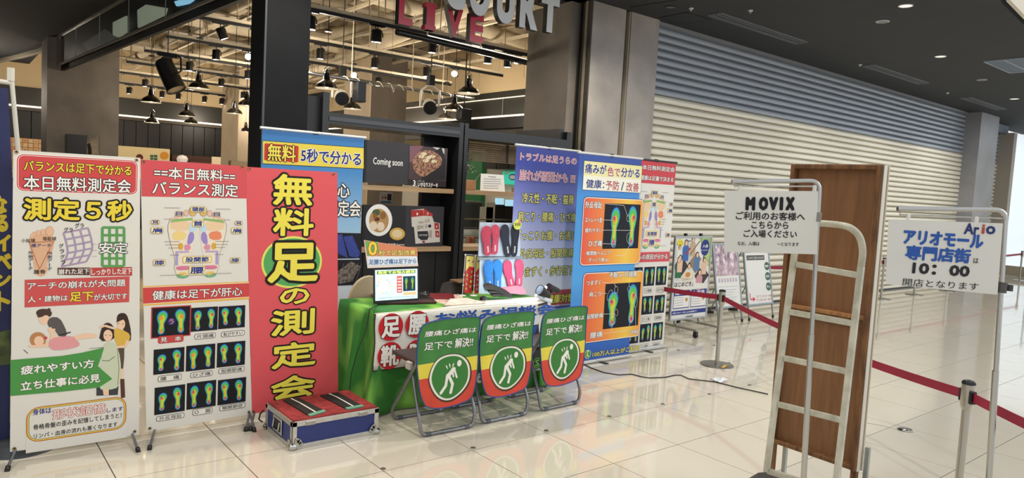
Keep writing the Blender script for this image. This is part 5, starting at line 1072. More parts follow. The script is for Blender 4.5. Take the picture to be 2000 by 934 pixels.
# leaflets
def sheet(pts, z, m, name, lb, cat, th=.0012):
    q = [P(*c_, Z=z) for c_ in pts]; o = MB(m).prism(q, (0, 0, th)).build(name); tag(o, lb, cat); return o, q
LM = M('#e9d3c4', .5, noise=.0, scale=40, col2='#c86a50', lo=.5, hi=.62, stretch=(1, 1.4, 1))
LM2 = M('#efe6da', .5, scale=34, col2='#d79a86', lo=.52, hi=.7)
sheet([(835, 578), (897, 575), (905, 582), (878, 598), (846, 588)], Z0, LM, 'leaflet', 'red and white leaflet under the others, beside the laptop', 'leaflet')
sheet([(868, 597), (940, 593), (950, 592), (912, 582), (880, 584)], Z0+.010, LM2, 'leaflet', 'top leaflet of the stack at the table front edge', 'leaflet')
sheet([(866, 599), (942, 595), (948, 590), (880, 583)], Z0+.002, M('#b8a79a', .5), 'leaflet_stack', 'thick stack of leaflets at the table front edge', 'leaflets', .0075)
p0 = P(905, 583, Z=Z0)
# dark pouch behind
b = MB(M('#2e241d', .6, noise=.3, scale=14)); b.grid(lambda u, v: (1.37+.13*math.cos(u*2*math.pi)*(1-.25*v)*(1 if v < .99 else 0), 1.42+.045*math.sin(u*2*math.pi)*(1-.35*v)*(1 if v < .99 else 0), Z0+.105*v+.01*math.sin(u*12)*v), 28, 8)
tag(b.build('pouch', smooth=True), 'dark brown leather pouch at the back of the table', 'pouch'); 
tag(MB(M('#7d5f42', .6)).hexa([(1.36, 1.32, Z0+.1), (1.52, 1.32, Z0+.1), (1.52, 1.45, Z0+.1), (1.36, 1.45, Z0+.1), (1.36, 1.32, Z0+.118), (1.52, 1.32, Z0+.118), (1.52, 1.45, Z0+.118), (1.36, 1.45, Z0+.118)]).build('brown_case', bevel=.006), 'flat brown case lying on top of the dark pouch', 'case')
# mini flags
for k, (pole_t, pole_b, x0t, x1t, x0b, x1b, yt, yb) in enumerate([((909, 496), (903, 578), 910, 928, 905, 921, 499, 573), ((929, 498), (925, 578), 930, 947, 926, 942, 500, 574)]):
    pz = P(*pole_b, Z=Z0); fr = Fr((pz.x, pz.y, 0), (1, 0, 0), (0, 0, 1))
    t = thing('mini_flag', ['left', 'right'][k]+' little red flag on a white stick with drawn faces', 'flag', (pz.x, pz.y, Z0), 'table-top flags'); pt = fr.px(*pole_t); WH = M('#eceae4', .4)
    MB(WH).tube([fr.w(0, Z0), fr.w(pt[0], pt[1])], .0025, 8).build('stick', t); MB(WH).lathe([(0, 0), (.03, .001), (.028, .006), (.004, .009)], (pz.x, pz.y, Z0), 20).build('stand_foot', t)
    MB(WH).tube([fr.w(fr.px(x0t-2, yt-1)[0], fr.px(x0t, yt-1)[1]+.003, -.003), fr.w(fr.px(x1t, yt)[0], fr.px(x1t, yt+1)[1]+.005, -.003)], .002, 6).build('cross_stick', t)
    for yy in (.25, .5, .97): c_ = fr.w(0, Z0).lerp(fr.w(*pt), yy); MB(WH).box(c_-Vector((.005, .004, .004)), c_+Vector((.005, .004, .004))).build('clip', t)
    q = [fr.px(x0t+1, yt+1), fr.px(x1t, yt+2), fr.px(x1b, yb), fr.px(x0b+1, yb-1)]; MB(M('#c8282c', .5)).prism([fr.w(*a_) for a_ in q], (0, .001, 0)).build('flag_sheet', t)
    p = Pr(fr); ab = lambda u, v: tuple((q[0][i]*(1-u)+q[1][i]*u)*(1-v)+(q[3][i]*(1-u)+q[2][i]*u)*v for i in (0, 1))
    p.fill([ab(0, 0), ab(1, 0), ab(1, .3), ab(.4, .28), ab(0, .42)], '#e9dc7a', 1)
    for cx, cy, s_ in ((.3, .15, 1), (.8, .17, .8)):
        c_ = ab(cx, cy); p.fill([(c_[0]+x*s_, c_[1]+y*s_) for x, y in circ(0, .002, .0125)], '#3c322c', 2); p.fill([(c_[0]+x*s_, c_[1]-.003+y*s_) for x, y in circ(0, 0, .0095)], '#ead2bc', 3)
    for j, ch in enumerate('ひざ痛は'): c_ = ab(.74, .42+.13*j); p.textuv(ch, c_[0]-.009, c_[1]-.012, c_[0]+.009, c_[1]+.01, [(.1, '#2a1512'), (.03, '#f0e27a' if k == 0 else '#f0ece4')], 2)
    for j, ch in enumerate('足下から'): c_ = ab(.25, .52+.12*j); p.textuv(ch, c_[0]-.009, c_[1]-.011, c_[0]+.009, c_[1]+.009, [(.1, '#2a1512'), (.03, '#f0e27a' if k == 0 else '#f0ece4')], 2)
    p.done(t)
# insole display board
yb = 1.22; fr = Fr((0, yb, 0), (1, 0, 0), (0, 0, 1)); I_ = (880, 420, 4.67)
ib = thing('insole_board', 'upright blue-white board displaying pairs of coloured insoles', 'display board', (1.7, yb, Z0))
q = [fr.px(938, 434.5), fr.px(1016, 436), fr.px(1016, 501), fr.px(935, 501)]; q2 = [fr.px(938, 504), fr.px(1018, 503), fr.px(1020, 574), fr.px(936, 574)]
MB(M('#c2cfe0', .45)).prism([fr.w(*a_) for a_ in q], (0, .01, 0)).build('upper_panel', ib); MB(M('#cfe2f2', .45)).prism([fr.w(a_[0], max(a_[1], Z0)) for a_ in q2], (0, .01, 0)).build('lower_panel', ib)
MB(M('#8e9ba8', .5)).box((q[3][0]-.005, yb-.012, q[2][1]-.02), (q[2][0]+.01, yb+.01, q[2][1])).build('ledge', ib)
INS = [(.5, 0), (.7, .015), (.83, .07), (.86, .2), (.8, .38), (.84, .55), (.97, .72), (1, .85), (.85, .96), (.55, 1), (.25, .96), (.06, .84), (.02, .7), (.08, .55), (.15, .38), (.12, .2), (.17, .07), (.3, .015)]
def insole(cb, ct, w, col, lb, flip=0, tilt_y=.01, logo='#efece6', grp='insoles on the display board'):
    a_, c_ = Vector(cb), Vector(ct); d = c_-a_; L = d.length; d.normalize(); s = Vector((0, 1, 0)).cross(d).normalized()*(-1 if flip else 1); n = s.cross(d).normalized(); n = n if n.y < 0 else -n
    q = [a_+d*(y*L)+s*((x-.5)*w) for x, y in chaikin(INS, 1)]
    m = MB(M(col, .7, noise=.12, scale=60, bump=.2)); k = len(q); q1 = [v+n*.006 for v in q]; c0 = sum(q, Vector())/k; q2 = [c0+n*.009+(v-c0)*.86 for v in q]
    m.add(q+q1+q2, [tuple(range(k))]+[(i, (i+1) % k, (i+1) % k+k, i+k) for i in range(k)]+[(i+k, (i+1) % k+k, (i+1) % k+2*k, i+2*k) for i in range(k)]+[tuple(range(2*k, 3*k))])
    o = m.build('insole', smooth=True); tag(o, lb, 'insole', grp)
    m = MB(F(logo)); o0 = a_+d*L*.12+n*.0098
    for j in range(6): m.add([o0+d*(j*L*.035)-s*.007, o0+d*(j*L*.035)+s*.007, o0+d*(j*L*.035+L*.022)+s*.007, o0+d*(j*L*.035+L*.022)-s*.007], [(0, 1, 2, 3)])
    m.build('heel_print', o, recalc=False); return o
def ibp(x, y, yy=1.205): return P(880+x/4.67, 420+y/4.67, Y=yy)
insole(ibp(340, 372), ibp(318, 98), .105, '#bd4058', 'dark pink insole at the left end of the upper board row', 0)
insole(ibp(398, 362), ibp(412, 85), .088, '#c4475f', 'second dark pink insole in the upper board row', 1)
insole(ibp(526, 382), ibp(482, 86), .098, '#232838', 'left navy insole in the upper board row', 0)
insole(ibp(575, 380), ibp(594, 78), .09, '#1e2332', 'right navy insole in the upper board row', 1)
insole(ibp(358, 690), ibp(340, 412), .105, '#2a86dc', 'left blue insole in the lower board row', 0)
insole(ibp(425, 690), ibp(432, 405), .10, '#2d8ae0', 'right blue insole in the lower board row', 1)
insole(ibp(560, 665), ibp(502, 418), .10, '#d94f78', 'left bright pink insole in the lower board row', 0)
insole(ibp(620, 660), ibp(628, 402), .098, '#df5a80', 'right bright pink insole in the lower board row', 1)
bd = MB(M('#d8e060', .5)); c_ = ibp(612, 88, 1.18); n = 16
bd.prism([c_+Vector((math.cos(k*math.pi/n)*(.038 if k % 2 else .046), 0, math.sin(k*math.pi/n)*(.038 if k % 2 else .046))) for k in range(2*n)], (0, .003, 0)); bo = tag(bd.build('star_badge'), 'yellow star-edged badge at the top right corner of the insole board', 'badge')
pp = Pr(Fr((0, 1.18, 0), (1, 0, 0), (0, 0, 1))); pp.textuv('新登場', c_.x-.03, c_.z-.012, c_.x+.03, c_.z+.014, one('#7a8a2a', .02)); pp.fill([(c_.x+.02+x, c_.z+.025+y) for x, y in circ(0, 0, .014)], '#e08a8a', 1); pp.done(bo)
# loose insoles in front
for k, (dx, dz, r) in enumerate(((0, 0, 0), (.012, .008, .12), (.03, .017, .3))):
    a_ = Vector((1.66-dx, .97+dx*.6, Z0+.003+dz)); d = Vector((-.19, .05+.025*k, .012+.02*k)); b = MB(M('#0e0f13', .5)); s = (Vector((-d.y, d.x, 0)).normalized()*.75+Vector((0, 0, -.62)))
    q = [a_+d*y+s*((x-1)*.075)+Vector((0, 0, .018*math.sin(y*2.6)+.0)) for x, y in chaikin(INS, 1)]
    b.prism(q, (0, .004, .004)); tag(b.build('loose_insole', smooth=False), ['black loose insole at the bottom of the small pile', 'black loose insole in the middle of the small pile', 'black loose insole on top of the small pile'][k], 'insole', 'black insoles lying on the table')
for k in range(2):
    a_ = Vector((1.62+.02*k, 1.15, Z0+.004+.012*k)); d = Vector((.27, -.07+.02*k, .0)); b = MB(M('#e8839a', .5, noise=.05, scale=30)); s = Vector((-d.y, d.x, 0)).normalized()*.7+Vector((0, 0, .6))
    q = [a_+d*y+s*(x*.075)+Vector((0, 0, .02*math.sin(y*3.1)+.0)) for x, y in chaikin(INS, 1)]
    b.prism(q, (0, .006, .005)); tag(b.build('loose_insole'), ['lower', 'upper'][k]+' pale pink loose insole bowed up on the table by the board', 'insole', 'pink insoles lying on the table')
# clamp lamps at the right end
cl_ = thing('clamp_lamp', 'pair of black clip lamps with white clamps at the right end of the table', 'lamp', (1.80, .86, Z0)); 
c1 = P(1053, 566, Y=.85); c2 = P(1073, 578, Y=.85); d1 = (c2-c1).normalized()
MB(M('#141416', .3)).lathe([(0, -.055), (.022, -.055), (.03, -.02), (.042, .03), (.044, .06), (.04, .062)], (c1+c2)/2, 22, (c1-c2)).build('lamp_head', cl_, smooth=True)
c3 = P(1068, 560, Y=.95); c4 = P(1090, 568, Y=.95); MB(M('#141416', .3)).lathe([(0, -.07), (.02, -.07), (.03, .02), (.034, .05), (0, .05)], (c3+c4)/2, 22, (c3-c4)).build('lamp_head', cl_, smooth=True)
MB(M('#f4fbff', .3, emit=3)).lathe([(0, .0), (.012, .0)], P(1066, 561.5, Y=.9), 14, (CAM-c3)).build('led', cl_)
MB(M('#3a3f45', .15)).lathe([(.038, .058), (0, .05)], (c1+c2)/2, 22, (c1-c2)).build('led_face', cl_)
b = MB(M('#dfe8ee', .3)); b.bar(P(1046, 577, Y=.86), P(1070, 590, Y=.84), .03, .02); b.bar(P(1062, 584, Y=.83), P(1076, 588, Y=.85), .03, .03); b.build('clamp', cl_, bevel=.004)
b = MB(M('#18181a', .3)); b.tube([P(1060, 582, Y=.87), P(1068, 592, Y=.83), P(1052, 596, Y=.83)], .008, 8); b.tube([(c1+c2)/2, P(1066, 584, Y=.86)], .008, 8); b.tube([(c3+c4)/2, P(1072, 584, Y=.88)], .008, 8); b.tube([P(1092, 575, Y=.95), P(1094, 600, Y=.92)], .002, 6); b.build('neck', cl_, smooth=True)
lamp('POINT', 'clip_lamp_light', (c1+c2)/2+Vector((-.10, .02, .08)), 2.6, (.85, .93, 1), .02)
# blue printed cloth and bag hanging at the right end
hb = thing('hanging_bag', 'black bag with a round green emblem hanging between the two right chairs', 'bag', (1.83, .78, .12)); fr = Fr((0, .79, 0), (1, 0, 0), (0, 0, 1)); N_ = (1000, 560, 5.8375)
q = [fr.px(1000+x/5.8375, 560+y/5.8375) for x, y in ((205, 445), (300, 320), (330, 930), (190, 930))]
MB(M('#23262c', .5)).prism([fr.w(*a_) for a_ in (q[0], q[1], (q[2][0], .2), (q[3][0], .2))], (0, .03, 0)).build('bag_body', hb, bevel=.004)
p = Pr(fr, N_); p.poly([(215, 470), (290, 440), (262, 560), (228, 650)], '#2b58a8', 1); p.poly([(262, 330), (310, 320), (298, 430), (240, 440)], '#dfe6e8', 1); p.poly([(262, 600), (300, 640), (255, 645)], '#e3e6e0', 1)
oring_c = p.uv(285, 868); p.fill([(oring_c[0]+x, oring_c[1]+y) for x, y in circ(0, 0, .042)], '#6fae4a', 2); p.fill([(oring_c[0]+x, oring_c[1]+y) for x, y in circ(0, 0, .034)], '#1a2a18', 3); p.text('S', 262, 905, 308, 832, [(.04, '#7dbb52')], 4); p.at(700, 580, 3.222); p.text('ORS', 1102, 468, 1155, 446, [(.05, '#1a2440'), (.01, '#d8dfe8')], 3); p.done(hb)
tag(MB(GC).box((1.83, .80, .02), (2.0, .86, .26)).build('green_bag', bevel=.01), 'small green bag on the floor at the right end of the table', 'bag')
# cables
b = MB(RUBBER); q = [P(737, 598, Z=Z0)+Vector((0, -.0, .004)), P(722, 604, Y=.84), P(716, 640, Y=.84), P(697, 690, Y=.82), P(686, 730, Y=.82), P(683, 762, Y=.84)]
qq = []
for i in range(len(q)-1):
    for k in range(6): qq.append(q[i].lerp(q[i+1], k/6))
b.tube(qq+[q[-1]], .003, 6); tag(b.build('laptop_cable', smooth=True), 'thin black cable hanging from the laptop down the green cloth', 'cable')
b = MB(RUBBER); px = [(1128, 700), (1141, 712), (1155, 719), (1180, 728), (1208, 732.5), (1234, 731), (1252, 736), (1270, 738.5), (1300, 737), (1318, 733), (1330, 733), (1345, 740), (1360, 742), (1397, 746), (1440, 757), (1500, 770)]
b.tube([P(x, y, Z=.005) for x, y in px], .0045, 6); tag(b.build('floor_cable', smooth=True), 'black power cable snaking across the tiles towards the upended table', 'cable')
c_ = P(1404, 745, Z=.004); b = MB(M('#dfe6ea', .25, noise=.1, scale=60)); random.seed(3)
b.grid(lambda u, v: (c_.x-.06+.12*u+random.uniform(-.008, .008), c_.y-.05+.1*v+random.uniform(-.008, .008), .008+random.uniform(0, .02)), 5, 4); tag(b.build('clear_tape', solid=.001), 'crumpled clear tape holding the black cable to the floor', 'tape')
# ================================================================ FLIGHT CASE
fc = thing('flight_case', 'blue flight case with silver edges and red carpet top', 'case', (-.03, .75, 0))
X0, X1, Y0c, Y1c, H = -.31, .25, .535, .965, .165
MB(M('#25326f', .45, noise=.06, scale=8)).box((X0+.004, Y0c+.004, .008), (X1-.004, Y1c-.004, H-.01)).build('body_panel', fc)
AL = M('#c6c4bd', .35, .75, noise=.06, scale=30); w = .028
for (a_, c_) in (((X0, Y0c, 0), (X1, Y0c+.004, w)), ((X0, Y0c, H-w), (X1, Y0c+.004, H)), ((X0, Y0c, 0), (X0+w, Y0c+.004, H)), ((X1-w, Y0c, 0), (X1, Y0c+.004, H)), ((X0, Y0c, 0), (X0+.004, Y1c, w)), ((X0, Y0c, H-w), (X0+.004, Y1c, H)), ((X0, Y0c, 0), (X0+.004, Y0c+w, H)), ((X0, Y1c-w, 0), (X0+.004, Y1c, H)),
                 ((X1-.004, Y0c, 0), (X1, Y1c, w)), ((X1-.004, Y0c, H-w), (X1, Y1c, H)), ((X0, Y1c-.004, 0), (X1, Y1c, w)), ((X0, Y1c-.004, H-w), (X1, Y1c, H)), ((X0, Y0c, H-.002), (X1, Y0c+.014, H+.002)), ((X0, Y0c, H-.002), (X0+.014, Y1c, H+.002))):
    MB(AL).box(Vector(a_)-Vector((.001, .001, 0)), Vector(c_)+Vector((.001, .001, 0))).build('edge_trim', fc, bevel=.0015)
MB(M('#8c2a2a', .95, noise=.25, scale=25, bump=.4)).box((X0+.01, Y0c+.01, H-.004), (X1-.006, Y1c-.006, H+.010)).build('carpet_top', fc, bevel=.004)
for (x, y) in ((X0, Y0c), (X1, Y0c), (X0, Y1c)):
    for z in (.018,):
        MB(CHROME).lathe([(.0, .03), (.014, .027), (.024, .014), (.027, 0)], (x+(.012 if x < 0 else -.012), y+(.012 if y < .7 else -.012), z), 18, ((-1 if x < 0 else 1), (-1 if y < .7 else 1), -.2)).build('ball_corner', fc, smooth=True)
    b = MB(M('#b5b3ac', .35, .6)); sx = 1 if x < 0 else -1
    yy = y-.009 if y < .7 else y+.006
    for dx, dz in ((.05, .03), (.03, .055), (.042, .046)): b.lathe([(0, .004), (.014, .004), (.016, 0)], (x+sx*dx, yy+.004, dz), 14, (0, -1, 0))
    b.prism([(x, yy, .0), (x+sx*.06, yy, .02), (x+sx*.06, yy, .04), (x+sx*.04, yy, .065), (x+sx*.02, yy, .062)], (0, .004, 0)); b.build('corner_plate', fc)
MB(M('#b5b3ac', .35, .6)).prism([(X0-.008, Y0c, 0), (X0-.008, Y0c+.05, .03), (X0-.008, Y0c+.045, .055), (X0-.008, Y0c+.02, .06)], (.003, 0, 0)).build('corner_plate', fc)
for x in (-.20, .14):
    MB(M('#a9a79f', .4, .8)).box((x-.03, Y0c-.004, H-.03), (x+.03, Y0c+.001, H-.006)).build('hinge', fc); MB(STEEL).cyl((x-.03, Y0c-.004, H-.007), (x+.03, Y0c-.004, H-.007), .004, 8).build('hinge_pin', fc)
MB(AL).box((X0-.004, .69, .04), (X0, .83, .135)).build('handle_plate', fc, bevel=.004); MB(M('#1c1d22', .6)).box((X0-.006, .71, .055), (X0-.003, .81, .12)).build('handle_recess', fc)
MB(CHROME).tube([(X0-.008, .715, .115), (X0-.014, .715, .07), (X0-.014, .735, .062), (X0-.014, .785, .062), (X0-.014, .805, .07), (X0-.008, .805, .115)], .005, 8).build('handle', fc, smooth=True)
# sensor mats on top
HZ = H+.0105
for k, (pts, gp) in enumerate([([(553, 783), (583, 778), (632, 803), (601, 812)], [(583, 816), (590, 810), (628, 804), (634, 809), (590, 821)]), ([(625, 774), (660, 768), (706, 793), (674, 799)], [(660, 803), (666, 797), (702, 790), (711, 796), (668, 806)])]):
    t = thing('foot_mat', ['left', 'right'][k]+' black foot mat with a white line and green front edge on the case', 'mat', P(*pts[0], Z=HZ), 'foot mats on the flight case')
    MB(M('#141315', .7, noise=.3, scale=60)).prism([P(*a_, Z=HZ) for a_ in pts], (0, 0, .006)).build('mat_pad', t); q = [P(*a_, Z=HZ) for a_ in pts]
    e1 = (q[2]-q[3]); e0 = (q[3]-q[0]).normalized(); b = MB(M('#6fa58a', .4)); b.hexa([q[3]+Vector((0, 0, 0)), q[2], q[2]+e0*.03, q[3]+e0*.03]+[v+Vector((0, 0, .010)) for v in (q[3], q[2], q[2]+e0*.03, q[3]+e0*.03)]); b.build('green_edge', t, bevel=.002)
    m0 = (q[0]+q[1])/2; m1 = (q[2]+q[3])/2; md = m0.lerp(m1, .35)+(q[1]-q[0])*.05; z_ = Vector((0, 0, .0075)); b = MB(M('#e3e0d8', .6)); s_ = (q[1]-q[0]).normalized()*.005
    for a_, c_ in ((m0, md), (md, m1)): b.add([a_-s_+z_, a_+s_+z_, c_+s_+z_, c_-s_+z_], [(0, 1, 2, 3)])
    b.build('white_line', t)
b = MB(RUBBER); b.tube([(X0-.01, .97, .12), (X0-.03, .975, .10), (X0-.035, .985, .06), (X0-.012, .985, .04)], .005, 8); tag(b.build('case_cord', smooth=True), 'short black cord looped behind the left end of the flight case', 'cord')
# ================================================================ FOLDING CHAIRS
def fillet(pts, r, n=5):
    out = [Vector(pts[0])]
    for i in range(1, len(pts)-1):
        a_, b_, c_ = Vector(pts[i-1]), Vector(pts[i]), Vector(pts[i+1]); d1, d2 = (a_-b_), (c_-b_); rr = min(r, d1.length*.45, d2.length*.45); s_, e_ = b_+d1.normalized()*rr, b_+d2.normalized()*rr
        for k in range(n+1): t_ = k/n; out.append(s_*(1-t_)**2+b_*2*t_*(1-t_)+e_*t_**2)
    return out+[Vector(pts[-1])]
def chair():
    t = thing('folding_chair', 'x', 'chair', (0, 0, 0), 'folding chairs in front of the table'); w = .43; T = M('#8a8b8c', .35, .75, noise=.05, scale=30); h = w/2
    # near legs: floor bar at y=.03, rising forward to the seat front; back tube: floor bar at y=.40, rising to the backrest top at y=-.02
    nl = fillet([(-h+.02, .20, .44), (-h+.005, .035, .10), (-h+.02, .03, .012), (h-.02, .03, .012), (h-.005, .035, .10), (h-.02, .20, .44)], .075, 6)
    MB(T).tube(nl, .0115, 12).build('front_leg_tube', t, smooth=True)
    bl = fillet([(-h-.005, .395, .10), (-h+.0, .40, .012), (h-.0, .40, .012), (h+.005, .395, .10)], .075, 6)
    full = fillet([(-h+.03, .0, .70), (-h+.0, .11, .44), (-h-.005, .39, .08), (-h+.02, .405, .012), (h-.02, .405, .012), (h+.005, .39, .08), (h-.0, .11, .44), (h-.03, .0, .70)], .07, 6)
    MB(T).tube(full, .0115, 12).build('back_frame_tube', t, smooth=True)
    MB(T).tube(fillet([(-h+.03, .0, .70), (-h+.05, -.002, .74), (h-.05, -.002, .74), (h-.03, .0, .70)], .03), .0115, 12).build('top_tube', t, smooth=True)
    for x, y in ((-h+.07, .03), (h-.07, .03), (-h+.07, .405), (h-.07, .405)): MB(M('#55585c', .5)).cyl((x-.016, y, .0125), (x+.016, y, .0125), .015, 12).build('floor_cap', t, smooth=True)
    SV = M('#3a2a2c', .5, noise=.08, scale=20)
    MB(SV).hexa([(-h+.02, .12, .425), (h-.02, .12, .425), (h-.02, .47, .435), (-h+.02, .47, .435), (-h+.02, .12, .455), (h-.02, .12, .455), (h-.02, .47, .465), (-h+.02, .47, .465)]).build('seat', t, bevel=.012)
    for s_ in (-1, 1): MB(M('#b8b4ac', .5)).box((s_*h-.012, .16, .40), (s_*h+.012, .22, .45)).build('pivot_bracket', t, bevel=.004)
    MB(SV).hexa([(-h+.03, .07, .50), (h-.03, .07, .50), (h-.03, .085, .50), (-h+.03, .085, .50), (-h+.04, -.0, .72), (h-.04, -.0, .72), (h-.04, .015, .72), (-h+.04, .015, .72)]).build('backrest', t, bevel=.004)
    return t
ch0 = chair()
CC = [(.645, .305), (1.125, .32), (1.655, .33)]; RZ = [-.03, 0, .02]
CL = ['grey folding chair under the leftmost printed cover', 'grey folding chair under the middle printed cover', 'grey folding chair under the rightmost printed cover']
# printed cover: outline measured on the left chair
fr0 = Fr((0, 0, 0), (1, 0, 0), (0, 0, 1)); O_ = (700, 580, 3.222)
frc = Fr((0, .285, 0), (1, 0, 0), (0, 0, 1))
def cuv(x, y): u, v = frc.px(700+x/3.222, 580+y/3.222); return (u-.645, v)
outl = [(383, 260), (392, 215), (412, 180), (450, 160), (560, 138), (700, 124), (748, 124), (766, 135), (760, 175), (752, 260), (750, 400), (740, 520), (722, 610), (700, 645), (640, 672), (560, 697), (490, 706), (430, 696), (408, 660), (390, 600), (376, 480), (370, 380)]
oc = [cuv(*q_) for q_ in outl]; oc = chaikin(oc, 2)
def cover():
    t = thing('chair_cover', 'x', 'chair cover', (0, 0, 0), 'printed covers over the folding chairs')
    fr = Fr((0, -.02, 0), (1, 0, 0), (0, 0, 1)); p = Pr(fr)
    back = MB(M('#2f5a2c', .7)); back.prism([fr.w(*q_, -.0005) for q_ in oc], (0, .012, 0)); back.build('cover_back', t)
    A1, A2 = cuv(380, 432), cuv(748, 368); B1, B2 = cuv(385, 524), cuv(748, 455)
    G_1, Y_1, R_1 = M('#3c7c38', .65, noise=.12, scale=9), M('#e0cf45', .65, noise=.05, scale=9), M('#d0442f', .65, noise=.08, scale=9)
    p.fill(clip(oc, A1, A2), G_1, 0); p.fill(clip(clip(oc, A2, A1), B1, B2), Y_1, 0); p.fill(clip(oc, B2, B1), R_1, 0)
    b = MB(M('#27418c', .6)); b.tube([fr.w(*q_, .001) for q_ in oc], .0035, 6, closed=True); b.build('piping', t, smooth=True)
    em = chaikin([cuv(*q_) for q_ in ((560, 362), (640, 360), (690, 405), (703, 470), (692, 540), (640, 612), (570, 658), (500, 640), (452, 560), (448, 490), (490, 398))], 2)
    cx = sum(a_[0] for a_ in em)/len(em); cy = sum(a_[1] for a_ in em)/len(em)
    p.fill([(cx+(a_-cx)*1.07+.003, cy+(b_-cy)*1.06-.004) for a_, b_ in em], '#4d3a1c', 1); p.fill(em, '#e9e5da', 2); p.fill([(cx+(a_-cx)*.9, cy+(b_-cy)*.92) for a_, b_ in em], '#3c7c38', 3)
    W_ = '#ece8dd'
    def ln(pts, w): 
        q_ = [cuv(*a_) for a_ in pts]; p.line(q_, w, W_, 4, uv=True)
        for a_ in q_: p.fill([(a_[0]+x, a_[1]+y) for x, y in circ(0, 0, w/2, None, 12)], W_, 4)
    ln([(600, 455), (562, 500)], .028); ln([(560, 495), (550, 560), (520, 606)], .020); ln([(570, 500), (592, 548), (580, 602)], .020); ln([(602, 452), (618, 505)], .013); ln([(588, 455), (598, 500)], .012)
    c_ = cuv(634, 417); p.fill([(c_[0]+x, c_[1]+y) for x, y in circ(0, 0, .017, .021, 18)], W_, 4)
    for a_, b_ in (((551, 428), (563, 458)), ((572, 416), (578, 450)), ((600, 412), (590, 450))):
        q1, q2 = cuv(*a_), cuv(*b_); d = Vector((q2[0]-q1[0], q2[1]-q1[1])); n_ = Vector((-d.y, d.x)).normalized()*.005; m_ = ((q1[0]*.6+q2[0]*.4), (q1[1]*.6+q2[1]*.4)); p.fill([q1, (m_[0]+n_.x, m_[1]+n_.y), q2, (m_[0]-n_.x, m_[1]-n_.y)], W_, 4)
    def tt(s_, x0, y0, x1, y1, sh=.12): a_, b_ = cuv(x0, y0), cuv(x1, y1); p.textuv(s_, a_[0], a_[1], b_[0], b_[1], [(.05, '#1a2416'), (.02, '#f1eee6')], 2, sh)
    tt('腰痛ひざ痛は', 420, 254, 738, 188); tt('足下で', 418, 340, 592, 275, 0); tt('解決!!', 606, 322, 718, 250, .05)
    p.done(t); return t
cv0 = cover()
VL = ['printed green, yellow and red chair cover nearest the flight case', 'printed green, yellow and red chair cover in the middle of the three', 'printed green, yellow and red chair cover at the right end, before the blue banner']
for i, (x, y) in enumerate(CC):
    if i == 0: ch0.location = (x, y, 0); ch0.rotation_euler.z = RZ[0]; ch0['label'] = CL[0]; cv0.location = (x, y-.0, 0); cv0.rotation_euler.z = RZ[0]; cv0['label'] = VL[0]
    else: dup(ch0, (x, y, 0), CL[i], RZ[i]); dup(cv0, (x, y, 0), VL[i], RZ[i])
# beige chair behind the table
t = thing('beige_chair', 'beige round-backed chair behind the left end of the table', 'chair', (.62, 1.75, 0)); BE = M('#c9b494', .55)
c_ = P(722, 560, Y=1.54); b = MB(BE); b.prism([Vector((c_.x+.17*math.cos(a_), 1.54, .66+.20*math.sin(a_) if math.sin(a_) > 0 else .66+.12*math.sin(a_))) for a_ in [k*math.pi/14 for k in range(28)]], (0, .03, 0)); b.build('backrest', t, bevel=.008)
MB(M('#57443a', .5)).box((c_.x-.2, 1.56, .42), (c_.x+.2, 1.9, .46)).build('seat', t, bevel=.01)
for dx in (-.17, .17):
    for yy in (1.58, 1.88): MB(STEEL).cyl((c_.x+dx, yy, 0), (c_.x+dx, yy, .42), .011, 8).build('leg', t)
    MB(STEEL).cyl((c_.x+dx*.9, 1.58, .42), (c_.x+dx*.8, 1.57, .62), .011, 8).build('back_post', t)
# ================================================================ BARRIER POSTS AND BELTS
PST = M('#b4b0a6', .28, .9, noise=.08, scale=14, stretch=(1, 1, .1)); BLT = M('#8f1634', .6, noise=.06, scale=30)
def post(x, y, label, h=.735, grp=None, dark=False):
    t = thing('barrier_post', label, 'barrier post', (x, y, 0), grp)
    MB(M('#908d86', .3, .9, noise=.06, scale=12)).lathe([(0, .018), (.03, .018), (.13, .014), (.158, .008), (.16, .0), (.15, 0)], (x, y, 0), 40).build('base_plate', t, smooth=True)
    MB(PST).cyl((x, y, .012), (x, y, h-.13), .020, 24).build('pole', t, smooth=True)
    MB(PST).lathe([(.020, h-.155), (.024, h-.15), (.031, h-.125), (.031, h-.022), (.033, h-.02)], (x, y, 0), 28).build('head', t, smooth=True)
    MB(M('#303236', .2, .5)).lathe([(.033, h-.02), (.032, h-.008), (.022, h-.001), (0, h)], (x, y, 0), 28).build('cap', t, smooth=True)
    return t
def clips(t, x, y, z, dirs):
    for d in dirs:
        d = Vector((d[0], d[1], 0)).normalized(); c = Vector((x, y, z))+d*.037; s_ = Vector((-d.y, d.x, 0)); b = MB(BLACK)
        b.hexa([c-s_*.016-d*.008+Vector((0, 0, -.035)), c+s_*.016-d*.008+Vector((0, 0, -.035)), c+s_*.016+d*.008+Vector((0, 0, -.035)), c-s_*.016+d*.008+Vector((0, 0, -.035)), c-s_*.016-d*.008+Vector((0, 0, .03)), c+s_*.016-d*.008+Vector((0, 0, .03)), c+s_*.016+d*.008+Vector((0, 0, .03)), c-s_*.016+d*.008+Vector((0, 0, .03))]); b.build('belt_clip', t, bevel=.003)
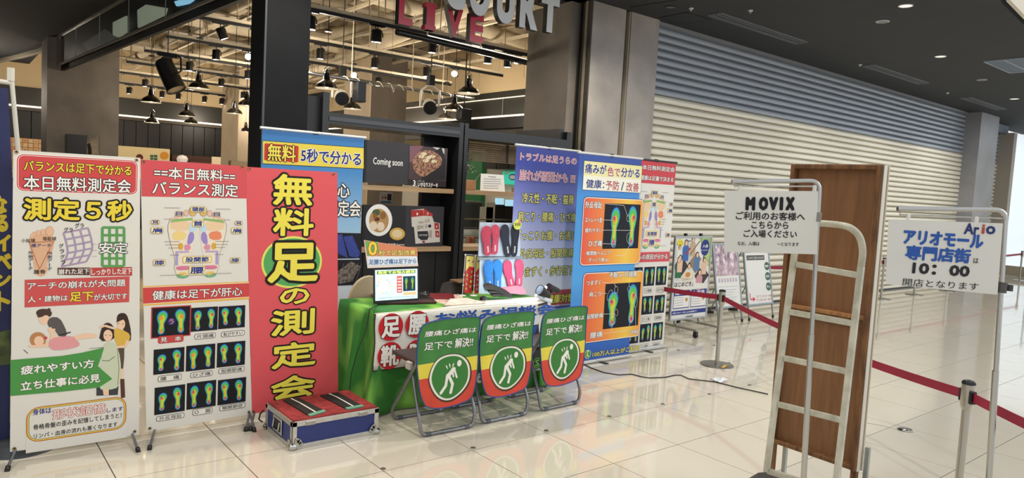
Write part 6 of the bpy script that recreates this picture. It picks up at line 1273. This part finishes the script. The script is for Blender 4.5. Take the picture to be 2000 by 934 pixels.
def belt(a, c, label, sag=.03, w=.048, th=.0015):
    a, c = Vector(a), Vector(c); d = (c-a); L = d.length; s_ = Vector((-d.y, d.x, 0)).normalized()*th; n = 24; vs = []; fs = []
    for i in range(n+1):
        u = i/n; p_ = a+d*u-Vector((0, 0, sag*4*u*(1-u))); vs += [p_-s_+Vector((0, 0, w/2)), p_+s_+Vector((0, 0, w/2)), p_+s_-Vector((0, 0, w/2)), p_-s_-Vector((0, 0, w/2))]
    for i in range(n):
        for k in range(4): fs.append((i*4+k, i*4+(k+1) % 4, i*4+4+(k+1) % 4, i*4+4+k))
    o = MB(BLT).add(vs, fs).build('barrier_belt', smooth=False); tag(o, label, 'barrier belt', 'dark red barrier belts'); return o
pa = P(1400, 713, Z=0); pb = Vector((2.24, -2.06, 0)); ph = P(1893, 743, Z=.735); pb = Vector((ph.x, ph.y, 0)); zb = .655
t1 = post(pa.x, pa.y, 'steel barrier post with a round base in front of the poster stands'); t2 = post(pb.x, pb.y, 'steel barrier post nearest the camera at lower right')
d12 = (pb-pa).normalized(); eL = P(1300, 560, Z=zb); eL.y = max(eL.y, pa.y+.3)
dl = (Vector((eL.x, eL.y, 0))-Vector((pa.x, pa.y, 0))).normalized(); dr = Vector((.2, -1, 0)); e3 = P(2120, 872, Z=zb)
dr = (Vector((e3.x, e3.y, 0))-pb).normalized()
clips(t1, pa.x, pa.y, zb, (d12, dl)); clips(t2, pb.x, pb.y, zb, (-d12, dr))
MB(M('#c9a23e', .5)).add([P(*c_, Z=.0185) for c_ in ((1408, 718), (1415, 719), (1421, 713.5), (1414, 713))], [(0, 1, 2, 3)]).build('yellow_sticker', t1)
up_ = Vector((0, 0, zb))
belt(pa+up_+d12*.045, pb+up_-d12*.045, 'dark red belt running from the poster-side post behind the ladder frame to the near post', .05)
belt(Vector((pa.x, pa.y, zb))+dl*.045, Vector((pa.x, pa.y, zb))+dl*1.9, 'dark red belt running left from the post to behind the white banner', .03)
belt(pb+up_+dr*.045, pb+up_+dr*1.3, 'dark red belt leaving the near post to the right photo edge', .02)
bp = [((8.2, 2.15), None), ((11.0, 2.14), 'barrier post against the shutter just right of the upended table'), ((12.4, 2.14), 'barrier post whose foot shows under the opening-hours sign'), ((13.95, 2.12), 'farthest barrier post base below the right corner of the opening-hours sign'), ((18.9, 2.25), 'barrier post before the bright end wall at the right photo edge')]
for (x, y), lb in bp:
    if lb is None: lb = 'barrier post against the shutter, hidden by the upended table'
    tt_ = post(x, y, lb); clips(tt_, x, y, zb, ((1, 0), (-1, 0)))
prev = None
names = ['dark red belt along the shutter beside the green-headed poster', 'dark red belt along the shutter behind the upended table', 'dark red belt along the shutter behind the opening-hours sign', 'dark red belt behind the right half of the opening-hours sign', 'dark red belt before the bright end wall']
pts_ = [(7.35, 2.3)]+[b_[0] for b_ in bp]
for k in range(5): belt((pts_[k][0]+.045, pts_[k][1], zb), (pts_[k+1][0]-.045, pts_[k+1][1], zb), names[k], .02)
# ================================================================ POSTER STANDS
def poster(TL, TR, BR, BL, name, label, frame_m, th=.03, depth_pts=None, legs='wheels', sheet='#dcdad4'):
    """corners are 3D points of the face"""
    U = ((TR-TL)+(BR-BL)).normalized(); V = ((TL-BL)+(TR-BR)).normalized(); V = (V-U*V.dot(U)).normalized(); fr = Fr(BL, U, V)
    w = ((TR-TL).length+(BR-BL).length)/2; h = ((TL-BL).length+(TR-BR).length)/2
    t = thing(name, label, 'poster stand', Vector(((TL.x+TR.x)/2, (BL.y+BR.y)/2, 0)), 'poster stands before the shutter'); m = .022
    MB(M(sheet, .3)).hexa([fr.w(0, 0, -.004), fr.w(w, 0, -.004), fr.w(w, 0, -.02), fr.w(0, 0, -.02), fr.w(0, h, -.004), fr.w(w, h, -.004), fr.w(w, h, -.02), fr.w(0, h, -.02)]).build('poster_sheet', t)
    for (a, b_, c, d) in ((0, 0, w, m), (0, h-m, w, h), (0, m, m, h-m), (w-m, m, w, h-m)):
        MB(frame_m).hexa([fr.w(a, b_, .006), fr.w(c, b_, .006), fr.w(c, b_, -.022), fr.w(a, b_, -.022), fr.w(a, d, .006), fr.w(c, d, .006), fr.w(c, d, -.022), fr.w(a, d, -.022)]).build('frame_bar', t, bevel=.003)
    return t, fr, w, h
J_ = (1290, 430, 3.892); y1_ = 1.78
c_ = lambda x, y, Y: P(1290+x/3.892, 430+y/3.892, Y=Y)
t, fr, w, h = poster(c_(103, 118, y1_+.0), c_(386, 122, y1_), c_(350, 733, y1_), c_(68, 770, y1_), 'poster_stand', 'wheeled poster stand with music lesson poster, leftmost of the three stands', M('#b9bcbe', .3, .7))
for k in (.27, .68): MB(BLACK).hexa([fr.w(w*k, h, .0), fr.w(w*k+.03, h, .0), fr.w(w*k+.03, h, -.03), fr.w(w*k, h, -.03), fr.w(w*k, h+.03, .0), fr.w(w*k+.03, h+.03, .0), fr.w(w*k+.03, h+.03, -.03), fr.w(w*k, h+.03, -.03)]).build('top_clip', t)
zb_ = .13
for s_ in (.18, .82):
    x = fr.w(w*s_, 0).x; MB(STEEL).bar((x, y1_-.30, .085), (x, y1_+.34, .085), .03, .022).build('foot_bar', t); MB(STEEL).bar((x, y1_+.02, .09), (x, y1_+.02, .3), .03, .02).build('upright', t)
    for yy in (-.28, .32):
        b = MB(BLACK); b.cyl((x-.015, y1_+yy, .028), (x+.015, y1_+yy, .028), .028, 18); b.box((x-.02, y1_+yy-.02, .045), (x+.02, y1_+yy+.02, .075)); b.build('caster', t, smooth=True)
MB(STEEL).bar((fr.w(w*.18, 0).x, y1_+.02, .1), (fr.w(w*.82, 0).x, y1_+.02, .1), .02, .02).build('cross_bar', t)
p = Pr(fr, J_, n0=-.0035); X = lambda u: w*u; Yv = lambda v: h*v
def q4(a, b_, c, d, col, lv=1): p.fill([(X(a[0]), Yv(a[1])), (X(b_[0]), Yv(b_[1])), (X(c[0]), Yv(c[1])), (X(d[0]), Yv(d[1]))], col, lv)
q4((.65, .98), (.97, .98), (.97, .62), (.85, .7), M('#a9c47c', .4, noise=.3, scale=6), 1)
def figure(cx, cy, s_, body, hair='#2c221e', lv=4, skin='#e3bd9c'):
    p.fill([(X(cx)+x*s_, Yv(cy)+y*s_) for x, y in ((-.05, -.14), (.05, -.14), (.055, 0), (.03, .03), (-.03, .03), (-.055, 0))], body, lv)
    p.fill([(X(cx)+x, Yv(cy)+.055*s_+y) for x, y in circ(0, 0, .03*s_, .036*s_, 14)], hair, lv+1); p.fill([(X(cx)+x, Yv(cy)+.05*s_+y) for x, y in circ(0, 0, .022*s_, .028*s_, 14)], skin, lv+2)
def dia(cx, cy, rx, ry, col): p.fill([(X(cx-rx), Yv(cy)), (X(cx), Yv(cy-ry)), (X(cx+rx), Yv(cy)), (X(cx), Yv(cy+ry))], col, 2)
dia(.36, .8, .2, .13, '#c9c0b4'); dia(.2, .64, .19, .14, '#3a3632'); dia(.6, .68, .2, .13, '#8a7a6a'); dia(.42, .52, .2, .13, '#d9cdb8'); dia(.78, .52, .2, .14, '#3f3b3a'); dia(.8, .66, .16, .1, '#d6c2a8')
for a in ((.3, .86, 1.1, '#3d68a8'), (.48, .9, 1, '#b9a488'), (.14, .82, .8, '#e0dcd4'), (.14, .66, 1.1, '#2f6a48'), (.17, .7, .9, '#e2b8a0'), (.62, .72, 1, '#5877a0'), (.42, .58, 1.1, '#ddd5c6'), (.83, .66, .9, '#d8b9a0'), (.72, .5, 1.1, '#c9909a')): figure(*a)
p.line([(X(.3), Yv(.78)), (X(.42), Yv(.86))], .02, '#b03a34', 7, uv=True); p.line([(X(.42), Yv(.78)), (X(.66), Yv(.94))], .012, '#8a5a30', 7, uv=True); p.fill([(X(.4)+x, Yv(.54)+y) for x, y in circ(0, 0, .045, .03)], '#c9853a', 8)
p.fill([(X(.14)+x, Yv(.92)+y) for x, y in circ(0, 0, .055, .045)], '#e8d83c', 3); p.textuv('２月', X(.09), Yv(.925), X(.19), Yv(.94), one('#6b5b12'), 4); p.textuv('申込受付中', X(.06), Yv(.895), X(.22), Yv(.91), one('#6b5b12'), 4); p.textuv('大人の音楽教室', X(.26), Yv(.93), X(.42), Yv(.95), one('#4a4640'), 4)
p.fill([(X(.82)+x, Yv(.86)+y) for x, y in circ(0, 0, .085, .098)], '#27367a', 3); p.textuv('入会', X(.745), Yv(.86), X(.9), Yv(.9), one('#f2f2ee', .02), 4); p.textuv('キャンペーン', X(.7), Yv(.815), X(.95), Yv(.84), one('#f2f2ee'), 4); p.line([(X(.8), Yv(.76)), (X(.8), Yv(.66))], .02, '#27367a', 3, uv=True)
p.fill([(X(.02), Yv(.46)), (X(.98), Yv(.42)), (X(.98), Yv(.36)), (X(.02), Yv(.36))], '#dedad2', 8)
p.textuv('さぁ、ここから始めよう', X(.1), Yv(.475), X(.5), Yv(.5), one('#c9a28a'), 9); p.textuv('「はじめどき」', X(.02), Yv(.40), X(.55), Yv(.455), one('#23201e', .03), 9)
for a, tt_ in ((.07, '体験レッスン'), (.53, '入会金')):
    p.rr(X(a), Yv(.14), X(a+.42), Yv(.355), '#2b377c', 3); p.rr(X(a)+.006, Yv(.15), X(a+.42)-.006, Yv(.29), '#e4e2de', 4); p.textuv(tt_, X(a+.03), Yv(.302), X(a+.37), Yv(.345), one('#f0f0ee', .02), 4)
    for k in range(4): p.line([(X(a+.03), Yv(.27-.03*k)), (X(a+.26), Yv(.27-.03*k))], .004, '#77736c', 5, uv=True)
    p.fill([(X(a+.34)+x, Yv(.24)+y) for x, y in circ(0, 0, .026)], '#c9b06a', 5); p.textuv('無料', X(a+.31), Yv(.233), X(a+.37), Yv(.25), one('#5a4412'), 6)
p.rr(X(.04), Yv(.065), X(.96), Yv(.115), '#2f3b82', 3); p.textuv('お問い合わせ・お申し込みは各教室まで', X(.07), Yv(.078), X(.72), Yv(.1), one('#eceae6'), 4); p.textuv('♪ 音楽教室', X(.4), Yv(.022), X(.62), Yv(.045), one('#3a3f6a'), 4); p.done(t)
# middle leaning poster
def easel(face, label, name='poster_easel'):
    t, fr, w, h = poster(*face, name, label, M('#9aa6ac', .35, .6)); BLm = M('#84888c', .3, .7)
    for u in (.02, w-.02):
        a = fr.w(u, h*.9, -.03); e = fr.w(u, 0, -.012); d = (fr.w(u, 0)-fr.w(u, h)).normalized(); k = (e.z-.02)/(-d.z); f_ = e+d*k; MB(BLm).tube([e-d*.04, f_], .011, 8).build('front_leg', t, smooth=True); MB(RUBBER).cyl(f_+Vector((0, 0, .02)), f_-Vector((0, 0, .018)), .015, 10).build('rubber_foot', t)
        rf = Vector((a.x, a.y+.45, .012)); MB(BLm).tube([a, rf], .008, 8).build('rear_leg', t, smooth=True); MB(RUBBER).lathe([(0, .02), (.06, .015), (.07, -.01)], rf, 14).build('rear_foot', t, smooth=True)
    MB(BLm).tube([fr.w(.02, h*.02, -.03)+Vector((0, .33, 0)), fr.w(w-.02, h*.02, -.03)+Vector((0, .33, 0))], .006, 6).build('stay_bar', t)
    return t, fr, w, h
def gp(x, y, Y): return P(x, y, Y=Y)
t, fr, w, h = easel((gp(1388, 475, 2.05), gp(1437, 476, 2.05), gp(1451, 598, 1.9), gp(1401, 604, 1.9)), 'pale leaning poster with purple-pink pictures, middle of the three stands')
p = Pr(fr, n0=-.0035); p.rr(w*.06, h*.5, w*.94, h*.97, M('#8d7280', .4, noise=.4, scale=8, col2='#d3b4bd'), 1)
for a in range(3): p.fill([(w*(.1+.3*a), h*.97), (w*(.3+.3*a), h*.97), (w*(.15+.3*a), h*.52), (w*(.07+.25*a), h*.52)], M('#a58da6', .4, noise=.4, scale=14, col2='#ecd9dd'), 2)
for k in range(7): p.rr(w*(.14+.11*k), h*.40, w*(.2+.11*k), h*.46, '#b7a9b4', 2)
p.line([(w*.12, h*.33), (w*.88, h*.33)], .004, '#9a9aa6', 2, uv=True)
for k in range(6): p.line([(w*.12, h*(.28-.04*k)), (w*(.8-.08*(k % 3)), h*(.28-.04*k))], .005, '#9aa0ac', 2, uv=True)
p.done(t)
t, fr, w, h = easel((gp(1439, 477, 2.05), gp(1492, 478, 2.05), gp(1508, 592, 1.9), gp(1461, 598, 1.9)), 'leaning poster with a dark green head and red arrow, right of the three stands')
p = Pr(fr, n0=-.0035); p.rr(w*.04, h*.86, w*.96, h*.975, '#3f5a4c', 1); p.textuv('ネット注文', w*.08, h*.885, w*.6, h*.95, one('#eceae2', .03), 2); p.textuv('はこちら', w*.65, h*.895, w*.9, h*.92, one('#d8d6ce'), 2); p.rr(w*.1, h*.735, w*.8, h*.815, '#4b4a48', 1); p.textuv('こちらからご注文いただけます', w*.13, h*.752, w*.77, h*.795, one('#e3e1da'), 2)
for k in range(3):
    p.fill([(w*.87+x, h*(.63-.17*k)+y) for x, y in circ(0, 0, w*.1, h*.07)], '#4a6355', 1); p.textuv(['簡単', '便利', '安心'][k], w*.8, h*(.61-.17*k), w*.94, h*(.65-.17*k), one('#e3e8e0', .02), 2)
p.line([(w*.12, h*.2), (w*.12, h*.1), (w*.24, h*.1)], .016, '#c8404a', 1, uv=True); p.fill([(w*.22, h*.14), (w*.32, h*.1), (w*.22, h*.06)], '#c8404a', 1)
p.textuv('２Ｆフードコート内', w*.36, h*.115, w*.95, h*.16, one('#b84a50', .01), 2); p.textuv('ケンタッキーまで', w*.36, h*.055, w*.95, h*.1, one('#b84a50', .01), 2); p.done(t)
# ================================================================ SIGN STANDS
PF = {}
def signstand(d, corners, label, topbar, pole, name='sign_stand', boardlab=None):
    """plate lies in a vertical plane square to the visitor; corners tl tr br bl in photo pixels"""
    O = P(*corners[3], d=d); tr_ = P(*corners[2], d=d); U = Vector((tr_.x-O.x, tr_.y-O.y, 0)).normalized(); fr = Fr(O, U, (0, 0, 1)); q = [fr.px(*c) for c in corners]
    foot_ = fr.w(fr.px(*pole[0])[0], 0); pole_u = fr.px(*pole[0])[0]; lean = 0
    ed = ((q[1][0]-q[0][0])+(q[2][0]-q[3][0]), (q[1][1]-q[0][1])+(q[2][1]-q[3][1])); an_ = math.atan2(ed[1], ed[0]); pfr = Fr(O, U*math.cos(an_)+Vector((0, 0, 1))*math.sin(an_), Vector((0, 0, 1))*math.cos(an_)-U*math.sin(an_))
    t = thing(name, label, 'sign stand', (fr.w(pole_u, 0).x, fr.w(pole_u, 0).y, 0), 'chrome sign stands')
    MB(M('#d9d6cc', .4, noise=.02, scale=6)).prism([fr.w(*a) for a in q], fr.N*-.004).build('sign_plate', t)
    up = (fr.px(*pole[0])[0], fr.px(*pole[0])[1]); zt_ = fr.w(0, fr.px(*topbar[1])[1]).z; ul = fr.px(*topbar[0])[0]; ur = up[0]
    vt = fr.px(*topbar[1])[1]; vl = fr.px(*topbar[0])[1]
    pf = fr.px(*pole[1]); slope = (up[0]-pf[0])/(up[1]-pf[1]); v0 = -fr.O.z+.012; ub = up[0]-slope*(up[1]-v0)
    path = [fr.w(ul, vl, -.012), fr.w(ur, vt, -.012), fr.w(ub, v0, -.012)]
    rnd = lambda pts, r: fillet_(pts, r)
    MB(CHROME).tube(rnd(path, .045), .0095, 12).build('bent_pole', t, smooth=True)
    zc = v0+(up[1]-v0)*.55; MB(CHROME).tube([fr.w(ub, v0, -.012), fr.w(ub+(up[0]-ub)*.62, v0+(up[1]-v0)*.62, -.012)], .0125, 12).build('lower_pole', t, smooth=True)
    MB(M('#8d8a84', .35, .8)).lathe([(0, .012), (.12, .01), (.15, .004), (.15, 0)], (fr.w(ub, 0, -.012).x, fr.w(ub, 0, -.012).y, 0), 30).build('base_plate', t, smooth=True)
    hl_ = (q[0][1]+q[1][1])/2+.012
    MB(CHROME).tube([fr.w(ul+.012, vl, -.012), fr.w(ul+.012, q[0][1]+.02, -.012), fr.w(ur-.008, q[1][1]+.02, -.012)], .0035, 8).build('hanging_rod', t, smooth=True)
    PF[t.as_pointer()] = pfr
    return t, fr, q, (ub, v0, up)
def fillet_(pts, r):
    out = [pts[0]]
    a_, b_, c_2 = pts; d1, d2 = (a_-b_).normalized(), (c_2-b_).normalized(); s_, e_ = b_+d1*r, b_+d2*r
    for k in range(9): t_ = k/8; out.append(s_*(1-t_)**2+b_*2*t_*(1-t_)+e_*t_**2)
    return out+[pts[-1]]
t, fr, q, (ub, v0, up) = signstand(3.05, ((1415.5, 372), (1598, 373.5), (1596, 497), (1415, 492)), 'chrome sign stand with white plate reading MOVIX', ((1431, 355), (1603, 353)), ((1602, 375), (1572, 930)))
p = Pr(PF[t.as_pointer()], (1400, 300, 2.918))
[p.text(c_0, a_0, 318, b_0, 254, [(.07, '#17171a')]) for c_0, a_0, b_0 in (('M', 168, 214), ('O', 243, 288), ('V', 300, 344), ('I', 362, 373), ('X', 396, 439))]; p.text('ご利用のお客様へ', 108, 376, 502, 338, [(.022, '#1b1b1e')]); p.text('こちらから', 197, 426, 408, 390, [(.022, '#1b1b1e')]); p.text('ご入場ください', 152, 476, 456, 440, [(.022, '#1b1b1e')]); p.text('なお、入場は', 118, 523, 243, 503, BK); p.text('～となります', 342, 526, 467, 508, BK); p.done(t)
for (x, y) in ((1446, 371), (1592, 370)):
    c_ = fr.px(x, y); MB(M('#d8d8cf', .3)).box(fr.w(c_[0], c_[1], -.006)-Vector((.007, .007, .012)), fr.w(c_[0], c_[1], -.006)+Vector((.007, .007, .018))).build('clip', t, bevel=.003)
c_ = fr.px(1598, 424); MB(M('#8b8880', .4, .7)).cyl(fr.w(c_[0]+.002, c_[1]-.02, -.012), fr.w(c_[0]+.003, c_[1]+.02, -.012), .016, 14).build('height_collar', t, smooth=True)
t, fr, q, (ub, v0, up) = signstand(2.8, ((1736, 428.5), (1959, 436.5), (1948, 576), (1730.5, 555)), 'chrome sign stand with white plate giving the opening time 10:00', ((1756, 408), (1968, 410)), ((1966, 440), (1936, 930)))
p = Pr(PF[t.as_pointer()], (1700, 380, 1.6867))
p.text('Ar', 308, 129, 358, 98, one('#27346e', .03)); p.text('i', 366, 128, 377, 100, one('#b8453c', .03)); p.text('o', 380, 129, 411, 106, one('#27346e', .03))
p.text('アリオモール', 108, 160, 372, 134, one('#2c56a4', .05)); p.text('専門店街', 115, 212, 330, 182, one('#2c56a4', .05)); p.text('は', 338, 226, 356, 210, one('#2a2a30')); p.text('10：00', 138, 258, 326, 238, one('#26262a', .05)); p.text('開店となります', 105, 300, 357, 292, one('#26262a', .0), 3); p.done(t)
for (x, y) in ((1776, 426), (1909, 431)):
    c_ = fr.px(x, y); MB(M('#e2e0d6', .2)).box(fr.w(c_[0], c_[1], -.006)-Vector((.006, .006, .012)), fr.w(c_[0], c_[1], -.006)+Vector((.006, .006, .016))).build('clip', t, bevel=.003)
c_ = fr.px(1962, 563); MB(M('#5c5a56', .4, .7)).cyl(fr.w(c_[0]-.002, c_[1]-.02, -.012), fr.w(c_[0], c_[1]+.022, -.012), .017, 12).build('height_collar', t, smooth=True); MB(M('#5c5a56', .4, .6)).box(fr.w(c_[0]+.015, c_[1]-.012, -.02), fr.w(c_[0]+.035, c_[1]+.014, .0)).build('knob', t, bevel=.004)
# ================================================================ WOODEN PANEL STANDING ON END
WB_ = M('#78502e', .5, noise=.08, scale=6, stretch=(7, 7, .6), col2='#835a36', detail=8); WE = M('#644226', .55, noise=.25, scale=7, stretch=(6, 6, 1), col2='#84592f')
a = P(1533, 322, d=3.8); b_ = P(1713, 320, d=3.42); c_ = P(1689, 925, d=3.42); e_ = P(1515, 870, d=3.8)
BL = Vector(((a.x+e_.x)/2, (a.y+e_.y)/2, .293)); BR = Vector(((b_.x+c_.x)/2, (b_.y+c_.y)/2, .293)); U = (BR-BL).normalized(); fr = Fr(BL, U, (0, 0, 1)); w = (BR-BL).length; h = 1.80-.293
wp = thing('upended_table', 'old brown wooden table standing on end behind the ladder frame', 'table', (BL+BR)/2-Vector((0, 0, .293)))
def fbox(m, u0, v0, u1, v1, n0, n1, name, par, **k): return MB(m).hexa([fr.w(u0, v0, n1), fr.w(u1, v0, n1), fr.w(u1, v0, n0), fr.w(u0, v0, n0), fr.w(u0, v1, n1), fr.w(u1, v1, n1), fr.w(u1, v1, n0), fr.w(u0, v1, n0)]).build(name, par, **k)
fbox(WB_, .01, .01, w-.01, h-.01, -.035, -.028, 'inner_sheet', wp)
fbox(WE, 0, 0, .026, h, -.03, .012, 'side_rail', wp, bevel=.006); fbox(WE, w-.034, 0, w-.004, h, -.03, .012, 'side_rail', wp, bevel=.006); fbox(WE, .02, h-.026, w-.03, h, -.03, .012, 'end_rail', wp, bevel=.006); fbox(WE, .02, 0, w-.03, .024, -.03, .006, 'end_rail', wp, bevel=.004)
vm = fr.px(1600, 606)[1]; fbox(M('#9c6c3e', .55, noise=.3, scale=7, stretch=(6, 6, 1)), .024, vm-.012, w-.032, vm+.006, -.03, .004, 'cross_rail', wp, bevel=.002); fbox(WE, .024, vm-.05, w-.032, vm-.012, -.03, -.006, 'cross_rail', wp)
fbox(M('#d8d0c0', .5), w-.004, 0, w+.002, h-.004, -.03, .002, 'pale_edge_strip', wp, bevel=.003); fbox(M('#c9bda6', .5), -.002, 0, w+.006, h, -.045, -.036, 'table_face', wp, bevel=.003)
for u in (.018, w-.02): fbox(WE, u-.014, -.293+.03, u+.014, .0, -.03, -.004, 'leg', wp)
for u in (.07, w+.02): MB(M('#a6aaa4', .35, .7)).bar(fr.w(u, -.28, -.05), fr.w(u, .12 if u > .2 else .0, -.05), .02, .02).build('metal_leg', wp)
# ================================================================ LADDER-LIKE HAND CART
ct_ = thing('hand_cart', 'cream-painted ladder-like frame of a hand cart under the MOVIX sign', 'cart', P(1560, 990, d=3.1)*1.0); ct_.location.z = 0; ROOT[ct_.as_pointer()] = ct_.location.copy()
IV = M('#b9b5a0', .45, noise=.12, scale=18, col2='#c9c5b2'); dl_, dr_ = 3.33, 3.12
L0, L1 = P(1497, 922, d=dl_), P(1551, 500, d=dl_); R0, R1 = P(1628, 990, d=dr_), P(1682, 520, d=dr_)
Ltop = L1+(L1-L0)*.16; Rtop = P(1689, 478, d=dr_)
MB(IV).bar(L0, Ltop, .030, .024, up=(R0-L0)).build('side_rail', ct_, bevel=.003); MB(IV).bar(R0, R1, .030, .026, up=(R0-L0)).build('side_rail', ct_, bevel=.003)
ap = [R1, P(1686, 490, d=dr_), P(1680, 462, d=dr_), P(1663, 445, d=dr_), P(1640, 439, d=3.17), P(1600, 436, d=3.23), P(1570, 437, d=3.28), P(1556, 446, d=3.32), Ltop]
ap = [Vector(v) for v in ap]
q = ap
for _ in range(2):
    n_ = [q[0]]
    for i in range(len(q)-1): n_ += [q[i]*.75+q[i+1]*.25, q[i]*.25+q[i+1]*.75]
    q = n_+[q[-1]]
MB(IV).tube(q, .0155, 12).build('arched_top', ct_, smooth=True)
for (yl, yr) in ((514, 536), (607, 630), (697, 724), (787, 819), (918, 958)):
    f = lambda A_1, B_1, y, d0: A_1.lerp(B_1, 0) 
    xl = 1552-(yl-500)*.131; xr = 1682-(yr-520)*.113; MB(IV).bar(P(xl+2, yl+2, d=dl_), P(xr-4, yr+2, d=dr_), .018, .026).build('rung', ct_, bevel=.002)
b = MB(M('#3c3b38', .5, noise=.2, scale=12)); z_ = P(1490, 922, d=3.33).z; g0 = P(1500, 921, d=3.34); q = [P(1438, 945, d=3.05), P(1482, 921, d=3.3), P(1500, 921, d=3.34), P(1560, 945, d=3.2), P(1640, 1000, d=3.0), P(1560, 1090, d=2.7)]
zt_ = .21
q = [P(x, y, Z=zt_) for x, y in ((1432, 950), (1480, 922), (1502, 920), (1556, 946), (1530, 1010), (1470, 1010))]
b.prism([Vector((v.x, v.y, zt_)) for v in q], (0, 0, -.05)); b.build('platform', ct_, bevel=.01)
for v in (q[1], q[3], q[5], q[0]): MB(RUBBER).cyl((v.x*.9+q[4].x*.1, v.y*.9+q[4].y*.1, .045), (v.x*.9+q[4].x*.1+.03, v.y*.9+q[4].y*.1, .045), .045, 16).build('wheel', ct_)
# small steel dish-like floor socket cover
c_ = P(1768, 841, Z=0); t = thing('floor_socket', 'round silver floor socket lid lying on the tiles right of the upended table', 'floor socket', c_); MB(CHROME).lathe([(.055, 0), (.055, .006), (.045, .012), (.02, .014), (0, .013)], c_, 26).build('lid', t, smooth=True)
b = MB(M('#d8d6d0', .5)); b.tube([P(1690, 825, Z=.004), P(1720, 830, Z=.004), P(1750, 838, Z=.004)], .003, 6); b.build('cord', t)
random.seed(11)
